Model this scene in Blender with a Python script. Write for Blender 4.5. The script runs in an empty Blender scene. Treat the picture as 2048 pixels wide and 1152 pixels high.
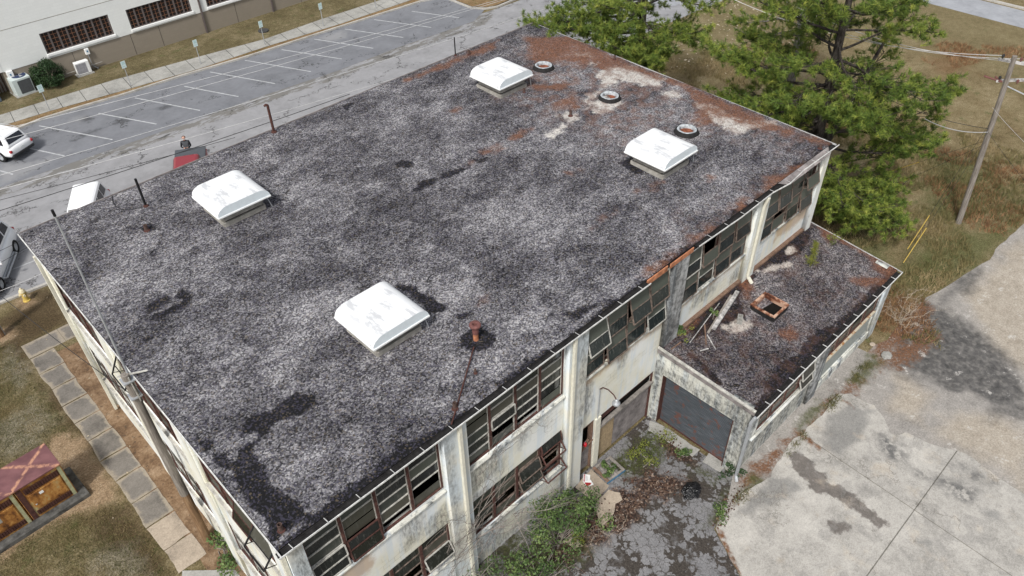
import bpy, bmesh, math, random
import numpy as np
from mathutils import Vector, Matrix, noise as mnoise
from mathutils.geometry import delaunay_2d_cdt

S = bpy.context.scene
COL = S.collection
rad = math.radians

# ------------------------------------------------------------------ camera
CAM = np.array([-2.57, -10.77, 24.72])
FPX = 1549.7                                   # focal length for a 2048 px wide picture
RCU = np.array([[0.7163335276976676, -0.697531445634902, -0.017780873057827926],
                [0.46572291876862804, 0.45899018908488837, 0.7565911506602813],
                [0.5195848727877331, 0.5502525680760629, -0.6536464421197847]])
cd = bpy.data.cameras.new('camera'); cam = bpy.data.objects.new('camera', cd); COL.objects.link(cam)
cd.sensor_width = 36; cd.lens = FPX / 2048 * 36; cd.clip_end = 2000; cd.clip_start = .1
cam.matrix_world = Matrix(((RCU[0][0], RCU[1][0], -RCU[2][0], CAM[0]),
                           (RCU[0][1], RCU[1][1], -RCU[2][1], CAM[1]),
                           (RCU[0][2], RCU[1][2], -RCU[2][2], CAM[2]), (0, 0, 0, 1)))
S.camera = cam

# ------------------------------------------------------------------ light
SUN_EL, SUN_AZ = rad(50), rad(205)             # azimuth counted from +X towards +Y: where the sun stands
w = bpy.data.worlds.new('World'); S.world = w; w.use_nodes = True
wn = w.node_tree.nodes; wl = w.node_tree.links; wn.clear()
sky = wn.new('ShaderNodeTexSky'); sky.sky_type = 'NISHITA'; sky.sun_disc = False
sky.sun_elevation = SUN_EL; sky.sun_rotation = math.pi / 2 - SUN_AZ
sky.air_density = 1.0; sky.dust_density = 3.0; sky.ozone_density = 1.0
hs = wn.new('ShaderNodeHueSaturation'); hs.inputs['Saturation'].default_value = .34
bg = wn.new('ShaderNodeBackground'); bg.inputs['Strength'].default_value = .124
wo = wn.new('ShaderNodeOutputWorld')
wl.new(sky.outputs[0], hs.inputs['Color']); wl.new(hs.outputs[0], bg.inputs[0]); wl.new(bg.outputs[0], wo.inputs[0])
ld = bpy.data.lights.new('sun', 'SUN'); ld.energy = 2.45; ld.angle = rad(7); ld.color = (1, .97, .92)
sun = bpy.data.objects.new('sun', ld); COL.objects.link(sun)
sd_ = Vector((math.cos(SUN_EL) * math.cos(SUN_AZ), math.cos(SUN_EL) * math.sin(SUN_AZ), math.sin(SUN_EL)))
sun.rotation_euler = sd_.to_track_quat('Z', 'Y').to_euler()
S.view_settings.view_transform = 'Standard'; S.view_settings.look = 'None'
S.view_settings.exposure = .35; S.view_settings.gamma = 1

# ------------------------------------------------------------------ measuring helpers (photo pixel -> real point on a real surface)
def ray(p):
    return RCU.T @ np.array([(p[0] - 1024) / FPX, -(p[1] - 576) / FPX, 1.])
def gz(px, py, z=0.):
    d = ray((px, py)); return CAM + (z - CAM[2]) / d[2] * d
def gx(px, py, x):
    d = ray((px, py)); return CAM + (x - CAM[0]) / d[0] * d
def gy(px, py, y):
    d = ray((px, py)); return CAM + (y - CAM[1]) / d[1] * d
def over(base, px, py):
    d = ray((px, py)); return CAM + np.hypot(base[0] - CAM[0], base[1] - CAM[1]) / np.hypot(d[0], d[1]) * d
H, SL, LX, WY = 8.3, .0156, 26.0, 17.36        # eave height, roof slope, roof size
def gr(px, py):
    d = ray((px, py)); return CAM + (H + SL * CAM[1] - CAM[2]) / (d[2] - SL * d[1]) * d
def zr(y): return H + SL * y
def poly_px(ps, z=0.): return [tuple(gz(a, b, z)[:2]) for a, b in ps]

# ------------------------------------------------------------------ objects, labels
def tag(o, label=None, cat=None, group=None, kind=None):
    if label: o['label'] = label
    if cat: o['category'] = cat
    if group: o['group'] = group
    if kind: o['kind'] = kind
    return o
def thing(name, loc, label, cat, group=None, rz=0):
    o = bpy.data.objects.new(name, None); COL.objects.link(o); o.empty_display_size = .3
    o.location = loc; o.rotation_euler.z = rz
    return tag(o, label, cat, group)
def copy_tree(o, parent=None):
    c = o.copy(); COL.objects.link(c)
    if parent: c.parent = parent
    for ch in list(o.children): copy_tree(ch, c)
    return c

class MB:
    """collects shapes, builds ONE mesh object"""
    def __init__(s): s.v = []; s.f = []; s.m = []
    def add(s, V, F, mi=0):
        n = len(s.v); s.v += [tuple(map(float, p)) for p in V]; s.f += [tuple(i + n for i in f) for f in F]; s.m += [mi] * len(F)
    def box(s, x0, x1, y0, y1, z0, z1, mi=0, M=None):
        V = [(x, y, z) for z in (z0, z1) for y in (y0, y1) for x in (x0, x1)]
        if M is not None: V = [M @ Vector(p) for p in V]
        s.add(V, [(0, 2, 3, 1), (4, 5, 7, 6), (0, 1, 5, 4), (2, 6, 7, 3), (0, 4, 6, 2), (1, 3, 7, 5)], mi); return s
    def quad(s, a, b, c, d, mi=0): s.add([a, b, c, d], [(0, 1, 2, 3)], mi); return s
    def bar(s, a, b, wx, wz, mi=0, up=(0, 0, 1)):
        a = Vector(a); b = Vector(b); d = (b - a).normalized(); u = Vector(up)
        if abs(d.dot(u)) > .95: u = Vector((1, 0, 0))
        r = d.cross(u).normalized(); u = r.cross(d)
        V = []
        for p in (a, b):
            for i, j in ((-1, -1), (1, -1), (1, 1), (-1, 1)): V.append(p + r * (i * wx / 2) + u * (j * wz / 2))
        s.add(V, [(0, 3, 2, 1), (4, 5, 6, 7), (0, 1, 5, 4), (1, 2, 6, 5), (2, 3, 7, 6), (3, 0, 4, 7)], mi); return s
    def tube(s, pts, r, n=6, mi=0, caps=True):
        pts = [Vector(p) for p in pts]; k = len(pts)
        rs = r if hasattr(r, '__len__') else [r] * k
        base = len(s.v); prev = None
        for i, p in enumerate(pts):
            d = (pts[min(i + 1, k - 1)] - pts[max(i - 1, 0)])
            d = d.normalized() if d.length > 1e-9 else Vector((0, 0, 1))
            if prev is None:
                u = Vector((0, 0, 1)) if abs(d.z) < .9 else Vector((1, 0, 0))
                a = d.cross(u).normalized()
            else:
                a = prev - d * prev.dot(d); a = a.normalized() if a.length > 1e-6 else d.orthogonal().normalized()
            prev = a; b = d.cross(a)
            for j in range(n):
                t = 2 * math.pi * j / n; s.v.append(tuple(p + (a * math.cos(t) + b * math.sin(t)) * rs[i]))
        for i in range(k - 1):
            for j in range(n):
                q = base + i * n; s.f.append((q + j, q + (j + 1) % n, q + n + (j + 1) % n, q + n + j)); s.m.append(mi)
        if caps:
            s.f.append(tuple(base + j for j in reversed(range(n)))); s.f.append(tuple(base + (k - 1) * n + j for j in range(n))); s.m += [mi, mi]
        return s
    def lathe(s, prof, n=20, c=(0, 0, 0), mi=0):
        base = len(s.v)
        for r, z in prof:
            for j in range(n):
                t = 2 * math.pi * j / n; s.v.append((c[0] + r * math.cos(t), c[1] + r * math.sin(t), c[2] + z))
        for i in range(len(prof) - 1):
            for j in range(n):
                q = base + i * n; s.f.append((q + j, q + (j + 1) % n, q + n + (j + 1) % n, q + n + j)); s.m.append(mi)
        s.f.append(tuple(base + j for j in reversed(range(n)))); s.f.append(tuple(base + (len(prof) - 1) * n + j for j in range(n))); s.m += [mi, mi]
        return s
    def prism(s, prof, a, b, mi=0):
        """prof: list of points; extrude by vector from a to b"""
        n = len(prof); a = Vector(a); b = Vector(b)
        V = [Vector(p) + a for p in prof] + [Vector(p) + b for p in prof]
        F = [(i, (i + 1) % n, n + (i + 1) % n, n + i) for i in range(n)] + [tuple(reversed(range(n))), tuple(range(n, 2 * n))]
        s.add(V, F, mi); return s
    def build(s, name, mats, parent=None, bevel=0, smooth=False, world=True, attrs=None):
        me = bpy.data.meshes.new(name); me.from_pydata(s.v, [], s.f)
        mats = mats if isinstance(mats, (list, tuple)) else [mats]
        for m in mats: me.materials.append(m)
        if len(mats) > 1: me.polygons.foreach_set('material_index', s.m)
        bm = bmesh.new(); bm.from_mesh(me); bmesh.ops.recalc_face_normals(bm, faces=bm.faces); bm.to_mesh(me); bm.free()
        if smooth: me.polygons.foreach_set('use_smooth', [True] * len(me.polygons))
        o = bpy.data.objects.new(name, me); COL.objects.link(o)
        if parent:
            o.parent = parent
            if world:
                q = parent; L = Vector((0, 0, 0))
                while q: L += q.location; q = q.parent
                o.location = -L
        if bevel:
            md = o.modifiers.new('bevel', 'BEVEL'); md.width = bevel; md.segments = 2; md.limit_method = 'ANGLE'
        return o

def np_mesh(name, V, F, mat, parent=None, attrs=None, smooth=False, world=True):
    """fast mesh from arrays: V (n,3), F (m,k)"""
    me = bpy.data.meshes.new(name); V = np.asarray(V, np.float32); F = np.asarray(F, np.int32)
    me.vertices.add(len(V)); me.vertices.foreach_set('co', V.ravel())
    m, k = F.shape
    me.loops.add(m * k); me.loops.foreach_set('vertex_index', F.ravel())
    me.polygons.add(m); me.polygons.foreach_set('loop_start', np.arange(0, m * k, k, dtype=np.int32))
    me.polygons.foreach_set('loop_total', np.full(m, k, np.int32))
    if smooth: me.polygons.foreach_set('use_smooth', np.ones(m, bool))
    me.update(calc_edges=True)
    for kx, a in (attrs or {}).items():
        at = me.attributes.new(kx, 'FLOAT', 'POINT'); at.data.foreach_set('value', np.asarray(a, np.float32))
    me.materials.append(mat); me.validate()
    o = bpy.data.objects.new(name, me); COL.objects.link(o)
    if parent:
        o.parent = parent
        if world:
            q = parent; L = Vector((0, 0, 0))
            while q: L += q.location; q = q.parent
            o.location = -L
    return o

# ---------------------------------------------- signed distances for stains and zones (metres, + inside)
def sd_poly(P, X, Y):
    P = np.asarray(P, float); n = len(P); d = np.full(X.shape, 1e9); ins = np.zeros(X.shape, bool)
    for i in range(n):
        a = P[i]; b = P[(i + 1) % n]; e = b - a; L = e @ e + 1e-12
        t = np.clip(((X - a[0]) * e[0] + (Y - a[1]) * e[1]) / L, 0, 1)
        d = np.minimum(d, np.hypot(X - a[0] - t * e[0], Y - a[1] - t * e[1]))
        c = ((a[1] > Y) != (b[1] > Y))
        with np.errstate(divide='ignore', invalid='ignore'):
            xi = a[0] + (Y - a[1]) / (b[1] - a[1] + 1e-12) * e[0]
        ins ^= c & (X < xi)
    return np.where(ins, d, -d)
def sd_line(P, X, Y):
    d = np.full(X.shape, 1e9)
    for a, b in zip(P[:-1], P[1:]):
        a = np.array(a); b = np.array(b); e = b - a; t = np.clip(((X - a[0]) * e[0] + (Y - a[1]) * e[1]) / (e @ e + 1e-12), 0, 1)
        d = np.minimum(d, np.hypot(X - a[0] - t * e[0], Y - a[1] - t * e[1]))
    return d
def sd_any(polys, X, Y):
    d = np.full(X.shape, -9.)
    for P in polys: d = np.maximum(d, sd_poly(P, X, Y))
    return d
def enc(d, r=1.): return np.clip(.5 + d / (2 * r), 0, 1)
def sd_rect(x0, x1, y0, y1, X, Y):
    dx = np.maximum(x0 - X, X - x1); dy = np.maximum(y0 - Y, Y - y1)
    return -np.where((dx > 0) & (dy > 0), np.hypot(dx, dy), np.maximum(dx, dy))

def rough_poly(P, step=.25, amp=.08, seed=0, keep=()):
    """polygon with broken, uneven edges"""
    out = []; n = len(P)
    for i in range(n):
        a = Vector((*P[i], 0)); b = Vector((*P[(i + 1) % n], 0)); L = (b - a).length
        k = max(1, int(L / step)) if i not in keep else 1
        nr = Vector((-(b - a).y, (b - a).x, 0)).normalized()
        for j in range(k):
            p = a.lerp(b, j / k)
            if j: p = p + nr * (amp * (mnoise.noise((p.x * .9 + seed, p.y * .9, 0)) * 1.3 + mnoise.noise((p.x * 3.1, p.y * 3.1 + seed, 5)) * .8))
            out.append((p.x, p.y))
    return out
def sheet(name, P, z, cell, mat, masks=None, kind='structure', rise=None):
    """flat ground sheet in the outline P, with a point every `cell` metres carrying the stain masks"""
    P = [tuple(p) for p in P]; A = np.array(P); n = len(P)
    pts = [Vector(p) for p in P]; edges = [(i, (i + 1) % n) for i in range(n)]
    if cell:
        gx_ = np.arange(A[:, 0].min() + cell / 2, A[:, 0].max(), cell); gy_ = np.arange(A[:, 1].min() + cell / 2, A[:, 1].max(), cell)
        X, Y = np.meshgrid(gx_, gy_); X = X.ravel(); Y = Y.ravel()
        X = X + (np.arange(len(X)) % 7 - 3) * cell * .02
        k = sd_poly(A, X, Y) > cell * .35
        pts += [Vector((float(a), float(b))) for a, b in zip(X[k], Y[k])]
    v, e, f, *_ = delaunay_2d_cdt(pts, edges, [], 1, 1e-5)
    V = np.array([(p.x, p.y, z) for p in v])
    if rise is not None: V[:, 2] += rise(V[:, 0], V[:, 1])
    F = np.array([tuple(t) for t in f])
    a2 = V[F[:, 0]]; b2 = V[F[:, 1]]; c2 = V[F[:, 2]]
    fl = ((b2 - a2)[:, 0] * (c2 - a2)[:, 1] - (b2 - a2)[:, 1] * (c2 - a2)[:, 0]) < 0
    F[fl] = F[fl][:, ::-1]
    at = {k_: fn(V[:, 0], V[:, 1]) for k_, fn in (masks or {}).items()}
    o = np_mesh(name, V, F, mat, attrs=at)
    return tag(o, kind=kind)

# ------------------------------------------------------------------ materials
class N:
    def __init__(s, name, rough=.85, spec=.3, metal=0):
        s.mat = bpy.data.materials.new(name); s.mat.use_nodes = True; s.t = s.mat.node_tree
        s.b = s.t.nodes['Principled BSDF']; s.b.inputs['Roughness'].default_value = rough
        s.b.inputs['Specular IOR Level'].default_value = spec; s.b.inputs['Metallic'].default_value = metal
        s._pos = None
    def nd(s, t, **k):
        n = s.t.nodes.new('ShaderNode' + t)
        for a, b in k.items(): setattr(n, a, b)
        return n
    def put(s, sock, v):
        if isinstance(v, bpy.types.NodeSocket): s.t.links.new(v, sock)
        elif v is not None:
            if hasattr(v, '__len__') and len(v) == 3 and sock.type == 'RGBA': v = (*v, 1)
            sock.default_value = v
    @property
    def pos(s):
        if s._pos is None: s._pos = s.nd('NewGeometry').outputs['Position']
        return s._pos
    @property
    def obj(s): return s.nd('TexCoord').outputs['Object']
    def scaled(s, sc, vec=None):
        m = s.nd('Mapping'); s.put(m.inputs['Vector'], vec or s.pos); m.inputs['Scale'].default_value = sc; return m.outputs[0]
    def noise(s, scale, detail=4, rough=.55, vec=None, dist=0, out='Fac'):
        n = s.nd('TexNoise'); s.put(n.inputs['Vector'], vec or s.pos)
        n.inputs['Scale'].default_value = scale; n.inputs['Detail'].default_value = detail; n.inputs['Roughness'].default_value = rough
        n.inputs['Distortion'].default_value = dist; return n.outputs[out]
    def vor(s, scale, feature='F1', out='Distance', vec=None):
        n = s.nd('TexVoronoi', feature=feature); s.put(n.inputs['Vector'], vec or s.pos); n.inputs['Scale'].default_value = scale
        return n.outputs[out]
    def ramp(s, fac, stops, interp='LINEAR'):
        n = s.nd('ValToRGB'); s.put(n.inputs[0], fac); cr = n.color_ramp; cr.interpolation = interp
        while len(cr.elements) < len(stops): cr.elements.new(.5)
        for e, (p, c) in zip(cr.elements, stops):
            e.position = p; e.color = (*c, 1) if hasattr(c, '__len__') else (c, c, c, 1)
        return n.outputs[0]
    def mix(s, fac, a, b, mode='MIX'):
        n = s.nd('Mix', data_type='RGBA', blend_type=mode); s.put(n.inputs[0], fac); s.put(n.inputs[6], a); s.put(n.inputs[7], b); return n.outputs[2]
    def m(s, op, a, b=None, c=None):
        n = s.nd('Math', operation=op); s.put(n.inputs[0], a)
        if b is not None: s.put(n.inputs[1], b)
        if c is not None: s.put(n.inputs[2], c)
        return n.outputs[0]
    def thr(s, v, lo, hi, a=0., b=1.):
        n = s.nd('MapRange'); n.interpolation_type = 'SMOOTHSTEP'; s.put(n.inputs[0], v)
        for i, x in zip((1, 2, 3, 4), (lo, hi, a, b)): n.inputs[i].default_value = x
        return n.outputs[0]
    def attr(s, name): return s.nd('Attribute', attribute_name=name).outputs['Fac']
    def grit(s, c, scale=24., lo=.62, hi=1.36):
        """fine grain: lighter and darker specks of the same stuff"""
        g = s.noise(scale, 4, .85); return s.mix(1, c, s.ramp(g, [(.32, (lo, lo, lo)), (.5, (1, 1, 1)), (.68, (hi, hi, hi))]), 'MULTIPLY')
    def zone(s, name, amp=.2, scale=3., soft=.03, detail=5, bias=0):
        """stain mask: stored distance + noise, thresholded, so its edge is ragged"""
        n = s.noise(scale, detail, .6)
        v = s.m('ADD', s.attr(name), s.m('MULTIPLY', s.m('SUBTRACT', n, .5), amp))
        return s.thr(v, .5 - soft + bias, .5 + soft + bias)
    def rnd(s): return s.nd('NewGeometry').outputs['Random Per Island']
    def col(s, c): s.put(s.b.inputs['Base Color'], c); return s
    def rough(s, c): s.put(s.b.inputs['Roughness'], c); return s
    def bump(s, h, strength=.4, dist=.02):
        n = s.nd('Bump'); n.inputs['Strength'].default_value = strength; n.inputs['Distance'].default_value = dist
        s.put(n.inputs['Height'], h); s.t.links.new(n.outputs[0], s.b.inputs['Normal']); return s
def plain(name, c, rough=.7, spec=.3, metal=0, var=.25, scale=6., vec='obj'):
    """paint, metal or plastic with uneven tone"""
    n = N(name, rough, spec, metal); v = n.obj if vec == 'obj' else n.pos
    f = n.noise(scale, 6, .65, v)
    a = tuple(x * (1 - var) for x in c); b = tuple(min(1, x * (1 + var)) for x in c)
    n.col(n.ramp(f, [(.3, a), (.7, b)])); n.bump(n.noise(scale * 8, 3, .6, v), .12, .01)
    return n.mat
# ================================================================== MATERIALS
def roof_mat(name, tint=(1, 1, 1), light=0.0):
    n = N(name, .9, .2)
    P = n.pos
    r = n.vor(23, out='Color')
    sp = n.nd('SeparateColor'); n.put(sp.inputs[0], r)
    grain = sp.outputs[0]; hue = sp.outputs[1]
    fine = n.noise(60, 2, .6)
    big = n.noise(.40, 6, .62, dist=.6); mid = n.noise(1.5, 7, .68, n.scaled((.75, 1.3, 1)), dist=.6)
    cov = n.m('ADD', n.m('MULTIPLY', big, .62), n.m('MULTIPLY', mid, .56))       # ~.58 mean
    dk = n.zone('dark', .42, 3.2, .06, 7)
    v = n.m('ADD', n.m('MULTIPLY', grain, .60), n.m('MULTIPLY', n.m('SUBTRACT', cov, .530), 1.70))
    v = n.m('ADD', v, n.m('MULTIPLY', n.m('SUBTRACT', fine, .5), .70))
    v = n.m('SUBTRACT', v, n.m('MULTIPLY', dk, .60))
    v = n.m('ADD', v, light)
    c = n.ramp(v, [(.0, (.009, .009, .010)), (.18, (.034, .032, .036)), (.40, (.096, .093, .099)), (.62, (.215, .209, .219)), (.95, (.50, .49, .49))])
    c = n.mix(n.m('MULTIPLY', n.thr(hue, .70, .80), .28), c, (.105, .098, .150))   # purple-blue stones
    c = n.mix(n.m('MULTIPLY', n.thr(hue, .10, .02), .3), c, (.24, .19, .13))
    bl = n.zone('bleach', .70, 2.8, .09, 7)
    c = n.mix(n.m('MULTIPLY', bl, .9), c, n.ramp(n.m('ADD', n.m('MULTIPLY', grain, .5), n.m('MULTIPLY', fine, .6)), [(.2, (.24, .22, .21)), (.75, (.66, .63, .58))]))
    st = n.zone('straw', .8, 1.7, .14, 7)
    streak = n.noise(9, 5, .7, n.scaled((1, 3.2, 1)))
    sc = n.ramp(n.m('ADD', n.m('MULTIPLY', streak, .8), n.m('MULTIPLY', grain, .25)), [(.3, (.045, .021, .014)), (.52, (.150, .066, .038)), (.78, (.28, .145, .088))])
    c = n.mix(n.m('MULTIPLY', st, n.thr(n.m('ADD', n.m('MULTIPLY', streak, .6), n.m('MULTIPLY', n.noise(3.5, 6, .7), .45)), .38, .58, .30, .95)), c, sc)
    ws = n.m('MULTIPLY', n.zone('wash', .9, .9, .3, 6), n.thr(n.noise(2.4, 6, .65), .42, .62))
    c = n.mix(n.m('MULTIPLY', ws, .55), c, (.16, .085, .06))
    if tint != (1, 1, 1): c = n.mix(1, c, tint, 'MULTIPLY')
    n.col(c)
    n.bump(n.m('ADD', n.m('MULTIPLY', grain, .6), fine), .55, .03)
    return n.mat
M = {}
M['roof'] = roof_mat('gravel_roof')
M['annex_roof'] = roof_mat('annex_gravel_roof', (.92, .88, .86), -.06)

def wall_mat(name, base, white, dirt=.5, block=True, zs=8.0):
    n = N(name, .8, .25)
    sx = n.nd('SeparateXYZ'); n.put(sx.inputs[0], n.pos)
    cb = n.nd('CombineXYZ'); n.put(cb.inputs[0], n.m('ADD', sx.outputs[0], sx.outputs[1])); n.put(cb.inputs[1], sx.outputs[2])
    big = n.noise(.5, 5, .6); c = n.mix(n.thr(big, .40, .60), base, white)
    run = n.noise(1.0, 6, .65, n.scaled((2.6, 2.6, .28)))                    # water runs
    spot = n.noise(4.5, 7, .72)
    c = n.mix(n.m('MULTIPLY', n.thr(run, .48, .62), .55), c, (.56, .63, .69))
    if block:
        b = n.nd('TexBrick'); n.put(b.inputs['Vector'], cb.outputs[0]); b.inputs['Scale'].default_value = 1
        b.inputs['Brick Width'].default_value = .4; b.inputs['Row Height'].default_value = .2; b.inputs['Mortar Size'].default_value = .008
        b.inputs['Color1'].default_value = (1, 1, 1, 1); b.inputs['Color2'].default_value = (.93, .93, .93, 1); b.inputs['Mortar'].default_value = (.55, .53, .48, 1)
        show = n.thr(n.noise(.9, 4, .6), .47, .62)
        c = n.mix(n.m('MULTIPLY', show, .8), c, n.mix(1, c, b.outputs[0], 'MULTIPLY'))
    soot = n.m('ADD', n.m('MULTIPLY', run, .55), n.m('MULTIPLY', spot, .5))
    c = n.mix(n.m('MULTIPLY', n.thr(soot, .635 - dirt * .16, .75 - dirt * .1), .85), c, (.035, .036, .036))
    try_attr = n.zone('grime', .55, 3.0, .16, 7)
    c = n.mix(n.m('MULTIPLY', try_attr, n.thr(n.noise(7, 7, .75, n.scaled((1.5, 1.5, .5))), .34, .66, .10, .78)), c, (.045, .046, .045))
    rs = n.zone('rust', .5, 4, .12, 5)
    c = n.mix(n.m('MULTIPLY', rs, .6), c, (.38, .22, .09))
    n.col(c); n.bump(spot, .25, .02); return n.mat
CREAM = (.68, .66, .55); PALE = (.74, .75, .72)
M['wall'] = wall_mat('painted_block', CREAM, PALE, -.35)
M['wall_grimy'] = wall_mat('mildewed_block', (.50, .50, .45), (.66, .66, .60), .95)
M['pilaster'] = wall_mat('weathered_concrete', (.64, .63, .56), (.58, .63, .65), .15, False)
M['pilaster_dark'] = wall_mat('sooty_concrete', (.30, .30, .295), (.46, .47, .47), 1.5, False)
M['cream_paint'] = plain('cream_metal_paint', (.66, .64, .54), .55, .4, var=.12)

def glass_mat(name, a=(.008, .010, .010), b=(.046, .054, .045), brown=(.060, .046, .028)):
    n = N(name, .22, .5)
    r = n.rnd(); run = n.noise(3, 6, .7, n.scaled((4, 4, .6)))
    c = n.ramp(r, [(0, a), (.35, tuple(x * .35 for x in b)), (.7, b), (.85, brown), (1, tuple(x * 1.5 for x in b))])
    c = n.mix(n.m('MULTIPLY', n.thr(run, .52, .75), .8), c, (.125, .125, .11)); n.col(c)
    n.rough(n.ramp(n.m('ADD', n.m('MULTIPLY', r, .5), n.m('MULTIPLY', run, .5)), [(.3, .12), (.7, .55)])); return n.mat
M['pane'] = glass_mat('dirty_glass')
M['pane_green'] = glass_mat('dirty_green_glass', (.012, .020, .020), (.050, .066, .062), (.085, .088, .062))
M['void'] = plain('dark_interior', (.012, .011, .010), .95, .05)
M['maroon'] = plain('rusted_maroon_steel', (.085, .040, .033), .75, .25, var=.6, scale=9)
M['white_steel'] = plain('chalky_white_steel', (.42, .41, .375), .65, .3, var=.45, scale=7)
M['sash'] = plain('peeling_sash_paint', (.15, .115, .095), .7, .3, var=.75, scale=8)
M['gutter'] = plain('white_gutter', (.60, .60, .58), .55, .4, var=.35)
M['trim'] = plain('weathered_edge_trim', (.44, .44, .43), .6, .3, var=.35)
M['gutter_in'] = plain('tarred_edge', (.020, .019, .019), .85, .2, var=.6)
M['rust_orange'] = plain('bare_rusted_fascia', (.40, .17, .09), .85, .2, var=.5, scale=5)
M['rusty_cream'] = (lambda n: (n.col(n.mix(n.thr(n.noise(3.5, 6, .7), .50, .60), (.50, .45, .35), (.33, .17, .07))), n.mat)[1])(N('rust_stained_cream', .75, .3))
M['rough_sill'] = plain('flaking_sill', (.40, .385, .35), .9, .15, var=.45, scale=5)
M['soffit'] = plain('soffit_board', (.35, .34, .30), .8)
M['osb'] = plain('strand_board', (.33, .25, .155), .85, .2, var=.35, scale=14)
M['ply_grey'] = plain('weathered_plywood', (.21, .19, .185), .9, .15, var=.5, scale=3)
M['wood_grey'] = plain('weathered_grey_wood', (.24, .22, .20), .9, .15, var=.35, scale=5)
M['wood_white'] = plain('whitewashed_board', (.36, .35, .34), .9, .15, var=.75, scale=5)
M['wood_brown'] = plain('old_brown_board', (.17, .11, .08), .9, .15, var=.4, scale=6)
M['vent_white'] = (lambda n: (n.col(n.mix(n.m('MULTIPLY', n.thr(n.noise(1.3, 5, .65, n.scaled((2.6, .8, 1), n.obj)), .50, .60), .55), (.72, .73, .735), (.36, .37, .39))), n.mat)[1])(N('vent_white_paint', .4, .4))
M['vent_end'] = plain('vent_end_shaded', (.66, .72, .75), .5, .4, var=.06)  # vent white again, with the hood ends' bluish shade put into the colour
M['louver'] = plain('weathered_louver', (.30, .285, .255), .8, .2, var=.35, scale=5)
M['black'] = plain('black_plastic', (.012, .012, .013), .55, .3)
M['rust'] = plain('brown_rust', (.075, .034, .028), .85, .2, var=.45, scale=9)
M['rust_red'] = plain('red_oxide', (.15, .065, .058), .75, .25, var=.35, scale=8)
M['galv'] = plain('galvanised_steel', (.42, .44, .46), .45, .5, .4, var=.15)
M['white'] = plain('white_paint', (.78, .79, .78), .45, .4, var=.05)
M['pole_wood'] = (lambda n: (n.col(n.ramp(n.noise(2.2, 8, .7, n.scaled((9, 9, .7), n.obj)), [(.3, (.10, .085, .07)), (.55, (.24, .215, .19)), (.75, (.36, .33, .30))])), n.mat)[1])(N('weathered_pole_wood', .9, .15))
M['pole_brown'] = (lambda n: (n.col(n.ramp(n.noise(2.2, 8, .7, n.scaled((9, 9, .7), n.obj)), [(.3, (.10, .055, .03)), (.55, (.24, .15, .085)), (.75, (.36, .26, .16))])), n.mat)[1])(N('brown_pole_wood', .9, .15))
M['wire'] = plain('black_cable', (.02, .02, .022), .6)
M['wire_pale'] = plain('bare_aluminium_wire', (.50, .50, .50), .5, .4, .3)
M['yellow'] = plain('yellow_guard', (.46, .32, .06), .5, .4, var=.15)

def grass_mat(name, cols, scale=1.0, soil=(.30, .21, .13), extra=None):
    n = N(name, .95, .1)
    a = n.noise(.35 * scale, 6, .6); b = n.noise(2.4 * scale, 6, .7); f = n.noise(11 * scale, 7, .82)
    v = n.m('ADD', n.m('ADD', n.m('MULTIPLY', a, .42), n.m('MULTIPLY', b, .33)), n.m('MULTIPLY', f, .55))
    c = n.ramp(v, [(.42, cols[0]), (.56, cols[1]), (.66, cols[2]), (.80, cols[3])])
    g = n.thr(n.noise(1.1 * scale, 5, .65), .56, .68)
    c = n.mix(n.m('MULTIPLY', g, .55), c, n.ramp(f, [(.35, (.03, .045, .012)), (.7, (.10, .125, .04))]))
    c = n.mix(n.m('MULTIPLY', n.thr(n.noise(26, 3, .6), .66, .70), .6), c, (.40, .34, .24))
    if extra: c = extra(n, c, f, b)
    c = n.grit(c, 15, .50, 1.5)
    n.col(c); n.bump(n.m('ADD', f, b), .8, .06); return n.mat
OLIVE = [(.030, .026, .012), (.085, .070, .032), (.150, .120, .062), (.27, .225, .14)]
def lawn_extra(n, c, f, b):
    br = n.zone('brown', .6, 1.6, .2, 6)
    c = n.mix(n.m('MULTIPLY', br, .72), c, n.ramp(f, [(.3, (.020, .014, .008)), (.7, (.115, .075, .045))]))
    so = n.zone('soil', .45, 2.2, .16, 7)
    c = n.mix(so, c, n.ramp(n.m('ADD', n.m('MULTIPLY', f, .6), n.m('MULTIPLY', b, .5)), [(.35, (.13, .085, .05)), (.55, (.28, .20, .125)), (.75, (.42, .33, .23))]))
    return n.mix(n.m('MULTIPLY', n.zone('pale', .6, 2, .2, 6), .6), c, n.ramp(f, [(.3, (.16, .14, .10)), (.7, (.36, .33, .26))]))
def field_extra(n, c, f, b):
    rd = n.m('MAXIMUM', n.zone('straw', .7, 1.2, .2, 7), n.m('MULTIPLY', n.thr(n.noise(.22, 6, .65), .56, .70), .55))
    c = n.mix(n.m('MULTIPLY', rd, .6), c, n.ramp(n.m('ADD', n.m('MULTIPLY', f, .6), n.m('MULTIPLY', b, .4)), [(.3, (.05, .026, .014)), (.55, (.17, .088, .042)), (.78, (.30, .19, .11))]))
    gr_ = n.zone('green', .7, 1.0, .22, 7)
    c = n.mix(n.m('MULTIPLY', gr_, .7), c, n.ramp(f, [(.3, (.025, .035, .010)), (.7, (.12, .14, .05))]))
    return n.mix(n.m('MULTIPLY', n.zone('mown', .4, .5, .3, 5), .6), c, n.ramp(n.m('ADD', n.m('MULTIPLY', f, .5), n.m('MULTIPLY', b, .5)), [(.3, (.11, .092, .048)), (.7, (.22, .185, .10))]))
M['ground'] = grass_mat('dry_ground', OLIVE)
M['lawn'] = grass_mat('worn_lawn', OLIVE, 1.0, extra=lawn_extra)
M['field'] = grass_mat('weedy_field', [(.055, .040, .020), (.125, .095, .048), (.195, .155, .085), (.31, .26, .165)], 1.0, extra=field_extra)
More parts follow.
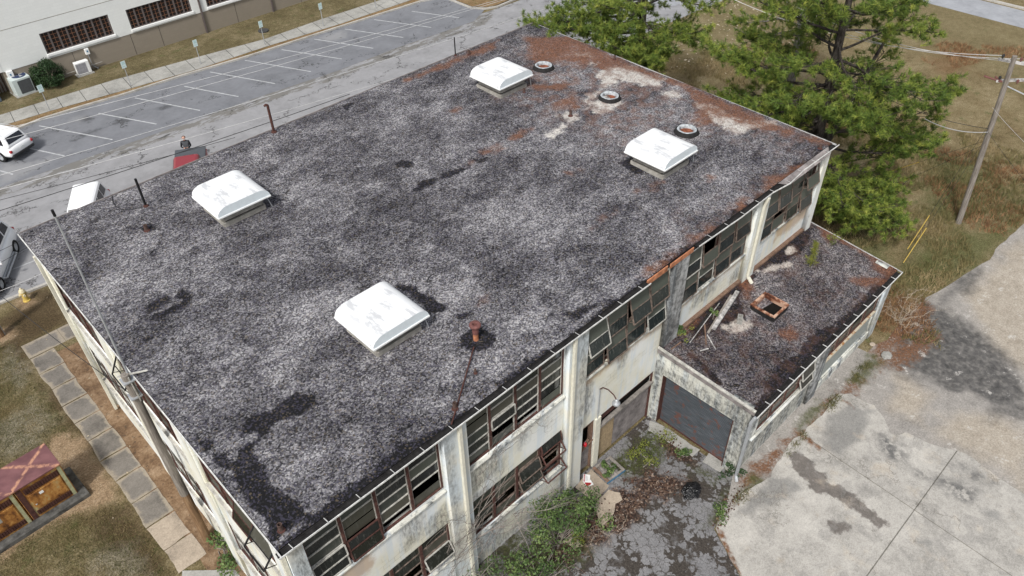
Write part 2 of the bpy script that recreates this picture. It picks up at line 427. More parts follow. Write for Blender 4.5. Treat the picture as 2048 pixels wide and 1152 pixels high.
M['verge'] = grass_mat('brown_verge', [(.07, .042, .018), (.15, .095, .045), (.22, .15, .08), (.30, .22, .13)], 1.2)
M['bank'] = grass_mat('bank_grass', [(.045, .037, .020), (.090, .074, .038), (.135, .112, .060), (.23, .19, .12)], 1.2)
def soil_mat():
    n = N('red_clay_soil', .95, .1); a = n.noise(1.3, 7, .68); f = n.noise(9, 7, .82); k = n.vor(3.2, 'DISTANCE_TO_EDGE', vec=n.scaled((1, .8, 1)))
    c = n.ramp(n.m('ADD', n.m('MULTIPLY', a, .6), n.m('MULTIPLY', f, .45)), [(.38, (.075, .045, .028)), (.52, (.21, .135, .080)), (.64, (.34, .245, .16)), (.8, (.50, .41, .31))])
    n.col(n.mix(n.m('MULTIPLY', n.thr(n.noise(5, 6, .7), .56, .66), .7), c, (.075, .056, .043))); n.bump(n.m('ADD', a, f), .9, .06); return n.mat
M['soil'] = soil_mat()

def asphalt(name, base, crack=.5, patch=None, scale=1.0, warm=0.):
    n = N(name, .9, .2); f = n.noise(30, 4, .7); b = n.noise(.6, 6, .62); m_ = n.noise(3, 6, .65)
    k = [(.30, tuple(x * .66 for x in base)), (.5, base), (.72, tuple(x * 1.30 for x in base))]
    c = n.ramp(n.m('ADD', n.m('ADD', n.m('MULTIPLY', b, .5), n.m('MULTIPLY', m_, .25)), n.m('MULTIPLY', f, .25)), k)
    if patch: c = patch(n, c, f, b, m_)
    # cracks: warped cell edges, only here and there
    wv = n.nd('VectorMath', operation='ADD'); n.put(wv.inputs[0], n.pos)
    dn = n.nd('VectorMath', operation='SCALE'); n.put(dn.inputs[0], n.noise(1.6, 5, .65, out='Color')); dn.inputs['Scale'].default_value = 2.2; n.put(wv.inputs[1], dn.outputs[0])
    e = n.vor(.36 * scale, 'DISTANCE_TO_EDGE', vec=n.scaled((.55, 1.25, 1), wv.outputs[0]))
    w_ = n.m('MULTIPLY', n.thr(e, .020, .004), n.thr(n.noise(.45, 5, .65), .69 - crack * .3, .74 - crack * .3))
    c = n.mix(n.m('MULTIPLY', w_, .85), c, (.035, .033, .032))
    n.col(c); n.bump(f, .35, .015); return n.mat
def street_patch(n, c, f, b, m_):
    d = n.attr('band')                                                       # worn seam between lot and road
    s_ = n.thr(n.m('ADD', d, n.m('MULTIPLY', n.m('SUBTRACT', m_, .5), .7)), .46, .56)
    c = n.mix(n.m('MULTIPLY', s_, n.thr(n.noise(1.3, 7, .7, n.scaled((.45, 1.5, 1))), .46, .50)), c, (.165, .160, .150))
    wp = n.m('MULTIPLY', s_, n.thr(n.noise(1.0, 6, .7, n.scaled((.4, 1.6, 1))), .58, .61))
    return n.mix(wp, c, (.085, .083, .082))
def lot_patch(n, c, f, b, m_):
    c = n.mix(n.m('MULTIPLY', n.zone('oil', .5, 2.5, .12, 6), .7), c, (.035, .035, .037))
    return n.mix(n.m('MULTIPLY', n.zone('scuff', .6, 2.5, .2, 6), .5), c, (.30, .30, .30))
M['street'] = asphalt('grey_street', (.262, .262, .270), .75, street_patch)
M['lot'] = asphalt('dark_parking_asphalt', (.172, .178, .194), .62, lot_patch)
M['far_road'] = asphalt('pale_road', (.30, .31, .33), .1)
M['line'] = plain('road_paint', (.40, .41, .42), .8, .2, var=.3, scale=4, vec='pos')

def conc(name, base, extra=None, grain=22, gl=(.76, 1.2)):
    n = N(name, .88, .2); b = n.noise(.55, 6, .62, dist=.4); m_ = n.noise(2.6, 7, .7); f = n.noise(12, 7, .8)
    v = n.m('ADD', n.m('ADD', n.m('MULTIPLY', b, .42), n.m('MULTIPLY', m_, .28)), n.m('MULTIPLY', f, .32))
    c = n.ramp(v, [(.36, tuple(x * .55 for x in base)), (.5, base), (.64, tuple(min(.8, x * 1.30) for x in base))])
    c = n.mix(n.m('MULTIPLY', n.thr(n.noise(6, 7, .75), .62, .72), .4), c, (.12, .115, .105))
    if extra: c = extra(n, c, b, m_, f)
    c = n.grit(c, grain, *gl)
    n.col(c); n.bump(n.m('ADD', f, m_), .3, .015); return n.mat
def pad_extra(n, c, b, m_, f):
    c = n.mix(n.m('MULTIPLY', n.zone('grey', .35, 2.2, .10, 7), .72), c, n.ramp(f, [(.3, (.13, .13, .125)), (.7, (.23, .225, .215))]))
    c = n.mix(n.m('MULTIPLY', n.zone('wet', .50, 3.2, .05, 8), n.thr(n.noise(2.5, 7, .7), .25, .5, .6, .95)), c, n.ramp(m_, [(.35, (.105, .094, .085)), (.7, (.175, .155, .14))]))
    c = n.mix(n.m('MULTIPLY', n.m('MULTIPLY', n.zone('soot', .55, 2.2, .2, 7), n.thr(m_, .38, .54)), .9), c, (.085, .085, .085))
    c = n.mix(n.m('MULTIPLY', n.thr(n.noise(1.0, 5, .6), .55, .72), .28), c, (.52, .43, .32))
    wv = n.nd('VectorMath', operation='ADD'); n.put(wv.inputs[0], n.pos); dn = n.nd('VectorMath', operation='SCALE'); n.put(dn.inputs[0], n.noise(1.3, 6, .7, out='Color')); dn.inputs['Scale'].default_value = 1.8; n.put(wv.inputs[1], dn.outputs[0])
    c = n.mix(n.m('MULTIPLY', n.m('MULTIPLY', n.thr(n.vor(.40, 'DISTANCE_TO_EDGE', vec=wv.outputs[0]), .012, .003), n.thr(n.noise(.5, 5, .6), .50, .56)), .6), c, (.10, .09, .075))
    c = n.mix(n.m('MULTIPLY', n.thr(n.noise(.8, 8, .72, dist=.8), .53, .60), .38), c, n.ramp(f, [(.3, (.17, .165, .155)), (.7, (.27, .26, .245))]))
    c = n.mix(n.m('MULTIPLY', n.thr(n.noise(9, 4, .7), .66, .70), .5), c, (.09, .085, .08))
    j = n.m('ABSOLUTE', n.m('SUBTRACT', n.attr('joint1'), .5)); j2 = n.m('ABSOLUTE', n.m('SUBTRACT', n.attr('joint2'), .5))
    wob = n.m('MULTIPLY', n.m('SUBTRACT', n.noise(4, 4, .6), .5), .012)
    c = n.mix(n.m('MULTIPLY', n.thr(n.m('ADD', j, wob), .014, .005), .75), c, (.055, .048, .036))
    c = n.mix(n.m('MULTIPLY', n.thr(n.m('ADD', j2, wob), .012, .004), .6), c, (.075, .062, .04))
    st = n.zone('straw', .4, 4, .08, 6)
    return n.mix(st, c, n.ramp(f, [(.3, (.055, .028, .016)), (.7, (.24, .115, .055))]))
M['pad'] = conc('concrete_slab', (.375, .358, .328), pad_extra)
M['walk'] = conc('old_sidewalk', (.30, .295, .275))
def path_extra(n, c, b, m_, f):
    return n.mix(n.m('MULTIPLY', n.zone('edge', .75, 2.6, .12, 7), .7), c, (.34, .29, .22))
M['path'] = conc('exposed_aggregate_slab', (.165, .150, .132), path_extra)
M['slab'] = conc('tan_slab', (.34, .285, .225))
def drive_extra(n, c, b, m_, f):
    c = n.mix(n.m('MULTIPLY', n.zone('tan', 1.0, .8, .3, 8), .55), c, n.ramp(n.m('ADD', n.m('MULTIPLY', f, .5), n.m('MULTIPLY', m_, .5)), [(.34, (.27, .215, .15)), (.66, (.52, .46, .37))]))
    c = n.mix(n.m('MULTIPLY', n.zone('tar', 1.5, .8, .28, 9), n.thr(n.noise(3.5, 8, .75), .28, .58, .40, .97)), c, n.ramp(n.m('ADD', n.m('MULTIPLY', f, .4), n.m('MULTIPLY', m_, .6)), [(.36, (.030, .030, .030)), (.68, (.135, .13, .126))]))
    st = n.zone('straw', .8, 2.4, .12, 8)
    c = n.mix(n.m('MULTIPLY', st, n.thr(n.noise(9, 5, .7), .36, .52, .3, .95)), c, n.ramp(f, [(.3, (.055, .028, .016)), (.7, (.24, .12, .065))]))
    ch = n.m('MULTIPLY', n.thr(n.noise(1.3, 7, .72), .60, .64), .6)
    c = n.mix(ch, c, (.48, .46, .43))
    return n.mix(n.m('MULTIPLY', n.zone('moss', .6, 2.5, .14, 7), .85), c, n.ramp(f, [(.3, (.02, .028, .008)), (.7, (.10, .105, .035))]))
M['drive'] = conc('broken_driveway', (.275, .258, .238), drive_extra, 14, (.68, 1.28))
def yard_extra(n, c, b, m_, f):
    wv = n.nd('VectorMath', operation='ADD'); n.put(wv.inputs[0], n.pos)
    dn = n.nd('VectorMath', operation='SCALE'); n.put(dn.inputs[0], n.noise(3.0, 5, .7, out='Color')); dn.inputs['Scale'].default_value = .42; n.put(wv.inputs[1], dn.outputs[0])
    e = n.vor(3.4, 'DISTANCE_TO_EDGE', vec=wv.outputs[0])
    loose = n.thr(n.noise(.8, 7, .68), .46, .60)                            # where the top has crumbled to dark grit
    crk = n.thr(n.m('SUBTRACT', e, n.m('MULTIPLY', loose, .30)), .060, -.02)
    show = n.thr(n.noise(.9, 5, .6), .30, .44)
    grit = n.ramp(n.m('ADD', n.m('MULTIPLY', f, .55), n.m('MULTIPLY', n.noise(14, 5, .75), .5)), [(.34, (.018, .016, .014)), (.58, (.062, .053, .046)), (.76, (.22, .21, .20))])
    c = n.mix(n.m('MULTIPLY', crk, n.m('MAXIMUM', show, loose)), c, grit)
    lt = n.zone('litter', 1.0, 2.0, .2, 8, .12); lf = n.vor(17, out='Color')
    sp = n.nd('SeparateColor'); n.put(sp.inputs[0], lf)
    c = n.mix(n.m('MULTIPLY', lt, n.thr(n.noise(6, 6, .7), .30, .50, .3, 1.)), c, n.ramp(sp.outputs[0], [(.1, (.016, .010, .008)), (.5, (.055, .032, .024)), (.85, (.105, .066, .046)), (.98, (.26, .20, .16))]))
    return n.mix(n.m('MULTIPLY', n.m('MULTIPLY', n.zone('moss', 1.0, 2.6, .2, 8), n.thr(n.noise(5, 6, .75), .36, .56)), .85), c, n.ramp(f, [(.3, (.018, .022, .008)), (.7, (.075, .078, .030))]))
M['yard'] = conc('crazed_asphalt', (.178, .176, .180), yard_extra, 16, (.6, 1.4))

def leaf_mat(name, stops, trans=.15):
    n = N(name, .6, .25); v = n.attr('tone'); n.col(n.ramp(n.m('ADD', n.m('MULTIPLY', v, .75), n.m('MULTIPLY', n.rnd(), .25)), stops)); return n.mat
M['needle'] = leaf_mat('pine_needles', [(.0, (.030, .055, .012)), (.35, (.078, .128, .022)), (.7, (.185, .235, .042)), (1, (.36, .37, .075))])
M['bush'] = leaf_mat('shrub_leaves', [(.0, (.022, .045, .014)), (.5, (.075, .125, .036)), (.9, (.16, .21, .07)), (1, (.27, .29, .09))])
M['hedge'] = leaf_mat('dark_shrub_leaves', [(.0, (.008, .020, .007)), (.6, (.025, .055, .018)), (1, (.06, .10, .035))])
M['weed'] = leaf_mat('yellow_green_weed', [(.0, (.05, .07, .016)), (.5, (.125, .15, .03)), (1, (.26, .26, .05))])
M['drygrass'] = leaf_mat('dry_grass_blades', [(.0, (.055, .062, .022)), (.35, (.13, .125, .05)), (.7, (.24, .185, .09)), (1, (.37, .29, .17))])
M['redgrass'] = leaf_mat('russet_grass_blades', [(.0, (.09, .05, .025)), (.5, (.22, .12, .06)), (1, (.38, .23, .12))])
M['twig'] = plain('bare_twig', (.21, .185, .165), .9, .1, var=.4, scale=3)
M['twig_pale'] = plain('pale_dead_twig', (.40, .34, .27), .9, .1, var=.3, scale=3)
M['bark'] = (lambda n: (n.col(n.ramp(n.noise(3, 8, .75, n.scaled((3, 3, .9))), [(.35, (.014, .012, .010)), (.55, (.060, .052, .045)), (.75, (.17, .155, .14))])), n.bump(n.noise(5, 6, .7), .9, .05), n.mat)[2])(N('pine_bark', .95, .1))
M['bark_pale'] = (lambda n: (n.col(n.ramp(n.noise(3, 8, .75, n.scaled((3, 3, .9))), [(.35, (.07, .065, .06)), (.55, (.20, .185, .17)), (.75, (.36, .34, .32))])), n.bump(n.noise(5, 6, .7), .9, .05), n.mat)[2])(N('pale_pine_bark', .95, .1))

# ================================================================== SETTING: the ground and what lies on it
sheet('ground', [(-300, -200), (400, -200), (400, 500), (-300, 500)], -.02, 0, M['ground'])

kerb_px = [(0, 271), (33, 261), (86, 240), (167, 215), (240, 194), (367, 153), (433, 134), (500, 114), (680, 56), (845, 4)]
kerbN = poly_px(kerb_px); kerbN = [(-40, 43.4)] + [kerbN[0]] + kerbN[1:] + [(40.2, 41.5)]
walkN_top = [(-40, 48.2)] + poly_px([(0, 230), (103, 198), (227, 160), (403, 112), (530, 78), (647, 37), (700, 20)], .11) + [(70, 44.6)]
walkN_bot = [(-40, 46.0)] + poly_px([(-10, 256), (100, 222), (233, 185), (400, 137), (530, 94), (680, 48)], .11) + [(70, 42.6)]
lotS = [(-40, 35.6)] + poly_px([(0, 375), (283, 278), (500, 200), (680, 140), (790, 97), (947, 43), (963, 27)])
hyd_k = [tuple(gz(-400, 760)[:2]), tuple(gz(0, 606)[:2]), tuple(gz(95, 567)[:2])]
KY = hyd_k[1][1]
# the street: from the lot's edge to the kerb beside the building
street_P = [(-40, hyd_k[0][1] + 2)] + [hyd_k[1], hyd_k[2], (26, 25.6), (62, 23.5), (62, 36.0), (42.5, 36.6)] + list(reversed(lotS))
sheet('street', street_P, 0.0, .3, M['street'], {'band': lambda x, y: enc(1.1 - sd_line(lotS, x, y) * 1.0)})
lot_P = lotS + [(42, 38.2), (40.2, 39.6)] + list(reversed(kerbN))
oil = [poly_px(p) for p in ([(155, 240), (175, 233), (190, 236), (175, 246)], [(315, 215), (345, 208), (340, 217), (318, 219)], [(140, 283), (170, 265), (208, 255), (170, 272), (150, 283)], [(225, 250), (235, 238), (260, 240), (240, 245)])]
scf = [poly_px(p) for p in ([(0, 330), (70, 325), (140, 300), (60, 345), (0, 370)], [(640, 75), (690, 60), (690, 75), (655, 85)], [(140, 238), (165, 232), (165, 242)])]
sheet('parking_lot', lot_P, .004, .3, M['lot'], {'oil': lambda x, y: enc(sd_any(oil, x, y)), 'scuff': lambda x, y: enc(sd_any(scf, x, y))})
def stripe(name, a, b, wd=.1, z=.008):
    a = np.array(a[:2]); b = np.array(b[:2]); d = (b - a) / np.linalg.norm(b - a); nr = np.array([-d[1], d[0]]) * wd / 2
    o = MB().quad((*(a + nr), z), (*(b + nr), z), (*(b - nr), z), (*(a - nr), z)).build(name, M['line']); return tag(o, kind='structure')
c1 = lambda u, v: (u / 3, v / 3)
c2 = lambda u, v: (680 + u / 3, v / 3)
for a, b in [(c1(235, 755), c1(675, 838)), (c1(590, 680), c1(940, 745)), (c1(810, 588), c1(1200, 663)), (c1(1105, 518), c1(1430, 580)), (c1(1260, 432), c1(1650, 502)),
             (c1(1470, 362), c1(1865, 430)), (c1(1690, 298), c2(10, 354)), (c1(1885, 235), c2(200, 290)), (c2(30, 175), c2(380, 225)), (c2(205, 118), c2(548, 165)), (c2(430, 68), c2(715, 107)),
             ((60, 297), (129, 312)), ((-40, 330), (26, 349)), (c2(765, 35), c2(880, 47)), (c2(880, 47), c2(930, 30))]:
    stripe('stall_line', gz(*a), gz(*b), .10)
stripe('stall_line', gz(22, 540), gz(90, 513), .09, .004)
def kerb_strip(name, line, wd, h, mat, z0=-.01):
    m_ = MB()
    L = [np.array(p) for p in line]; nr = []
    for i in range(len(L)):
        d = L[min(i + 1, len(L) - 1)] - L[max(i - 1, 0)]; d = d / np.linalg.norm(d); nr.append(np.array([-d[1], d[0]]))
    for i in range(len(L) - 1):
        a, b, na, nb = L[i], L[i + 1], nr[i] * wd, nr[i + 1] * wd
        V = [(*a, z0), (*b, z0), (*(b + nb), z0), (*(a + na), z0), (*a, h), (*b, h), (*(b + nb), h), (*(a + na), h)]
        m_.add(V, [(0, 3, 2, 1), (4, 5, 6, 7), (0, 1, 5, 4), (1, 2, 6, 5), (2, 3, 7, 6), (3, 0, 4, 7)])
    return tag(m_.build(name, mat), kind='structure')
M['kerb'] = conc('chipped_kerb', (.40, .385, .355))
kerb_strip('kerb', kerbN, .16, .13, M['kerb'])
off = lambda L, d: [(p[0], p[1] + d) for p in L]
sheet('verge', off(kerbN, .16) + [(70, 40.5)] + list(reversed(walkN_bot)), .10, 0, M['verge'])
sheet('sidewalk', walkN_bot + list(reversed(walkN_top)), .115, .8, M['walk'])
for i, a in enumerate(np.arange(-2, 46, 1.52)):                          # joints across the far walk
    yb = np.interp(a, [p[0] for p in walkN_bot], [p[1] for p in walkN_bot]); yt = np.interp(a + .25, [p[0] for p in walkN_top], [p[1] for p in walkN_top])
    o = MB().quad((a, yb, .119), (a + .035, yb, .119), (a + .285, yt, .119), (a + .25, yt, .119)).build('sidewalk_joint', M['gutter_in']); tag(o, kind='structure')
sheet('bank_lawn', walkN_top + [(70, 60), (-40, 60)], .10, 0, M['bank'])
isl = [(39.9, 40.4), (39.9, 38.3), (40.5, 37.4), (41.4, 37.0), (45, 37.2), (60, 37.2), (60, 41)]
sheet('verge', isl, .11, 0, M['verge']); kerb_strip('kerb', [(39.8, 41.5), (39.8, 38.2), (40.45, 37.25), (41.4, 36.85), (45, 37.0), (60, 37.0)], -.14, .13, M['kerb'])

# lawn beside the building, clay strip, slab path
px = lambda *ps: poly_px(ps)
lawn_P = [(-40, -30), (.6, -30), (.6, KY - .1)] + [(hyd_k[2][0] + 1, hyd_k[2][1])] + [hyd_k[2], hyd_k[1], hyd_k[0], (-40, hyd_k[0][1] - 1)]
lawn_P = [(-26, -14), (.9, -14), (.9, hyd_k[2][1] - .2), hyd_k[2], hyd_k[1], (-26, 22.0)]
soilz = [px((0, 1130), (60, 1075), (130, 1040), (200, 1015), (240, 1000), (225, 955), (190, 915), (165, 880), (130, 862), (100, 875), (80, 960), (0, 1020)), px((30, 600), (62, 590), (75, 604), (50, 616), (34, 612)), px((0, 655), (22, 660), (36, 672), (5, 690), (-30, 690))]
brown = [px((70, 590), (140, 640), (45, 690), (60, 735), (110, 820), (170, 900), (190, 895), (130, 790), (40, 740), (0, 700), (0, 640)), px((175, 1035), (250, 1005), (350, 1152), (290, 1152), (200, 1090)), px((60, 570), (110, 575), (140, 650), (80, 650))]
palez = [px((0, 850), (60, 800), (110, 840), (60, 900), (0, 920)), px((180, 1110), (260, 1090), (300, 1152), (180, 1152)), px((20, 690), (60, 740), (40, 780), (0, 740))]
sheet('lawn', lawn_P, .006, .22, M['lawn'], {'soil': lambda x, y: enc(sd_any(soilz, x, y)), 'brown': lambda x, y: enc(sd_any(brown, x, y)), 'pale': lambda x, y: enc(sd_any(palez, x, y))})
kerb_strip('kerb', [(-26, 22.2), hyd_k[1], hyd_k[2], (9, 26.0), (26, 25.4)], -.17, .11, M['kerb'])
sheet('clay_strip', rough_poly([(-.75, 21.5), (-.75, 3.0), (.75, 3.0), (.75, 21.5)], .4, .07), .012, 0, M['soil'])
# path slabs: two strips turning the corner behind the building
def slab_path():
    edL = [px((47, 690))[0], px((140, 860))[0], px((240, 985))[0], px((300, 1075))[0], px((350, 1140))[0]]
    k = 0
    ys = [21.9, 20.6, 19.3, 18.0, 16.7, 15.4, 14.05, 12.7, 11.3, 9.9, 8.6, 7.4]
    for y1, y0 in zip(ys[:-1], ys[1:]):
        g = .02; xl0 = -1.50 + .04 * math.sin(y0 * 3); xl1 = -1.50 + .04 * math.sin(y1 * 3); xr = -.46
        P = rough_poly([(xl0, y0 + g), (xr, y0 + g + .02), (xr, y1 - g), (xl1, y1 - g)], .2, .035, k)
        A = np.array(P)
        sheet('path_slab', P, .020 + .004 * (k % 3), .12, M['slab'] if k >= 9 else M['path'], {'edge': lambda x, y, A=A: enc(.09 - sd_poly(A, x, y), .3)}); k += 1
    for x0, x1 in ((-1.5, .1), (.12, 1.4)):
        P = rough_poly([(x0, 21.94), (x1, 21.92), (x1, 23.05), (x0, 23.05)], .25, .016, k); A = np.array(P)
        sheet('path_slab', P, .022, .12, M['path'], {'edge': lambda x, y, A=A: enc(.14 - sd_poly(A, x, y), .3)}); k += 1
slab_path()

# right-hand field, far roads
pine_xy = [(33., 15.6), (32., 3.3), (40.5, 9.4)]
field_P = [(26.0, -45), (140, -45), (140, 24), (62, 23.6), (26.0, 25.5)]
redz = [px((1560, 560), (1640, 420), (1720, 400), (1700, 500), (1640, 560)), px((1850, 120), (1920, 85), (1960, 120), (1900, 160)), px((1740, 600), (1820, 570), (1850, 610), (1790, 660), (1740, 650))]
grnz = [px((1780, 560), (1860, 470), (1990, 460), (2048, 430), (1960, 540), (1850, 590)), px((1600, 400), (1750, 380), (1780, 540), (1660, 480)), px((1880, 300), (1960, 330), (1950, 440), (1850, 430))]
mown = [px((1380, 130), (1380, -40), (1870, -20), (2060, 60), (2060, 170), (1950, 130), (1800, 80), (1500, 60))]
sheet('field', field_P, .004, .5, M['field'], {'straw': lambda x, y: np.maximum(enc(sd_any(redz, x, y), 2.), enc(1.6 - np.min([np.hypot(x - a, y - b) for a, b in pine_xy], axis=0), 2.)),
      'green': lambda x, y: enc(sd_any(grnz, x, y), 2.), 'mown': lambda x, y: enc(sd_any(mown, x, y), 4.)})
far = px((1881, 13), (2048, 57), (2300, 125)); far2 = px((2330, 90), (2048, 22), (1951, -2), (1870, -22), (1780, -22))
sheet('far_road', far + far2 + px((1800, -8)), .010, 0, M['far_road'])
kerb_strip('kerb', px((2330, 88), (2048, 20), (1951, -4), (1870, -24)), -.25, .14, M['kerb'])
sheet('far_road', px((1300, 12), (1350, 12), (1380, -2), (1500, -60), (1200, -60)), .012, 0, M['far_road'])
stripe('stall_line', gz(1360, 9), gz(1392, -6), .12, .016)

# driveway, yard, concrete pad
drive_P = [tuple(gz(a, b)[:2]) for a, b in [(2400, 215), (2048, 447), (1965, 527), (1890, 575), (1840, 600), (1775, 680), (1735, 705)]] + [(25.0, -3.7), (15.4, -3.7)] + px((1455, 1000), (1431, 1058), (1481, 1152), (1620, 1420), (2300, 1420), (3200, 900))
cA = lambda u, v: (1368 + u / 3, 768 + v / 3)
tar = [px((1770, 650), (1850, 605), (1900, 620), (1950, 660), (2048, 745), (2048, 835), (1985, 825), (1925, 780), (1850, 765), (1790, 730)), px((1900, 570), (1960, 535), (1940, 570), (1880, 610))]
tan = [px((1930, 590), (2048, 470), (2100, 640), (2060, 760), (1990, 700)), px((1880, 830), (1990, 830), (2060, 860), (2060, 985), (1960, 920), (1890, 880)), px((1800, 750), (1860, 790), (1830, 840), (1780, 820))]
dstraw = [px((1740, 700), (1780, 640), (1840, 600), (1870, 615), (1800, 690), (1760, 745)), px((1760, 720), (1860, 650), (1880, 680), (1800, 740)), px((1590, 880), (1660, 800), (1720, 750), (1735, 760), (1680, 810), (1620, 870)), px((1470, 960), (1560, 890), (1600, 860), (1580, 900), (1500, 980))]
moss = [px((1700, 760), (1745, 705), (1765, 720), (1725, 770)), px((1480, 1000), (1500, 950), (1530, 960), (1500, 1000)), px((1590, 850), (1640, 800), (1650, 815), (1600, 865))]
sheet('driveway', rough_poly(drive_P, .5, .16, 3, keep=(6, 7, 8, 13, 14, 15, 16)), .008, .28, M['drive'], {'tar': lambda x, y: enc(sd_any(tar, x, y)), 'tan': lambda x, y: enc(sd_any(tan, x, y)), 'straw': lambda x, y: enc(sd_any(dstraw, x, y)), 'moss': lambda x, y: enc(sd_any(moss, x, y))})
yard_P = [(-8, .38), (15.4, .38), (15.4, -3.7)] + px((1470, 985), (1440, 1030), (1428, 1058), (1481, 1156), (1620, 1430)) + [(2, -9)]
litter = [px((1140, 1000), (1180, 985), (1240, 970), (1330, 960), (1320, 1000), (1260, 1060), (1200, 1100), (1130, 1152), (1060, 1152)), px((1230, 960), (1300, 930), (1400, 960), (1330, 1010)), px((1130, 975), (1165, 1000), (1200, 1060), (1140, 1060)), px((1300, 850), (1360, 880), (1400, 930), (1330, 920)), px((1420, 1060), (1440, 1000), (1480, 960), (1500, 980), (1450, 1060))]
ymoss = [px((1215, 930), (1260, 890), (1300, 860), (1350, 880), (1330, 910), (1290, 940), (1250, 960)), px((1410, 1060), (1420, 1020), (1450, 980), (1480, 960), (1490, 985), (1445, 1040)), px((1380, 930), (1440, 950), (1440, 975), (1390, 950)), px((1130, 1100), (1160, 1050), (1190, 1100), (1150, 1140)), px((880, 1152), (1000, 1060), (1100, 1060), (1130, 1152), (1000, 1300), (800, 1300))]
sheet('yard', yard_P, .004, .14, M['yard'], {'litter': lambda x, y: enc(sd_any(litter, x, y), .7), 'moss': lambda x, y: enc(sd_any(ymoss, x, y), .7)})
k = 0
sheet('paving_slab', px((365, 1142), (470, 1140), (520, 1200), (360, 1200)), .024, 0, M['walk'])
for P in ((1150, 975), (1182, 938), (1218, 972), (1188, 1002)), ((1188, 1005), (1217, 980), (1240, 986), (1245, 1000), (1231, 1008), (1223, 1035), (1206, 1054), (1198, 1045)), ((1127, 1082), (1145, 1066), (1166, 1093), (1149, 1101)), ((1418, 905), (1455, 930), (1440, 945), (1405, 925)), ((1300, 842), (1322, 850), (1400, 900), (1385, 915), (1330, 880), (1296, 862)):
    sheet('paving_slab', rough_poly(px(*P), .15, .05, k), .022, 0, M['slab'] if k < 3 else M['walk']); k += 1
pad_px = [cA(190, 870), cA(240, 820), cA(330, 720), cA(345, 660), cA(520, 560), cA(560, 470), cA(610, 400), cA(640, 350), cA(720, 300), cA(740, 260), cA(830, 190), cA(880, 110), cA(930, 60), cA(1000, 60), cA(1080, 110), cA(1140, 130), cA(1200, 210), cA(1230, 290), cA(1270, 315), cA(1330, 290), cA(1500, 370), cA(1640, 405), cA(1720, 440), cA(1790, 500), cA(1870, 555), cA(2040, 665), (2400, 1190), (2300, 1420), (1640, 1420), cA(340, 1152), cA(260, 1010)]
wet = [px(*[cA(*p) for p in q]) for q in ([(640, 400), (700, 420), (780, 480), (780, 520), (850, 540), (850, 590), (960, 620), (1050, 690), (1100, 740), (1250, 860), (1150, 860), (1040, 770), (920, 700), (850, 660), (770, 650), (740, 590), (640, 490)], [(850, 820), (1020, 850), (960, 900), (880, 890)])]
greyz = [px(*[cA(*p) for p in q]) for q in ([(300, 800), (420, 660), (530, 560), (720, 600), (640, 680), (420, 760)], [(840, 400), (860, 200), (1000, 130), (1120, 160), (1060, 330), (940, 420)], [(1360, 920), (1470, 950), (1440, 990), (1380, 960)], [(1750, 750), (1900, 780), (1880, 830)])]
sootz = [px(*[cA(*p) for p in q]) for q in ([(1160, 300), (1280, 330), (1330, 460), (1280, 480), (1180, 400)], [(1340, 480), (1500, 560), (1620, 580), (1770, 640), (1720, 730), (1640, 690), (1560, 620), (1400, 550)], [(1600, 470), (1780, 540), (1850, 600), (1740, 580)])]
pstr = [px(*[cA(*p) for p in q]) for q in ([(700, 290), (740, 320), (830, 395), (815, 405), (730, 345), (690, 310)], [(900, 80), (980, 110), (1030, 155), (960, 115)], [(190, 870), (215, 860), (275, 1000), (345, 1152), (325, 1152), (250, 1010)])]
J1 = px((1960, 838), (1826, 1023), (1640, 1282)); J2 = px((1560, 840), (1826, 1023), (2200, 1272))
def sgn(L):
    a = np.array(L[0]); b = np.array(L[-1]); d = (b - a) / np.linalg.norm(b - a)
    return lambda x, y: np.clip(.5 + ((x - a[0]) * d[1] - (y - a[1]) * d[0]) / 2, 0, 1)
sheet('concrete_pad', rough_poly(px(*pad_px), .22, .07, 9, keep=(25, 26, 27, 28)), .034, .16, M['pad'], {'wet': lambda x, y: enc(sd_any(wet, x, y), .7), 'grey': lambda x, y: enc(sd_any(greyz, x, y)), 'soot': lambda x, y: enc(sd_any(sootz, x, y)), 'straw': lambda x, y: enc(sd_any(pstr, x, y), .5), 'joint1': sgn(J1), 'joint2': sgn(J2)})
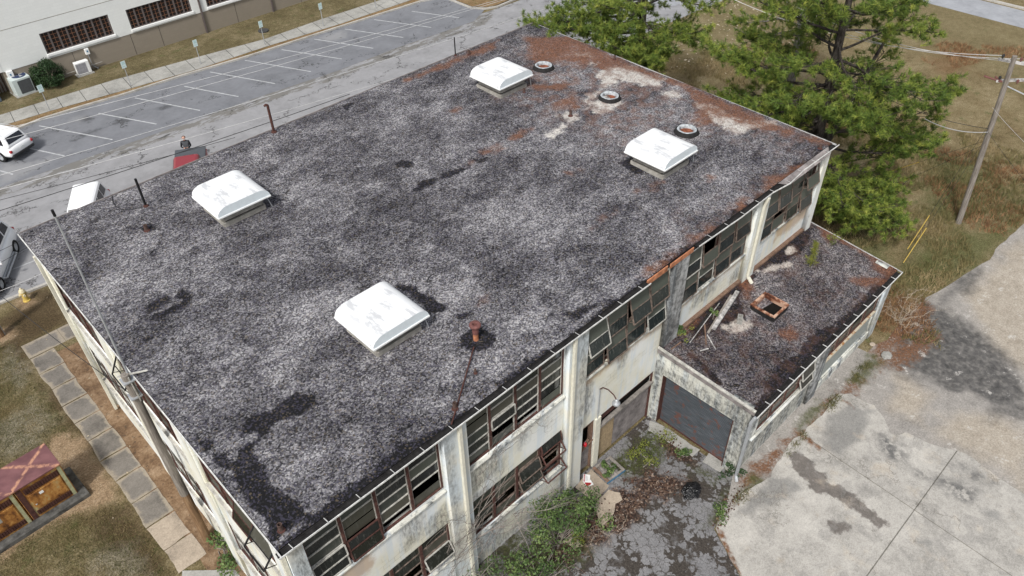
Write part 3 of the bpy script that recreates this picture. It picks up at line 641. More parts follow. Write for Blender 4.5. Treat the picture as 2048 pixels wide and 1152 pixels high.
# ================================================================== THE FACTORY
def cells(s0, s1, z0, z1, holes):
    xs = sorted({s0, s1, *[v for h in holes for v in h[:2]]}); zs = sorted({z0, z1, *[v for h in holes for v in h[2:]]})
    xs = [v for v in xs if s0 <= v <= s1]; zs = [v for v in zs if z0 <= v <= z1]; out = []
    for a, b in zip(xs[:-1], xs[1:]):
        for c, d in zip(zs[:-1], zs[1:]):
            m_, q = (a + b) / 2, (c + d) / 2
            if not any(h[0] < m_ < h[1] and h[2] < q < h[3] for h in holes): out.append((a, b, c, d))
    return out
def wall_panel(name, axis, plane, inward, s0, s1, z0, z1, holes, mat, parent, grime=(), rust=(), thick=.22, cell=.16):
    """masonry wall: a skin carrying the stain masks, and a solid core 6 mm behind it. axis 'y': plane y=const, s=x"""
    V = []; F = []
    def pt(s, d, z): return (s, plane + inward * d, z) if axis == 'y' else (plane + inward * d, s, z)
    for a, b, c, d in cells(s0, s1, z0, z1, holes):
        ns, nz = max(1, int((b - a) / cell)), max(1, int((d - c) / cell)); base = len(V)
        for j in range(nz + 1):
            for i in range(ns + 1): V.append(pt(a + (b - a) * i / ns, 0, c + (d - c) * j / nz))
        for j in range(nz):
            for i in range(ns):
                q = base + j * (ns + 1) + i; F.append((q, q + 1, q + ns + 2, q + ns + 1))
        base = len(V); V += [pt(s, t, z) for z in (c, d) for t in (.006, thick) for s in (a, b)]
        F += [tuple(base + i for i in f) for f in ((0, 2, 3, 1), (4, 5, 7, 6), (0, 1, 5, 4), (2, 6, 7, 3), (0, 4, 6, 2), (1, 3, 7, 5))]
    V = np.array(V); s_ = V[:, 0] if axis == 'y' else V[:, 1]
    at = {'grime': enc(sd_any(grime, s_, V[:, 2]), .8) if grime else np.zeros(len(V)), 'rust': enc(sd_any(rust, s_, V[:, 2]), .8) if rust else np.zeros(len(V))}
    return np_mesh(name, V, np.array(F), mat, parent, at)

fac = thing('factory_building', (13, 8.7, 0), 'abandoned two storey cream factory with a wide flat dark gravel roof', 'building')
R = lambda a, b, c, d: [(a, c), (b, c), (b, d), (a, d)]
YW = .38
BAYS = [(.66, 5.05), (5.92, 10.15), (11.08, 15.42), (16.35, 20.6), (21.5, 25.55)]
UPZ, LOZ = (5.52, 7.74), (1.78, 3.76)
holes = [(a, b, *UPZ) for a, b in BAYS] + [(BAYS[0][0], BAYS[0][1], *LOZ), (BAYS[1][0], BAYS[1][1], *LOZ), (11.05, 11.9, 0, 2.78), (12.2, 15.36, 0, 2.7)]
grime = [R(3.4, 4.2, 4.1, 5.4), R(4.3, 5.1, 3.5, 4.7), R(6.0, 7.4, 4.2, 5.4), R(8.1, 8.5, 4.6, 5.5), R(11.05, 11.7, 3.4, 5.5), R(13.0, 13.5, 4.5, 5.5), R(5.9, 7.0, 3.7, 4.0), R(17.3, 19, 4.6, 5.3), R(0, .7, 0, 8.2), R(5.9, 10.2, .0, .5), R(20.0, 20.7, 4.2, 4.9), R(5.9, 7.4, .2, 1.7)]
rustz = [R(.6, 2.4, 4.5, 5.5), R(11.1, 15.4, 5.1, 5.5), R(16.4, 20.6, 5.2, 5.5), R(23.2, 25.9, 4.7, 5.5)]
wall_panel('wall', 'y', YW, 1, .22, 25.95, 0, 8.12, holes, M['wall'], fac, grime, rustz)
LW = [(1.15, 5.5), (6.5, 10.9), (11.9, 16.4)]
lholes = [(a, b, *UPZ) for a, b in LW] + [(a, b, *LOZ) for a, b in LW]
XW = .22
wall_panel('wall', 'x', XW, 1, YW + .24, 17.0, 0, 8.12, lholes, M['wall'], fac, [], [])
wall_panel('wall', 'x', 25.95, -1, YW + .24, 17.0, 0, 8.12, [], M['wall'], fac)
wall_panel('wall', 'y', 17.0, -1, .64, 25.7, 0, 8.2, [], M['wall'], fac)
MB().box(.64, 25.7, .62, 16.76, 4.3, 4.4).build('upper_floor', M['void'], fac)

RJ = lambda n: np.random.RandomState(9).normal(0, .06, 40)
def deck():
    nx, ny = 210, 142
    X, Y = np.meshgrid(np.linspace(.06, 25.98, nx), np.linspace(.22, 17.34, ny)); x, y = X.ravel(), Y.ravel()
    def rp(*ps): return [tuple(gr(a, b)[:2]) for a, b in ps]
    cB = lambda u, v: (240 + u / 2.795, 740 + v / 2.795)
    cC = lambda u, v: (u / 3, 384 + v / 3)
    cD = lambda u, v: (680 + u / 3, 384 + v / 3)
    cE = lambda u, v: (680 + u / 3, v / 3)
    cF = lambda u, v: (1040 + u / 5.12, v / 5.12)
    cG = lambda u, v: (1368 + u / 3, v / 3)
    c7 = lambda u, v: (1300 + u / 3.3875, 320 + v / 3.3875)
    f = lambda c, *ps: rp(*[c(*p) for p in ps])
    ell = lambda cx, cy, rx, ry, a0=0: rp(*[(cx + rx * math.cos(t), cy + ry * math.sin(t)) for t in np.linspace(0, 2 * math.pi, 16)[:-1]])
    dark = [f(cB, (440, 400), (500, 390), (570, 480), (640, 520), (690, 430), (790, 380), (830, 350), (870, 290), (930, 270), (1020, 240), (1080, 190), (1090, 140), (1000, 120), (900, 170), (840, 240), (760, 250), (680, 310), (690, 350), (780, 350), (740, 480), (650, 560), (560, 540)),
            f(cB, (670, 440), (760, 480), (810, 560), (830, 620), (820, 680), (890, 660), (940, 720), (1020, 790), (1020, 830), (950, 890), (880, 940), (850, 1040), (840, 930), (800, 840), (720, 720), (640, 600)),
            f(cC, (890, 690), (960, 630), (1020, 625), (1040, 650), (960, 700), (900, 725)), f(cC, (890, 760), (960, 730), (1060, 680), (1100, 650), (1150, 630), (1110, 690), (1000, 740), (970, 775)), f(cC, (1040, 630), (1090, 590), (1160, 600), (1110, 630)),
            ell(957, 681, 34, 22), f(cD, (690, 740), (790, 715), (800, 740), (710, 765)), f(cD, (340, 560), (440, 560), (560, 640), (640, 680), (620, 715), (540, 720), (480, 660)),
            f(cE, (440, 1140), (500, 1080), (560, 1070), (570, 1090), (520, 1120), (470, 1148)), f(cE, (570, 1065), (700, 1010), (780, 1000), (700, 1045), (600, 1080)), f(cE, (800, 965), (880, 950), (850, 985)), ell(809.5, 328, 19, 8),
            rp((1240, 325), (1262, 318), (1290, 345), (1270, 350)), f(c7, (840, 215), (1000, 150), (1190, -10), (1195, 10), (1000, 175), (850, 240)), f(cC, (860, 890), (930, 860), (900, 910)), f(cE, (0, 640), (90, 610), (40, 660)),
            ell(300, 455, 14, 8), rp((1125, 625), (1160, 615), (1200, 610), (1150, 640)), rp((1310, 560), (1330, 545), (1335, 556))]
    edge = .05 + .08 * np.sin(x * 1.7) + .06 * np.sin(x * 4.3 + 1)
    d_dark = sd_any(dark, x, y) * 1.3; d_dark = np.maximum(d_dark, (edge - (y - .22)) * .9)
    d_dark = np.maximum(d_dark, np.where((x > 1) & (x < 4.6), .30 - (y - .2), -9) * .8)
    straw = [f(cE, (1120, 230), (1380, 218), (1470, 262), (1560, 330), (1480, 400), (1330, 360), (1180, 400), (1130, 330)), f(cE, (390, 480), (560, 400), (760, 320), (960, 235), (920, 285), (740, 365), (600, 415), (400, 492)),
             f(cE, (1020, 840), (1080, 790), (1160, 760), (1100, 810), (1040, 852)), f(cE, (870, 915), (970, 865), (1000, 890), (930, 915)), f(cE, (1365, 1030), (1480, 985), (1400, 1045)), f(cE, (670, 665), (730, 650), (720, 680)), f(cE, (740, 980), (800, 960), (800, 985)),
             f(cE, (1150, 510), (1420, 500), (1300, 540), (1180, 530)), f(cE, (1280, 620), (1390, 590), (1420, 640), (1300, 660)), f(cE, (1780, 1150), (1920, 1095), (1890, 1130), (1830, 1152)),
             f(cF, (560, 420), (800, 500), (1000, 600), (1250, 690), (1500, 790), (1800, 900), (1760, 915), (1400, 820), (1200, 740), (1000, 690), (820, 720), (700, 620)), f(cG, (0, 510), (200, 590), (400, 680), (620, 770), (880, 860), (760, 850), (560, 790), (380, 760), (200, 700), (60, 640)),
             f(cG, (50, 720), (130, 620), (200, 690), (140, 760)), f(c7, (600, 330), (590, 270), (640, 260), (660, 320), (640, 350)), f(c7, (750, 255), (800, 130), (860, 115), (960, 60), (1080, 10), (960, 110), (860, 170), (780, 270)), f(c7, (0, 730), (100, 650), (250, 560), (400, 460), (470, 440), (300, 560), (60, 740)),
             f(c7, (330, 80), (450, 110), (420, 140)), f(c7, (-30, 200), (60, 160), (0, 215)), f(cD, (1520, 200), (1660, 120), (1600, 170)), f(cD, (820, 640), (880, 630), (840, 655)), f(cD, (1790, 500), (1900, 420), (2040, 360), (1980, 420), (1850, 500))]
    wash = [f(cE, (1100, 230), (1480, 260), (1700, 360), (2040, 500), (2040, 700), (1750, 900), (1500, 800), (1250, 700), (1000, 600), (1080, 430)), f(cG, (0, 500), (880, 850), (700, 900), (300, 820), (0, 800)), f(c7, (200, 560), (600, 280), (900, 90), (1190, -40), (1150, 60), (880, 220), (400, 520))]
    cV = lambda u, v: (1024 + u / 2.925, 80 + v / 2.925)
    bleach = [f(cV, (490, 200), (560, 150), (700, 150), (760, 190), (890, 225), (870, 265), (780, 275), (640, 235), (600, 265), (540, 270)), f(cV, (430, 350), (460, 320), (530, 285), (500, 330), (455, 360), (480, 400), (560, 415), (520, 430), (450, 400)), f(cV, (880, 300), (940, 290), (1000, 330), (930, 340)), f(cV, (1090, 375), (1170, 370), (1170, 420), (1110, 405)), f(cF, (780, 770), (860, 715), (1000, 690), (1160, 670), (1240, 740), (1330, 790), (1450, 820), (1440, 850), (1290, 870), (1180, 830), (1100, 800), (1020, 830), (960, 870), (860, 880)), f(cF, (520, 560), (700, 530), (740, 600), (600, 580)), f(cF, (700, 650), (790, 640), (780, 670)),
              f(cG, (80, 620), (200, 640), (300, 700), (410, 730), (540, 720), (540, 745), (420, 770), (330, 800), (200, 750)), f(cE, (1300, 690), (1380, 670), (1440, 700), (1380, 730)), f(cE, (1220, 810), (1340, 745), (1360, 760), (1260, 830)), ell(1214, 208, 26, 12), f(cE, (1500, 370), (1560, 375), (1530, 395))]
    z = zr(y) + .018 * np.sin(x * .9) * np.sin(y * .8) + .012 * np.sin(x * 2.1 + y * 1.3)
    V = np.stack([x, y, z], 1); ii, jj = np.meshgrid(np.arange(nx - 1), np.arange(ny - 1)); q = (jj * nx + ii).ravel()
    F = np.stack([q, q + 1, q + nx + 1, q + nx], 1)
    at = {'dark': enc(d_dark, .8), 'straw': enc(sd_any(straw, x, y), .8), 'wash': enc(sd_any(wash, x, y), 2.5), 'bleach': enc(sd_any(bleach, x, y), .8)}
    rf = np_mesh('roof', V, F, M['roof'], fac, at, smooth=True)
    b = MB()                                                            # slab under the gravel
    za, zb = zr(.22), zr(17.34)
    b.add([(.08, .24, za - .26), (25.9, .24, za - .26), (25.9, 17.3, zb - .26), (.08, 17.3, zb - .26), (.08, .24, za - .035), (25.9, .24, za - .035), (25.9, 17.3, zb - .035), (.08, 17.3, zb - .035)], [(0, 3, 2, 1), (4, 5, 6, 7), (0, 1, 5, 4), (1, 2, 6, 5), (2, 3, 7, 6), (3, 0, 4, 7)])
    b.build('roof_slab', M['gutter_in'], fac)
    # metal edge on the three sides without a gutter
    e = MB()
    e.bar((.03, .02, zr(0) - .03), (.03, 17.36, zr(17.36) - .03), .030, .07); e.build('edge_trim', M['gutter'], fac)
    e = MB(); e.bar((26.0, .05, zr(0) - .03), (26.0, 17.36, zr(17.36) - .03), .028, .06); e.build('edge_trim', M['trim'], fac)
    e = MB(); e.bar((.1, 17.37, zr(17.36) - .05), (25.95, 17.37, zr(17.36) - .05), .04, .16); e.build('edge_trim', M['ply_grey'], fac)
    # gutter along the near side: lip, trough, straps; a length is missing and the far end hangs bent
    xg0, xg1 = gy(1303, 560, 0.0)[0], gy(1398, 494, .05)[0]
    def gutter(pts, straps):
        g = MB()
        for a, b_ in zip(pts[:-1], pts[1:]): g.bar(a, b_, .022, .05)
        o = g.build('gutter', M['gutter'], fac)
        t = MB()
        for a, b_ in zip(pts[:-1], pts[1:]):
            a = Vector(a); b_ = Vector(b_)
            t.quad(a + Vector((0, .012, -.05)), b_ + Vector((0, .012, -.05)), (b_.x, .235, b_.z - .07), (a.x, .235, a.z - .07))
        t.build('trough', M['gutter_in'], o)
        for x_ in straps:
            for a, b_ in zip(pts[:-1], pts[1:]):
                if a[0] <= x_ <= b_[0]:
                    k = (x_ - a[0]) / (b_[0] - a[0]); p = Vector(a).lerp(Vector(b_), k); (s1 := MB()).bar(p + Vector((0, -.01, .032)), p + Vector((-.02, .17, .05)), .018, .010); s1.build('strap', M['trim'], o)
    zg = H - .01
    gutter([(-.02, 0, zg), (7.0, 0, zg - .01), (9.0, .03, zg - .02), (xg0, 0, zg)], np.arange(.35, xg0, 1.0) + RJ(15)[:len(np.arange(.35, xg0, 1.0))])
    gutter([(xg1, .04, zg), (19.0, -.02, zg - .02), (21.2, .02, zg - .02), (22.2, -.1, zg - .03), (23.4, .02, zg - .05), (26.05, -.04, zg)], np.arange(xg1 + .7, 26, 1.0))
    MB().box(xg0 + .05, xg0 + 1.15, .17, .215, H - .25, H - .03).box(xg0 + 1.3, xg1 - .1, .165, .21, H - .25, H - .06).build('fascia', M['rust_orange'], fac, bevel=.01)
    MB().box(-.0, xg0, .21, .238, H - .27, H - .06).box(xg1, 26, .21, .238, H - .27, H - .06).build('fascia', M['gutter_in'], fac)
    t = MB(); t.quad((21.8, .20, H + .01), (25.6, .2, H + .01), (25.3, -.07, H - .12), (22.2, -.1, H - .10)); t.add([(21.8, .20, H + .0), (25.6, .2, H + .0), (25.3, -.07, H - .13), (22.2, -.1, H - .11)], [(0, 3, 2, 1)])
    t.build('torn_flashing', M['ply_grey'], fac)
    return xg0, xg1
XG0, XG1 = deck()

def pilasters():
    for k, (a, b) in enumerate([(5.07, 5.9), (10.17, 11.03), (15.46, 16.28), (20.66, 21.44), (25.6, 26.0)]):
        z0 = 0 if k < 2 else 3.9
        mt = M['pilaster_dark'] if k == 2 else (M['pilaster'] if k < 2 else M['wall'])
        wall_panel('pilaster', 'y', .18, 1, a, b, z0, 8.02, [], mt, fac, [R(b - .35, b, 3, 8)] if k == 1 else ([R(a, a + .25, 2, 8)] if k == 0 else []), [], .21, .12)  # first two pilasters get a darker strip along one side
    wall_panel('pilaster', 'y', .2, 1, .20, .64, 0, 8.02, [], M['pilaster'], fac, [R(.3, .7, 4, 8)], [], .19, .12)
    for a, b in ((.62, 1.1), (5.55, 6.45), (10.95, 11.85), (16.45, 17.05)):
        wall_panel('pilaster', 'x', .13, 1, a, b, 0, 8.02, [], M['wall'], fac, [], [], .10, .16)
    MB().box(.40, 25.9, .28, .40, 5.43, 5.505).build('sill', M['wall_grimy'], fac, bevel=.012)
    MB().box(.66, 10.15, .30, .40, 1.69, 1.765).build('sill', M['wall_grimy'], fac, bevel=.012)
    for z in (5.43, 1.69): MB().box(.14, .235, .66, 16.4, z, z + .06).build('sill', M['rough_sill'], fac, bevel=.012)
    # downspouts
    for pts in ([(5.62, .13, 8.2), (5.62, .13, .15), (5.62, -.1, .05)], [(20.95, .02, 8.15), (20.95, .11, 7.7), (20.95, .11, 4.25), (20.95, -.12, 4.02)], [(10.32, .12, 8.2), (10.32, .12, .1)], [(.12, .32, 8.1), (.12, .32, .1)]):
        d = MB()
        for a, b in zip(pts[:-1], pts[1:]): d.bar(a, b, .12, .10, up=(0, 1, 0))
        d.build('downspout', M['cream_paint'], fac, bevel=.012)
    d = MB(); P0 = gr(66, 492)
    d.bar((.05, 16.2, 8.2), (.05, 16.2, .1), .11, .11, up=(0, 1, 0)); d.build('downspout', M['cream_paint'], fac, bevel=.012)
pilasters()

def window(parent, axis, plane, inward, s0, s1, z0, z1, cols, rows, mull, munt, pane, opened=(), missing=(), seed=0, fw=.05, two_lite=False):
    """steel window: frame + mullions (window), its panes (one mesh), each swung-out sash a sub-part"""
    rnd = random.Random(seed)
    def pt(s, d, z): return (s, plane + inward * d, z) if axis == 'y' else (plane + inward * d, s, z)
    def bx(m_, a, b, d0, d1, c, d, mi=0):
        p = pt(a, d0, c); q = pt(b, d1, d); m_.box(min(p[0], q[0]), max(p[0], q[0]), min(p[1], q[1]), max(p[1], q[1]), c, d, mi)
    f = MB(); g = MB(); cw = (s1 - s0) / cols; rh = (z1 - z0) / rows
    bx(f, s0, s1, .05, .12, z0, z0 + fw); bx(f, s0, s1, .05, .12, z1 - fw, z1)
    for i in range(cols + 1):
        hw = .045 if 0 < i < cols else .03; x = min(max(s0 + i * cw, s0 + hw), s1 - hw)
        bx(f, x - hw, x + hw, .035, .125, z0 + fw, z1 - fw)
    sashes = []
    for i in range(cols):
        a, b = s0 + i * cw + .05, s0 + (i + 1) * cw - .05
        for j in range(rows):
            c, d = z0 + j * rh + .02, z0 + (j + 1) * rh - .02
            if (i, j) in missing: continue
            if (i, j) in opened: sashes.append((a, b, c, d, opened[(i, j)])); continue
            p = [pt(a, .09, c), pt(b, .09, c), pt(b, .09, d), pt(a, .09, d)]
            off_ = rnd.uniform(-.006, .006); g.quad(*[(q[0], q[1] + (off_ if axis == 'y' else 0), q[2]) for q in p])
    fr = f.build('window', mull, parent)
    mt = MB()
    for i in range(cols):
        a, b = s0 + i * cw + .046, s0 + (i + 1) * cw - .046
        for j in range(1, rows):
            if two_lite and j % 2 == 0: bx(mt, a, b, .05, .115, z0 + j * rh - .025, z0 + j * rh + .025)
            elif rnd.random() > .06: bx(mt, a, b, .06, .112, z0 + j * rh - .016, z0 + j * rh + .016)
        bx(mt, a - .0, a + .022, .06, .112, z0 + fw, z1 - fw); bx(mt, b - .022, b, .06, .112, z0 + fw, z1 - fw)
    mt.build('muntin', munt, fr)
    if g.v: g.build('pane', pane, fr)
    for a, b, c, d, (ang, lites, msh, filled) in sashes:
        # hinge along the top edge, bottom swung outwards
        m_ = MB(); hgt = d - c; ca, sa = math.cos(ang), math.sin(ang)
        def sp(s, t): return pt(s, .03 - sa * t, d - ca * t)        # t = distance down from the hinge
        def rail(p, q, w_=.04): m_.bar(p, q, w_, w_, 0, up=(0, 0, 1))
        rail(sp(a, 0), sp(b, 0)); rail(sp(a, hgt), sp(b, hgt)); rail(sp(a, 0), sp(a, hgt)); rail(sp(b, 0), sp(b, hgt))
        for l in range(1, lites): rail(sp(a, hgt * l / lites), sp(b, hgt * l / lites), .028)
        for l in range(lites):
            if l in filled: m_.quad(sp(a, hgt * l / lites), sp(b, hgt * l / lites), sp(b, hgt * (l + 1) / lites), sp(a, hgt * (l + 1) / lites), 1)
        rail(pt(a, .05, c), sp(a, hgt * .9), .018); rail(pt(b, .05, c), sp(b, hgt * .9), .018)
        m_.build('sash', [msh, pane], fr)
    return fr
A22 = rad(22)
up2 = {}
# bays 1, 2: fixed lights in five rows with a few vents out
window(fac, 'y', YW, 1, *BAYS[0], *UPZ, 4, 5, M['maroon'], M['white_steel'], M['pane'], {(0, 0): (rad(10), 1, M['white_steel'], (0,)), (0, 1): (rad(9), 1, M['white_steel'], (0,)), (1, 0): (rad(16), 1, M['maroon'], (0,)), (1, 1): (rad(5), 1, M['maroon'], (0,))}, {(3, 1), (2, 0)}, 1)
window(fac, 'y', YW, 1, *BAYS[1], *UPZ, 4, 5, M['maroon'], M['white_steel'], M['pane'], {(1, 2): (rad(4), 1, M['white_steel'], (0,))}, {(1, 1), (2, 0)}, 2)
window(fac, 'y', YW, 1, *BAYS[0], *LOZ, 4, 4, M['maroon'], M['sash'], M['pane'], {(3, 1): (rad(30), 1, M['white_steel'], (0,))}, {(3, 0), (2, 0), (2, 1)}, 3)
window(fac, 'y', YW, 1, *BAYS[1], *LOZ, 4, 4, M['maroon'], M['sash'], M['pane'], {(3, 2): (rad(38), 1, M['maroon'], ()), (3, 3): (rad(12), 1, M['maroon'], (0,)), (3, 0): (rad(52), 1, M['maroon'], ()), (2, 1): (rad(28), 1, M['sash'], (0,)), (2, 2): (rad(20), 1, M['sash'], (0,))}, {(3, 1), (0, 0), (1, 1), (2, 0)}, 4)
# bays 3-5: two tiers of top-hung vents, most of them open
for k in (2, 3, 4):
    op = {}
    rk = random.Random(k * 5)
    for i in range(4):
        for j in (0, 1):
            op[(i, j)] = (rad(rk.choice([5, 8, 11, 16]) if j else rk.choice([3, 6, 8, 11])), 2, M['white_steel'] if (k, i, j) in ((2, 0, 1), (3, 0, 1), (3, 1, 0), (2, 3, 0)) else M['sash'], (0, 1) if (i * 3 + j + k) % 7 else (1,))
    window(fac, 'y', YW, 1, *BAYS[k], *UPZ, 4, 2, M['maroon'], M['sash'], M['pane_green'], op, (), 10 + k)
for k, (a, b) in enumerate(LW):
    op = {(0, 1): (rad(40), 2, M['black'], (0,)), (1, 1): (rad(18), 2, M['maroon'], (0, 1))} if k == 0 else ({(3, 1): (rad(30), 2, M['black'], ())} if k == 1 else {})
    window(fac, 'x', XW, 1, a, b, *UPZ, 4, 3, M['maroon'], M['maroon'], M['pane'], op, (), 20 + k)
    window(fac, 'x', XW, 1, a, b, *LOZ, 4, 3, M['maroon'], M['white_steel'], M['pane'], {(0, 2): (rad(35), 1, M['maroon'], ())} if k == 0 else {}, (), 30 + k)

# ground floor of the third bay: half-boarded door, post, boarded opening
d = MB(); d.box(11.07, 11.88, .50, .545, .02, 1.42); d.box(11.10, 11.85, .482, .502, .1, .62); d.box(11.12, 11.83, .482, .502, .72, 1.36)
do = d.build('door', M['ply_grey'], fac, bevel=.006)
MB().bar((11.0, .45, 1.36), (11.93, .45, 1.62), .04, .17, up=(0, 1, 0)).bar((11.02, .42, 1.50), (11.7, .42, 1.78), .05, .10, up=(0, 1, 0)).build('board', M['wood_brown'], do)
MB().box(11.05, 11.13, .40, .6, 0, 2.78).box(11.82, 11.90, .40, .6, 0, 2.78).box(11.13, 11.82, .40, .6, 2.70, 2.78).build('door_frame', M['wood_brown'], fac)
MB().box(11.9, 12.2, .30, .372, 0, 2.78).build('post', M['cream_paint'], fac, bevel=.01)
MB().box(12.21, 13.2, .46, .49, .04, 2.0).build('board', M['osb'], fac)
MB().box(13.23, 15.3, .47, .5, .04, 2.02).build('board', M['ply_grey'], fac)
MB().box(12.21, 15.35, .52, .56, 2.12, 2.69).build('transom', M['void'], fac)
MB().bar((12.2, .40, 2.06), (15.36, .40, 2.10), .16, .09).build('ledge', M['wood_grey'], fac)
MB().bar((12.2, .42, 2.66), (15.36, .42, 2.66), .06, .07).bar((15.32, .42, .0), (15.32, .42, 2.62), .06, .07, up=(0, 1, 0)).bar((12.24, .42, 2.14), (12.24, .42, 2.62), .05, .06, up=(0, 1, 0)).build('opening_frame', M['maroon'], fac)
MB().quad((12.3, .50, 2.2), (13.3, .50, 2.2), (13.3, .50, 2.6), (12.3, .50, 2.6)).build('pane', M['maroon'], fac)

# ================================================================== THE ANNEX
ax = thing('annex_building', (20.9, -1.7, 0), 'low grimy block annex with flat roof and shuttered bay, built against the factory wall', 'building')
AX0, AX1, AY0 = 15.42, 26.32, -3.70
wall_panel('wall', 'x', AX0, 1, AY0, .36, 0, 3.75, [(-3.18, -.02, 0, 2.72)], M['wall_grimy'], ax, [R(-4, .4, 2.7, 3.2), R(-4, -2.9, 0, 3.9)], [], .24, .12)
AW = [(16.35, 20.35), (21.2, 25.75)]
wall_panel('wall', 'y', AY0, 1, AX0 + .25, AX1, 0, 3.62, [(AW[0][0], AW[0][1], 1.62, 3.1), (AW[1][0], AW[1][1], .45, 3.1)], M['wall_grimy'], ax, [R(15, 21, 0, 1.6), R(20.3, 21.2, 0, 3.6)], [], .24, .12)
wall_panel('wall', 'x', AX1, -1, AY0 + .25, .36, 0, 3.75, [], M['wall_grimy'], ax, [], [], .24, .2)
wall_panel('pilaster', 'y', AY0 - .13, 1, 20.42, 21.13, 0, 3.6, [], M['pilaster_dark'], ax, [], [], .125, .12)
wall_panel('pilaster', 'y', AY0 - .1, 1, 25.8, 26.3, 0, 3.6, [], M['pilaster'], ax, [R(25.8, 26.3, 0, 3.6)], [], .095, .12)
MB().box(16.0, 20.4, AY0 - .09, AY0 + .0, 1.54, 1.605).build('sill', M['wall'], ax, bevel=.012)
window(ax, 'y', AY0, 1, *AW[0], 1.62, 3.1, 4, 3, M['maroon'], M['sash'], M['pane'], {(3, 0): (rad(20), 1, M['white_steel'], (0,)), (3, 1): (rad(15), 1, M['white_steel'], (0,))}, {(1, 1), (0, 2)}, 51)
window(ax, 'y', AY0, 1, AW[1][0], AW[1][1], 1.68, 3.1, 4, 3, M['maroon'], M['sash'], M['pane'], {}, {(2, 1), (0, 1), (3, 2)}, 52)
pb = MB()
for i in range(4): pb.box(21.22 + i * 1.135, 21.22 + i * 1.135 + 1.115, AY0 + .06, AY0 + .09, .47, 1.56)
pb.build('infill_panel', plain('grey_green_panel', (.27, .29, .275), .7, .3, var=.12), ax)
MB().box(21.15, 25.8, AY0 - .03, AY0 + .12, 1.57, 1.67).build('lintel', M['rusty_cream'], ax, bevel=.01)
MB().box(21.15, 25.8, AY0 - .06, AY0 - .005, 0, .44).build('plinth', M['wall_grimy'], ax, bevel=.01)
# roll-up shutter, reveal and frame
sh = MB(); prof = []
for i in range(37):
    z = 2.72 - i * .0735; prof += [(0, z), (.022, z - .018), (.022, z - .055)]
V = []; F = []
for y in (-3.14, -.06):
    for dx, z in prof: V.append((AX0 + .24 - dx, y, max(.0, z)))
k = len(prof)
for i in range(k - 1): F.append((i, i + 1, k + i + 1, k + i))
def shutter_mat():
    n = N('blue_grey_shutter', .5, .4, .2); s_ = n.noise(2.2, 6, .7, n.scaled((1, 1, 1.2))); l = n.noise(3, 5, .7, n.scaled((1, .6, 14)))
    c = n.ramp(l, [(.35, (.026, .031, .037)), (.55, (.060, .070, .082)), (.75, (.135, .148, .162))])
    n.col(n.mix(n.m('MULTIPLY', n.thr(s_, .555, .61), .85), c, (.11, .042, .03))); return n.mat
sh.add(V, F); sh.build('shutter', shutter_mat(), ax)
MB().box(AX0 + .0, AX0 + .26, -.055, -.022, 0, 2.7).box(AX0, AX0 + .26, -3.178, -3.145, 0, 2.7).box(AX0 + .1, AX0 + .26, -3.14, -.06, 2.68, 2.718).box(AX0 + .18, AX0 + .25, -3.14, -.06, 0, .05).build('shutter_frame', M['rust'], ax)
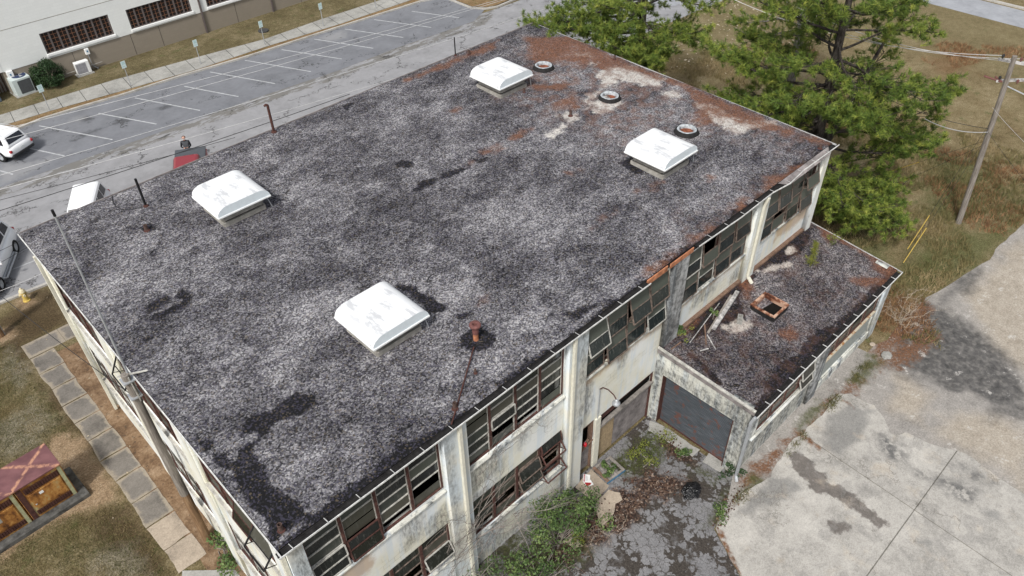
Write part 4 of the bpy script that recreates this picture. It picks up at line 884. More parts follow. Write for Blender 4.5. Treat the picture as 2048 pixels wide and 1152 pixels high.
# coping, roof, gutter
za = lambda y: 3.66 + .40 * (y + 3.9) / 4.25
MB().bar((AX0 - .02, -3.88, 3.90 - .10), (AX0 - .02, .36, 3.98), .10, .07).build('coping', M['white_steel'], ax, bevel=.01)
MB().bar((AX0 - .0, -3.86, 3.66), (AX0 - .0, .36, 3.82), .05, .22).build('fascia', M['ply_grey'], ax)
def adeck():
    nx, ny = 140, 58
    X, Y = np.meshgrid(np.linspace(AX0 + .03, AX1 + .05, nx), np.linspace(-3.80, .37, ny)); x, y = X.ravel(), Y.ravel()
    zz = lambda p: za(p[1])
    def ap(*ps): return [tuple(gz(a, b, 3.86)[:2]) for a, b in ps]
    cH = lambda u, v: (1368 + u / 3, 384 + v / 3)
    cP = lambda u, v: (1330 + u / 7.68, 570 + v / 7.68)
    f = lambda c, *ps: ap(*[c(*p) for p in ps])
    dark = [f(cH, (390, 500), (560, 360), (740, 240), (760, 290), (690, 380), (600, 430), (500, 470)), f(cH, (0, 790), (260, 590), (400, 500), (420, 530), (330, 640), (200, 800), (60, 900)), f(cP, (820, 640), (880, 500), (1050, 340), (1130, 250), (1200, 420), (1200, 580), (1060, 660), (900, 700)),
            f(cH, (720, 900), (800, 830), (930, 760), (860, 880), (720, 980), (600, 1080), (560, 1152), (480, 1152), (600, 1000), (700, 950)), f(cH, (0, 960), (100, 1020), (240, 1140), (330, 1152), (200, 1152))]
    d = sd_any(dark, x, y); d = np.maximum(d, .16 - (y + 3.8))
    straw = [f(cH, (790, 200), (900, 220), (1100, 330), (1300, 430), (1230, 500), (1180, 480), (1120, 380), (1000, 330), (920, 300), (860, 320)), f(cH, (540, 840), (640, 800), (700, 850), (600, 880)), f(cH, (300, 560), (380, 520), (420, 600), (380, 650)), f(cH, (1020, 520), (1200, 480), (1230, 520), (1080, 560)), f(cP, (100, 820), (320, 700), (480, 620), (420, 720), (220, 840), (60, 880))]
    bl = [f(cP, (880, 700), (1060, 660), (1210, 560), (1306, 560), (1306, 680), (1150, 720), (1000, 740)), f(cH, (230, 820), (340, 770), (420, 800), (300, 830)), f(cH, (420, 490), (620, 440), (640, 450), (480, 500)), f(cH, (600, 360), (640, 340), (660, 370), (620, 390))]
    z = za(y) + .012 * np.sin(x * 2.3) * np.sin(y * 2)
    ii, jj = np.meshgrid(np.arange(nx - 1), np.arange(ny - 1)); q = (jj * nx + ii).ravel()
    np_mesh('roof', np.stack([x, y, z], 1), np.stack([q, q + 1, q + nx + 1, q + nx], 1), M['annex_roof'], ax, {'dark': enc(d, .6), 'straw': enc(sd_any(straw, x, y), .7), 'bleach': enc(sd_any(bl, x, y), .6), 'wash': np.full(len(x), .43)}, smooth=True)
    b = MB(); b.add([(AX0 + .05, -3.8, za(-3.8) - .16), (AX1, -3.8, za(-3.8) - .16), (AX1, .36, za(.36) - .16), (AX0 + .05, .36, za(.36) - .16), (AX0 + .05, -3.8, za(-3.8) - .03), (AX1, -3.8, za(-3.8) - .03), (AX1, .36, za(.36) - .03), (AX0 + .05, .36, za(.36) - .03)], [(0, 3, 2, 1), (4, 5, 6, 7), (0, 1, 5, 4), (1, 2, 6, 5), (2, 3, 7, 6), (3, 0, 4, 7)])
    b.build('roof_slab', M['gutter_in'], ax)
adeck()
MB().bar((AX1 + .08, -3.98, za(-3.98) - .01), (AX1 + .08, .36, za(.36) - .01), .028, .05).build('edge_trim', M['trim'], ax)
g = MB().bar((AX0 - .06, -4.0, 3.62), (AX1 + .12, -4.0, 3.62), .025, .06).build('gutter', M['gutter'], ax)
MB().quad((AX0, -3.985, 3.575), (AX1 + .05, -3.985, 3.575), (AX1 + .05, -3.80, 3.56), (AX0, -3.80, 3.56)).build('trough', M['gutter_in'], g)
for x_ in np.arange(AX0 + .75, AX1, .8): MB().bar((x_, -4.0, 3.655), (x_ - .02, -3.80, 3.675), .03, .014).build('strap', M['trim'], g)
MB().box(AX0 + .0, AX1, -3.83, -3.805, 3.44, 3.64).build('fascia', M['gutter_in'], ax)
d = MB()
for a, b in zip([(15.36, -3.93, 3.6), (15.30, -3.86, 3.3), (15.30, -3.86, .25)], [(15.30, -3.86, 3.3), (15.30, -3.86, .25), (15.18, -4.0, .08)]): d.bar(a, b, .11, .10, up=(0, 1, 0))
d.build('downspout', M['galv'], ax, bevel=.012)
MB().bar((AX0 + .3, .30, 4.07), (25.9, .30, 4.07), .16, .12).build('flashing_curb', M['wood_brown'], ax)
# ================================================================== ON THE MAIN ROOF
def loc_mesh(o, mb, name, mats, **k):                                   # part built in the thing's own coordinates
    return mb.build(name, mats, o, world=False, **k)

def roof_vent():
    t = thing('roof_vent', (0, 0, 0), '-', 'roof vent', 'white hooded vents on the main roof')
    W2, L2, hh, r = 1.02, .97, .36, .34
    pr = [(-W2, .0), (-W2, .05)] + [(-W2 + r * (1 - math.cos(a)) * 1.25, .05 + (hh - .05) * math.sin(a)) for a in np.linspace(.12, math.pi / 2, 9)]
    pr = pr + [(-x, z) for x, z in reversed(pr)]
    m_ = MB(); n = len(pr)
    V = [(x, -L2, z + .56) for x, z in pr] + [(x, L2, z + .56) for x, z in pr]
    m_.add(V, [(i, i + 1, n + i + 1, n + i) for i in range(n - 1)], 0)
    m_.add(V[:n], [tuple(range(n))], 1); m_.add(V[n:], [tuple(range(n))], 1)
    m_.quad((-W2, -L2, .56), (W2, -L2, .56), (W2, L2, .56), (-W2, L2, .56), 1)
    loc_mesh(t, m_, 'hood', [M['vent_white'], M['vent_end']])
    f = MB()
    for s in (-1, 1):
        f.box(-W2 - .02, W2 + .02, s * (L2 + .01) - .018, s * (L2 + .01) + .018, .535, .585)
        f.box(s * (W2 + .01) - .018, s * (W2 + .01) + .018, -L2 + .012, L2 - .012, .536, .584)
    loc_mesh(t, f, 'flange', M['white'])
    loc_mesh(t, MB().box(-.70, .70, -.66, .66, -.05, .55), 'curb', M['black'])  # core coloured black so the gaps under hood and louvers look shadowed
    for z, e2, hz in ((.08, .82, .17), (.25, .75, .10), (.37, .80, .08)):
        l = MB(); ey = e2 - .04
        for s in (-1, 1):
            l.bar((-e2, s * ey, z), (e2, s * ey, z), .05, hz); l.bar((s * e2, -ey + .026, z), (s * e2, ey - .026, z), .05, hz - .001)
        l.box(-e2 + .02, e2 - .02, -ey + .02, ey - .02, z + hz * .2, z + hz * .2 + .012)
        loc_mesh(t, l, 'louver', M['louver'], bevel=.006)
    loc_mesh(t, MB().bar((.9, -.9, .54), (1.04, -.86, .0), .03, .03), 'bracket', M['galv'])
    return t
vents = [([(672, 634), (745, 701), (860, 634)], 'white hooded roof vent nearest the rusty chimney pipe, two grey scuffs on top'),
         ([(387, 396), (435, 441), (542, 385)], 'white hooded roof vent near the black pole at the street side of roof'),
         ([(944, 156), (998, 180), (1064, 147)], 'white hooded roof vent closest to the pine branches, farthest from the camera'),
         ([(1254, 306), (1325, 346), (1397, 293)], 'white hooded roof vent beside a round roof ring, above the annex side')]
v0 = None
for ps, lab in vents:
    P = [gz(a, b, zr(8) + .50) for a, b in ps]; P = [gz(a, b, zr(q[1]) + .56) for (a, b), q in zip(ps, P)]
    o = roof_vent() if v0 is None else copy_tree(v0); v0 = v0 or o
    c = (P[0] + P[2]) / 2; c = (c + P[1] + np.array([1.03, .97, 0])) / 2
    o.location = (c[0], c[1], zr(c[1])); o['label'] = lab

M['stub_brown'] = plain('brown_grey_pipe', (.095, .062, .052), .8, .2, var=.4)
def roof_ring():
    t = thing('roof_ring', (0, 0, 0), '-', 'roof ring', 'round open curbs on the main roof')
    def torus(prof, name, mat, n=28):
        V = []; F = []; m_ = MB()
        for r, z in prof:
            for j in range(n): a = 2 * math.pi * j / n; k = 1 + .02 * math.sin(a * 5 + z * 9); V.append((r * k * math.cos(a), r * k * math.sin(a), z))
        for i in range(len(prof) - 1):
            for j in range(n): q = i * n; F.append((q + j, q + (j + 1) % n, q + n + (j + 1) % n, q + n + j))
        m_.add(V, F); loc_mesh(t, m_, name, mat, smooth=True)
    torus([(.30, .0), (.31, .13), (.33, .16), (.37, .165), (.41, .15)], 'rim', M['ring']); torus([(.405, .152), (.44, .135), (.485, .09), (.50, .03), (.53, .0)], 'tar_collar', M['gutter_in'])
    loc_mesh(t, MB().lathe([(.0, .012), (.31, .012)], 20), 'well', M['rust_well'])
    return t
def ring_mat():
    n = N('tarred_ring', .7, .3); f = n.noise(6, 6, .7, n.obj)
    n.col(n.ramp(f, [(.34, (.03, .03, .032)), (.40, (.20, .21, .22)), (.55, (.44, .47, .49))])); return n.mat
M['ring'] = ring_mat(); M['rust_well'] = plain('rusty_needle_litter', (.20, .075, .045), .9, .1, var=.7, scale=7)
r0 = None
for (a, b), lab in zip([((1067, 138), (1107, 134)), ((1198, 196), (1240, 198)), ((1351, 266), (1395, 263))],
                       ['round tarred roof curb beside the farthest white vent', 'round tarred roof curb standing alone between two white vents', 'round tarred roof curb just behind the white vent above the annex']):
    o = roof_ring() if r0 is None else copy_tree(r0); r0 = r0 or o
    c = (gr(*a) + gr(*b)) / 2; o.location = (c[0], c[1], zr(c[1]) + .01); o['label'] = lab; o.rotation_euler.z = c[0]

# chimney pipe, its loose rod, poles and stubs
c = gr(952, 680); t = thing('chimney_pipe', c, 'short rusty chimney pipe with a flared round top', 'pipe')
loc_mesh(t, MB().lathe([(.085, 0), (.085, .30)], 14), 'base', M['rust_orange'], smooth=False)
loc_mesh(t, MB().lathe([(.09, .28), (.10, .30), (.10, .50), (.12, .56)], 14), 'pipe', M['rust_red'])
m_ = MB(); V = []; F = []
for r, z in [(.07, .50), (.07, .66), (.10, .675), (.17, .66), (.185, .62), (.17, .57), (.11, .54)]:
    for j in range(18): V.append((r * math.cos(j * math.pi / 9), r * math.sin(j * math.pi / 9), z))
for i in range(6):
    for j in range(18): F.append((i * 18 + j, i * 18 + (j + 1) % 18, i * 18 + 18 + (j + 1) % 18, i * 18 + 18 + j))
m_.add(V, F); loc_mesh(t, m_, 'flared_top', M['rust_red'], smooth=True)
def rod(name, pts, r, mat, label, cat, n=6, group=None):
    o = MB().tube(pts, r, n).build(name, mat); return tag(o, label, cat, group)
up = lambda p, h: (p[0], p[1], p[2] + h)
rod('steel_rod', [up(gr(948, 700), .12), up(gr(930, 760), .06), up(gr(915, 810), .04), up(gr(903, 850), .03)], .022, M['rust'], 'long thin rusty rod lying from the chimney pipe to the roof edge', 'rod')
def pole_on_roof(name, base, h, r, mat, label, capm=None, hook=0):
    b = gr(*base); t = thing(name, b, label, 'pipe')
    loc_mesh(t, MB().tube([(0, 0, -.05), (0, 0, h)], r, 10), 'shaft', mat)
    loc_mesh(t, MB().lathe([(r * 2.4, -.02), (r * 2.0, .03), (r * 1.2, .07)], 12), 'flashing', capm or M['rust'])
    if hook: loc_mesh(t, MB().tube([(0, 0, h), (-hook * .5, .02, h + .02), (-hook, .03, h - .03)], r * .9, 8), 'elbow', mat)
    return t
pole_on_roof('vent_pipe', (548, 264), 1.25, .055, M['rust'], 'tall dark rusty pipe with bent tip at the street edge of roof', None, .14)
pole_on_roof('vent_pipe', (292, 412), 1.18, .045, M['black'], 'thin black pole standing on roof between corner and vent', M['rust'])
pole_on_roof('vent_pipe', (911, 111), .92, .03, M['black'], 'thin dark rod at far street edge of roof near pine straw', M['rust'])
for i, (b, h, r, lab) in enumerate([((294, 461), .24, .07, 'short brown pipe stub on roof below the black pole'), ((910, 817), .24, .06, 'short open pipe stub at roof edge beside the long rod'), ((563, 1061), .26, .065, 'short pipe stub at the near bottom corner of the roof'),
                                ((1141, 231), .24, .06, 'brown pipe stub in a pale patch between vents and rings'), ((938, 109), .22, .055, 'brown pipe stub beside the thin dark rod at roof edge'), ((1640, 297), .18, .06, 'brown pipe stub near the right corner of the main roof'),
                                ((1048, 185), .2, .05, 'pale topped pipe stub at corner of the farthest white vent'), ((1229, 119), .2, .05, 'brown pipe stub near the tree side edge of the roof'), ((951, 746), .16, .035, 'tiny rusty pipe stub just below the chimney pipe')]):
    b = gr(*b); t = thing('pipe_stub', b, lab, 'pipe', 'short pipe stubs on the main roof')
    loc_mesh(t, MB().add and (lambda q: (q.add([(rr * math.cos(j * math.pi / 6), rr * math.sin(j * math.pi / 6), z) for rr, z in ((r, -.03), (r, h), (r * .7, h), (r * .7, h * .3)) for j in range(12)], [(i_ * 12 + j, i_ * 12 + (j + 1) % 12, i_ * 12 + 12 + (j + 1) % 12, i_ * 12 + 12 + j) for i_ in range(3) for j in range(12)]), q)[1])(MB()), 'shaft', M['stub_brown'])
    loc_mesh(t, MB().lathe([(r * 1.9, -.02), (r * 1.5, .02), (r * 1.02, .05)], 12), 'flashing', M['rust'])
def on_roof(ps, h=.02): return [up(gr(a, b), h) for a, b in ps]
rod('loose_wire', on_roof([(224, 393), (226, 405), (232, 414), (245, 420), (262, 420), (285, 415)]), .014, M['wire'], 'loose black wire curling to the foot of the black pole', 'wire', 5)
rod('loose_wire', on_roof([(318, 498), (308, 500), (302, 508), (306, 513), (312, 506), (308, 500), (300, 508)]), .012, M['wire'], 'small tangle of black wire on gravel below the pipe stub', 'wire', 5)
rod('loose_wire', on_roof([(118, 538), (108, 540), (104, 543), (112, 537), (120, 538), (122, 541)]), .012, M['wire'], 'faint wire loop on gravel near the left roof edge', 'wire', 5)
rod('loose_wire', on_roof([(872, 553), (866, 549), (860, 553), (855, 560), (854, 564), (860, 565), (862, 562), (857, 561)]), .016, M['wire'], 'curled black wire hook on gravel in mid roof', 'wire', 5)

# ================================================================== POLES AND WIRES
pb_ = gz(415, 1078); t = thing('utility_pole', pb_, 'leaning-looking brown wooden pole with tall grey pipe mast beside left wall', 'utility pole')
PT = over(pb_, 262, 752); MT = over(pb_, 106, 424); hp = PT[2]
loc_mesh(t, MB().tube([(0, 0, -.1), (0, 0, hp * .33)], [.155, .145], 14), 'pole_foot', M['pole_brown'])
loc_mesh(t, MB().tube([(0, 0, hp * .33), (-.01, .02, hp * .66), (0, 0, hp + .15)], [.145, .13, .115], 14), 'pole', M['pole_wood'])
mv = MT - pb_
loc_mesh(t, MB().tube([(.10, .02, hp - 1.1), (.09, .02, hp + .4), tuple(mv)], [.045, .034, .022], 8), 'mast', M['galv'])
loc_mesh(t, MB().tube([tuple(mv - np.array([0, 0, .12])), tuple(mv + np.array([0, 0, .06]))], .035, 8), 'mast_head', M['black'])
loc_mesh(t, MB().bar((-.2, .1, hp + .12), (.55, -.25, hp + .10), .04, .04), 'bracket', M['white_steel']); loc_mesh(t, MB().bar((.03, -.12, hp + .08), (.05, -.16, hp - .9), .035, .035), 'bracket', M['white_steel'])
loc_mesh(t, MB().box(-.17, .17, -.17, .17, hp - .75, hp - .71).box(-.17, .17, -.17, .17, hp - .1, hp - .06), 'strap', M['galv'])
pr_ = gz(1917, 446); PR = over(pr_, 2030, 112); hr = PR[2]; lean = PR - pr_
t2 = thing('utility_pole', pr_, 'weathered grey utility pole with two crossarms in the weedy field', 'utility pole')
loc_mesh(t2, MB().tube([(0, 0, -.1), (lean[0] * .5, lean[1] * .5, hr * .5), tuple(lean)], [.15, .135, .11], 14), 'pole', M['pole_wood'])
up_a = np.array(over(pr_, 2018, 122)) - pr_; lo_a = np.array(over(pr_, 2004, 164)) - pr_
axd = np.array([.25, -.97, 0])
loc_mesh(t2, MB().bar(tuple(up_a - axd * .45), tuple(up_a + axd * 1.5), .10, .12), 'crossarm', M['wood_white'])
loc_mesh(t2, MB().bar(tuple(lo_a - axd * .25), tuple(lo_a + axd * 1.6 + np.array([.5, 0, .35])), .10, .12), 'crossarm', M['wood_white'])
INS = []
for a0 in (up_a, lo_a):
    for s in ((-.3, .45, 1.25) if a0 is up_a else (-.15, .6, 1.3)):
        p = a0 + axd * s; INS.append(pr_ + p + np.array([0, 0, .2]))
        loc_mesh(t2, MB().lathe([(.025, .05), (.03, .12), (.07, .14), (.05, .18), (.075, .20), (.04, .26)], 10, c=tuple(p)), 'insulator', M['rust_red'] if s > 0 else M['black'])
for k_, (a, b) in enumerate(((1968, 152), (1990, 153))):
    p = over(pr_, a, b) - pr_; loc_mesh(t2, MB().tube([tuple(lo_a), tuple(p)], .045, 8), 'insulator', M['rust_red'])
loc_mesh(t2, MB().tube([tuple(lo_a + axd * .1 + np.array([.0, 0, -.1])), tuple(lo_a + axd * .9 + np.array([.3, -.2, -.5]))], .03, 6), 'brace', M['galv'])

def wire(a, b, sag, r, mat, label, group=None, n=12):
    a, b = np.array(a), np.array(b); pts = []
    for i in range(n + 1):
        k = i / n; p = a * (1 - k) + b * k; p[2] -= sag * 4 * k * (1 - k); pts.append(tuple(p))
    return rod('overhead_wire', pts, r, mat, label, 'wire', 4, group)
GW = 'overhead wires'
H8 = lambda a, b, z: gz(a, b, z)
wire(gz(-60, 440, 6.5), gz(700, 188, 6.5),   .1, .016, M['wire'], 'thick black cable running above the street along the roof edge', GW)
wire(gz(-60, 415, 6.8), gz(470, 275, 6.8), .05, .012, M['wire'], 'thin black wire just above the thick cable over the white van', GW)
for (a, b), lab, z in zip([((-40, 270), (690, 78)), ((-40, 292), (700, 84)), ((-40, 362), (720, 130)), ((-60, 395), (640, 195))],
                       ['upper pale wire crossing over the parking stalls', 'second pale wire just below the upper one over the parking stalls', 'pale wire above the seam between parking lot and street', 'lowest pale wire crossing over the middle of the street'], (8.5, 8.5, 8, 8)):
    q = gz(*b, z); p = gz(*a, z); wire(p, p + (q - p) * 1.75, .15, .011, M['wire_pale'], lab, GW, 24)
for i, (a, b, lab) in enumerate([((0, 500), (70, 466), 'upper thin black wire across the parked white SUV at left edge'), ((0, 528), (66, 487), 'middle thin black wire across the parked white SUV at left edge'), ((0, 576), (92, 543), 'pale drop wire above the asphalt beside the hydrant')]):
    wire(gz(a[0] - 60, a[1] + 28, 4.5), gz(*b, 4.5), .05, .010, M['wire'] if i < 2 else M['wire_pale'], lab, GW)
wire(gz(-50, 548, 5.), over(pb_, 268, 775) + np.array([0, 0, -.6]), .3, .012, M['wire'], 'thin black wire from left edge of picture to the brown pole', GW)
far_pts = [(1440, -14), (1520, -2), (1555, -6)]
for i, p in enumerate(far_pts):
    q = CAM + ray(p) * (46 / np.linalg.norm(ray(p)))
    wire(INS[i], q, .8, .013, M['wire_pale'], ['upper', 'middle', 'lower'][i] + ' of three pale wires running from upper crossarm back through the pines', GW, 20)
for i, (p, z) in enumerate([((2100, 100), 9.2), ((2120, 225), 8.0), ((2100, 330), 6.8), ((2100, 420), 6.5)]):
    st_ = [INS[2], INS[5], over(pr_, 1985, 215), over(pr_, 1975, 262)][i]
    wire(st_, gz(*p, z), .1, .010, M['wire_pale'] if i % 2 == 0 else M['wire'], ['top wire leaving the grey pole to the right edge', 'wire from the lower crossarm to the right edge', 'mid pole wire running to the right edge', 'lowest dark wire leaving the grey pole to the right'][i], GW)
sv = over(pr_, 1980, 264); sv2 = gx(1850, 238, 33.0)
wire(sv, sv2, .25, .02, M['wire_pale'], 'thick pale service cable from grey pole into the big pine', GW)
wire(over(pr_, 1981, 258), gx(1780, 200, 33.0), .2, .014, M['wire'], 'dark service wire just above the thick pale cable at grey pole', GW)
def guy(foot, top, frac, label):
    t = thing('guy_wire', foot, label, 'guy wire', 'guy wires of the grey pole'); f_ = np.array(foot); tp = np.array(top)
    loc_mesh(t, MB().tube([(0, 0, 0), tuple(tp - f_)], .008, 5), 'cable', M['wire'])
    loc_mesh(t, MB().tube([tuple((tp - f_) * .01), tuple((tp - f_) * frac)], .021, 8), 'guard', M['yellow'])
g1 = gz(1805, 528); g2 = gz(1813, 501)
guy(g1, over(pr_, 1966, 285), .30, 'guy wire with yellow guard anchored nearest the annex corner')
guy(g2, over(pr_, 1985, 238), .28, 'second guy wire with yellow guard, anchored just behind the first')
guy(np.array([38.6, 2.2, 0]), over(pr_, 1966, 283), .45, 'guy wire with yellow guard vanishing into the big pine, upper one')
guy(np.array([37.0, 1.3, 0]), over(pr_, 1962, 292), .42, 'guy wire with yellow guard beside big pine, lower one')

# wooden stub pole at the left edge of the picture
s0 = gz(2, 672); t = thing('pole_stub', s0, 'brown wooden pole foot at the left edge on worn grass', 'pole')
loc_mesh(t, MB().tube([(0, 0, -.1), (-.02, 0, 6.5)], [.17, .14], 12), 'pole', M['pole_brown'])
loc_mesh(t, MB().tube([(.17, -.04, 0), (.15, -.04, 5)], .025, 6), 'conduit', M['galv'])

# ================================================================== BY THE FACADE
lp = gy(1192, 868, .33); l1 = gy(1203, 778, .30); ls = gy(1222, 792, -.42)
t = thing('wall_lamp', lp, 'grey gooseneck lamp with round shade above the boarded opening', 'lamp')
rel = lambda p: tuple(np.array(p) - lp)
loc_mesh(t, MB().tube([(0, 0, 0), rel((lp[0] + .02, .33, l1[2]))], .02, 6), 'conduit', M['galv'])
loc_mesh(t, MB().tube([rel((lp[0] + .02, .33, l1[2])), rel((lp[0] + .03, .22, l1[2] + .16)), rel((lp[0] + .04, .0, l1[2] + .22)), rel((lp[0] + .05, -.25, l1[2] + .14)), rel((lp[0] + .06, -.36, l1[2] + .0))], .022, 7), 'arm', M['rust'])
sc_ = np.array((lp[0] + .06, -.38, l1[2] - .22)) - lp
loc_mesh(t, MB().lathe([(.04, .22), (.065, .18), (.075, .11), (.135, .07), (.15, .0), (.135, -.01)], 18, c=tuple(sc_)), 'shade', M['galv'], smooth=True)
loc_mesh(t, MB().lathe([(.11, -.005), (.11, -.05), (.07, -.10), (.01, -.11)], 16, c=tuple(sc_)), 'globe', M['vent_end'], smooth=True)

c = gy(1169, 889, .36); t = thing('red_lantern', (11.47, .40, 1.60), 'small shiny red lantern sitting on boards across the doorway', 'lantern')
M['red_gloss'] = plain('glossy_red', (.50, .012, .025), .25, .5, var=.1)
loc_mesh(t, MB().lathe([(.03, 0), (.075, .03), (.085, .09), (.07, .16), (.03, .18)], 14), 'body', M['red_gloss'], smooth=True)
loc_mesh(t, MB().lathe([(.045, .175), (.05, .20), (.015, .23)], 12), 'lid', M['red_gloss'])
loc_mesh(t, MB().tube([(-.05, 0, .19), (-.03, 0, .26), (.03, 0, .26), (.05, 0, .19)], .006, 5), 'handle', M['galv'])

# pallet leaning flat on the ground with weeds growing through it
P4 = [gz(1183, 941), gz(1214, 969), gz(1250, 943), gz(1219, 914)]
u_ = (P4[2] - P4[1]); v_ = (P4[0] - P4[1]); Lu, Lv = np.linalg.norm(u_), np.linalg.norm(v_)
t = thing('pallet', P4[1], 'old grey wooden pallet with blue painted edge, weeds poking through', 'pallet', rz=math.atan2(u_[1], u_[0]))
for i in range(7):
    y = .02 + i * (Lv - .10) / 6
    if i in (0, 3, 6): loc_mesh(t, MB().box(0, Lu, y, y + .085, .02, .11), 'stringer', M['wood_grey'], bevel=.005)
for i, (x, wd) in enumerate(((.0, .13), (Lu - .12, .12), (Lu * .5, .10))): loc_mesh(t, MB().box(x, x + wd, 0, Lv, .113, .135), 'deck_board', M['wood_grey'] if i else M['wood_brown'], bevel=.004)
for i in range(5): loc_mesh(t, MB().box(.16 + i * (Lu - .35) / 5, .16 + i * (Lu - .35) / 5 + .085, .02, Lv, .0, .018), 'bottom_board', M['wood_grey'], bevel=.003)
M['blue_paint'] = plain('faded_blue_paint', (.06, .16, .26), .7, .3, var=.3)
loc_mesh(t, MB().box(0, Lu, -.012, .0, .015, .115), 'painted_edge', M['blue_paint'])

def flat_sign(center, rz, w_, h_, label, kind):
    t = thing('fallen_sign', center, label, 'sign', None, rz); t.rotation_euler.x = rad(3)
    loc_mesh(t, MB().box(-w_ / 2, w_ / 2, -h_ / 2, h_ / 2, .0, .012), 'panel', M['white'], bevel=.004)
    if kind == 0:
        m_ = MB().box(-w_ * .45, w_ * .45, h_ * .22, h_ * .42, .0125, .0145); loc_mesh(t, m_, 'red_band', M['red_dull'])
        for j in range(3):
            q = MB(); q.box(-w_ * (.36 - .05 * j), w_ * (.36 - .07 * j), h_ * (.05 - j * .13), h_ * (.10 - j * .13), .0125, .0145); loc_mesh(t, q, 'print_line', M['grey_print'])
        loc_mesh(t, MB().box(-w_ * .30, w_ * .32, h_ * .30, h_ * .34, .015, .0165), 'print_line', M['white'])
    else:
        m_ = MB(); m_.add([(-w_ * .42, h_ * .40, .0135), (w_ * .40, h_ * .40, .0135), (-w_ * .10, -h_ * .38, .0135), (-w_ * .42, -h_ * .05, .0135)], [(0, 3, 2, 1)]); loc_mesh(t, m_, 'red_print', M['red_dull'])
M['red_dull'] = plain('red_print', (.33, .02, .025), .6, .3, var=.1); M['grey_print'] = plain('grey_print', (.33, .34, .35), .6, .3, var=.1)
sg = gz(1173, 957, .025); flat_sign((sg[0], sg[1], .03), rad(38), .36, .26, 'white fallen sign with red band, lying by the door', 0)
sg = gz(1177, 967, .045); flat_sign((sg[0], sg[1], .047), rad(70), .24, .31, 'white fallen sign with red triangle, overlapping the red banded sign', 1)

def blob(name, c, r, mat, label, cat, seed=0, sq=.6, n=2.2, amp=.28, sub=4):
    bm = bmesh.new(); bmesh.ops.create_icosphere(bm, subdivisions=sub, radius=1)
    for v in bm.verts:
        d = v.co.normalized(); k = 1 + amp * mnoise.noise(d * n + Vector((seed, 0, 0))) + amp * .7 * abs(mnoise.noise(d * n * 2.7 + Vector((0, seed, 0)))) + amp * .25 * mnoise.noise(d * n * 7)
        v.co = Vector((d.x * r[0] * k, d.y * r[1] * k, max(-.02, (d.z * k * .5 + .42) * r[2] * 1.1)))
    me = bpy.data.meshes.new(name); bm.to_mesh(me); bm.free(); me.materials.append(mat)
    o = bpy.data.objects.new(name, me); COL.objects.link(o); o.location = c; return tag(o, label, cat)
M['bag'] = (lambda n: (n.col((.008, .008, .009)), n.bump(n.noise(9, 5, .7, n.obj), .9, .05), n.mat)[2])(N('black_bin_liner', .22, .5))
bg_ = gz(1381, 988); blob('rubbish_bag', (bg_[0], bg_[1], .03), (.36, .30, .34), M['bag'], 'shiny black rubbish bag on the cracked yard before the shutter', 'rubbish bag', 3, amp=.35)
for i, ((a, b), r, lab) in enumerate([((1744, 690), .14, 'small pale tan brick lying by the far annex corner'), ((1772, 713), .26, 'pale boulder on the driveway beyond the annex')]):
    p = gz(a, b); blob('loose_stone', (p[0], p[1], 0.02), (r, r * .8, r * .5), M['slab'] if i == 0 else M['walk'], lab, 'stone', i + 5, amp=.2, sub=3)

# ================================================================== ON THE ANNEX ROOF
za_px = lambda a, b: gz(a, b, za(gz(a, b, 3.85)[1]))
hc = (gz(1505, 612, 4.02) + gz(1572, 615, 4.02)) / 2
t = thing('roof_hatch', (hc[0], hc[1], za(hc[1]) - .02), 'square rusty open roof hatch on the annex roof', 'roof hatch')
m_ = MB(); q = .50
for s in (-1, 1):
    m_.box(-q, q, s * q - .04, s * q + .04, 0, .22); m_.box(s * q - .04, s * q + .04, -q + .04, q - .04, 0, .219)
loc_mesh(t, m_, 'curb', M['gutter_in'])
m_ = MB()
for s in (-1, 1):
    m_.box(-q - .03, q + .03, s * q - .05, s * q + .05, .222, .27); m_.box(s * q - .05, s * q + .05, -q + .05, q - .05, .222, .269)
    m_.box(-q + .04, q - .04, s * (q - .05) - .008, s * (q - .05) + .008, .02, .24); m_.box(s * (q - .05) - .008, s * (q - .05) + .008, -q + .06, q - .06, .02, .24)
M['hatch'] = (lambda n: (n.col(n.ramp(n.noise(3.2, 6, .7, n.obj), [(.40, (.06, .022, .014)), (.50, (.22, .09, .05)), (.60, (.50, .33, .24))])), n.mat)[1])(N('peeling_rusty_frame', .8, .2))
loc_mesh(t, m_, 'frame', M['hatch']); loc_mesh(t, MB().box(-q + .06, q - .06, -q + .06, q - .06, .0, .03), 'opening', M['void'])
def plank(name, a, b, w_, h_, mat, label, lift=.06):
    A = up(za_px(*a), lift); B = up(za_px(*b), lift); o = MB().bar(A, B, w_, h_).build(name, mat, bevel=.006); return tag(o, label, 'timber', 'timber scraps on the annex roof')
plank('timber', (1426, 662), (1474, 588), .16, .10, M['wood_white'], 'thick whitewashed beam lying on the annex roof', .12)
plank('timber', (1416, 667), (1462, 592), .09, .06, M['wood_grey'], 'grey plank lying alongside the whitewashed beam', .04)
plank('timber', (1379, 689), (1438, 610), .03, .03, M['wood_white'], 'long thin pale strip left of the whitewashed beam', .10)
plank('timber', (1394, 662), (1425, 620), .12, .02, M['gutter_in'], 'black tarred strip beside the long thin pale strip', .05)
plank('timber', (1414, 671), (1431, 700), .04, .03, M['wood_white'], 'short pale stick pointing from beam end toward the shutter', .04)
plank('timber', (1400, 703), (1417, 698), .05, .03, M['wood_white'], 'shortest pale scrap of wood on the annex roof', .03)
plank('timber', (1409, 650), (1412, 690), .05, .03, M['wood_brown'], 'dark brown stick crossing under the beam end', .04)
plank('timber', (1342, 700), (1362, 685), .05, .04, M['wood_brown'], 'dark brown scrap near the annex corner by the wall', .03)
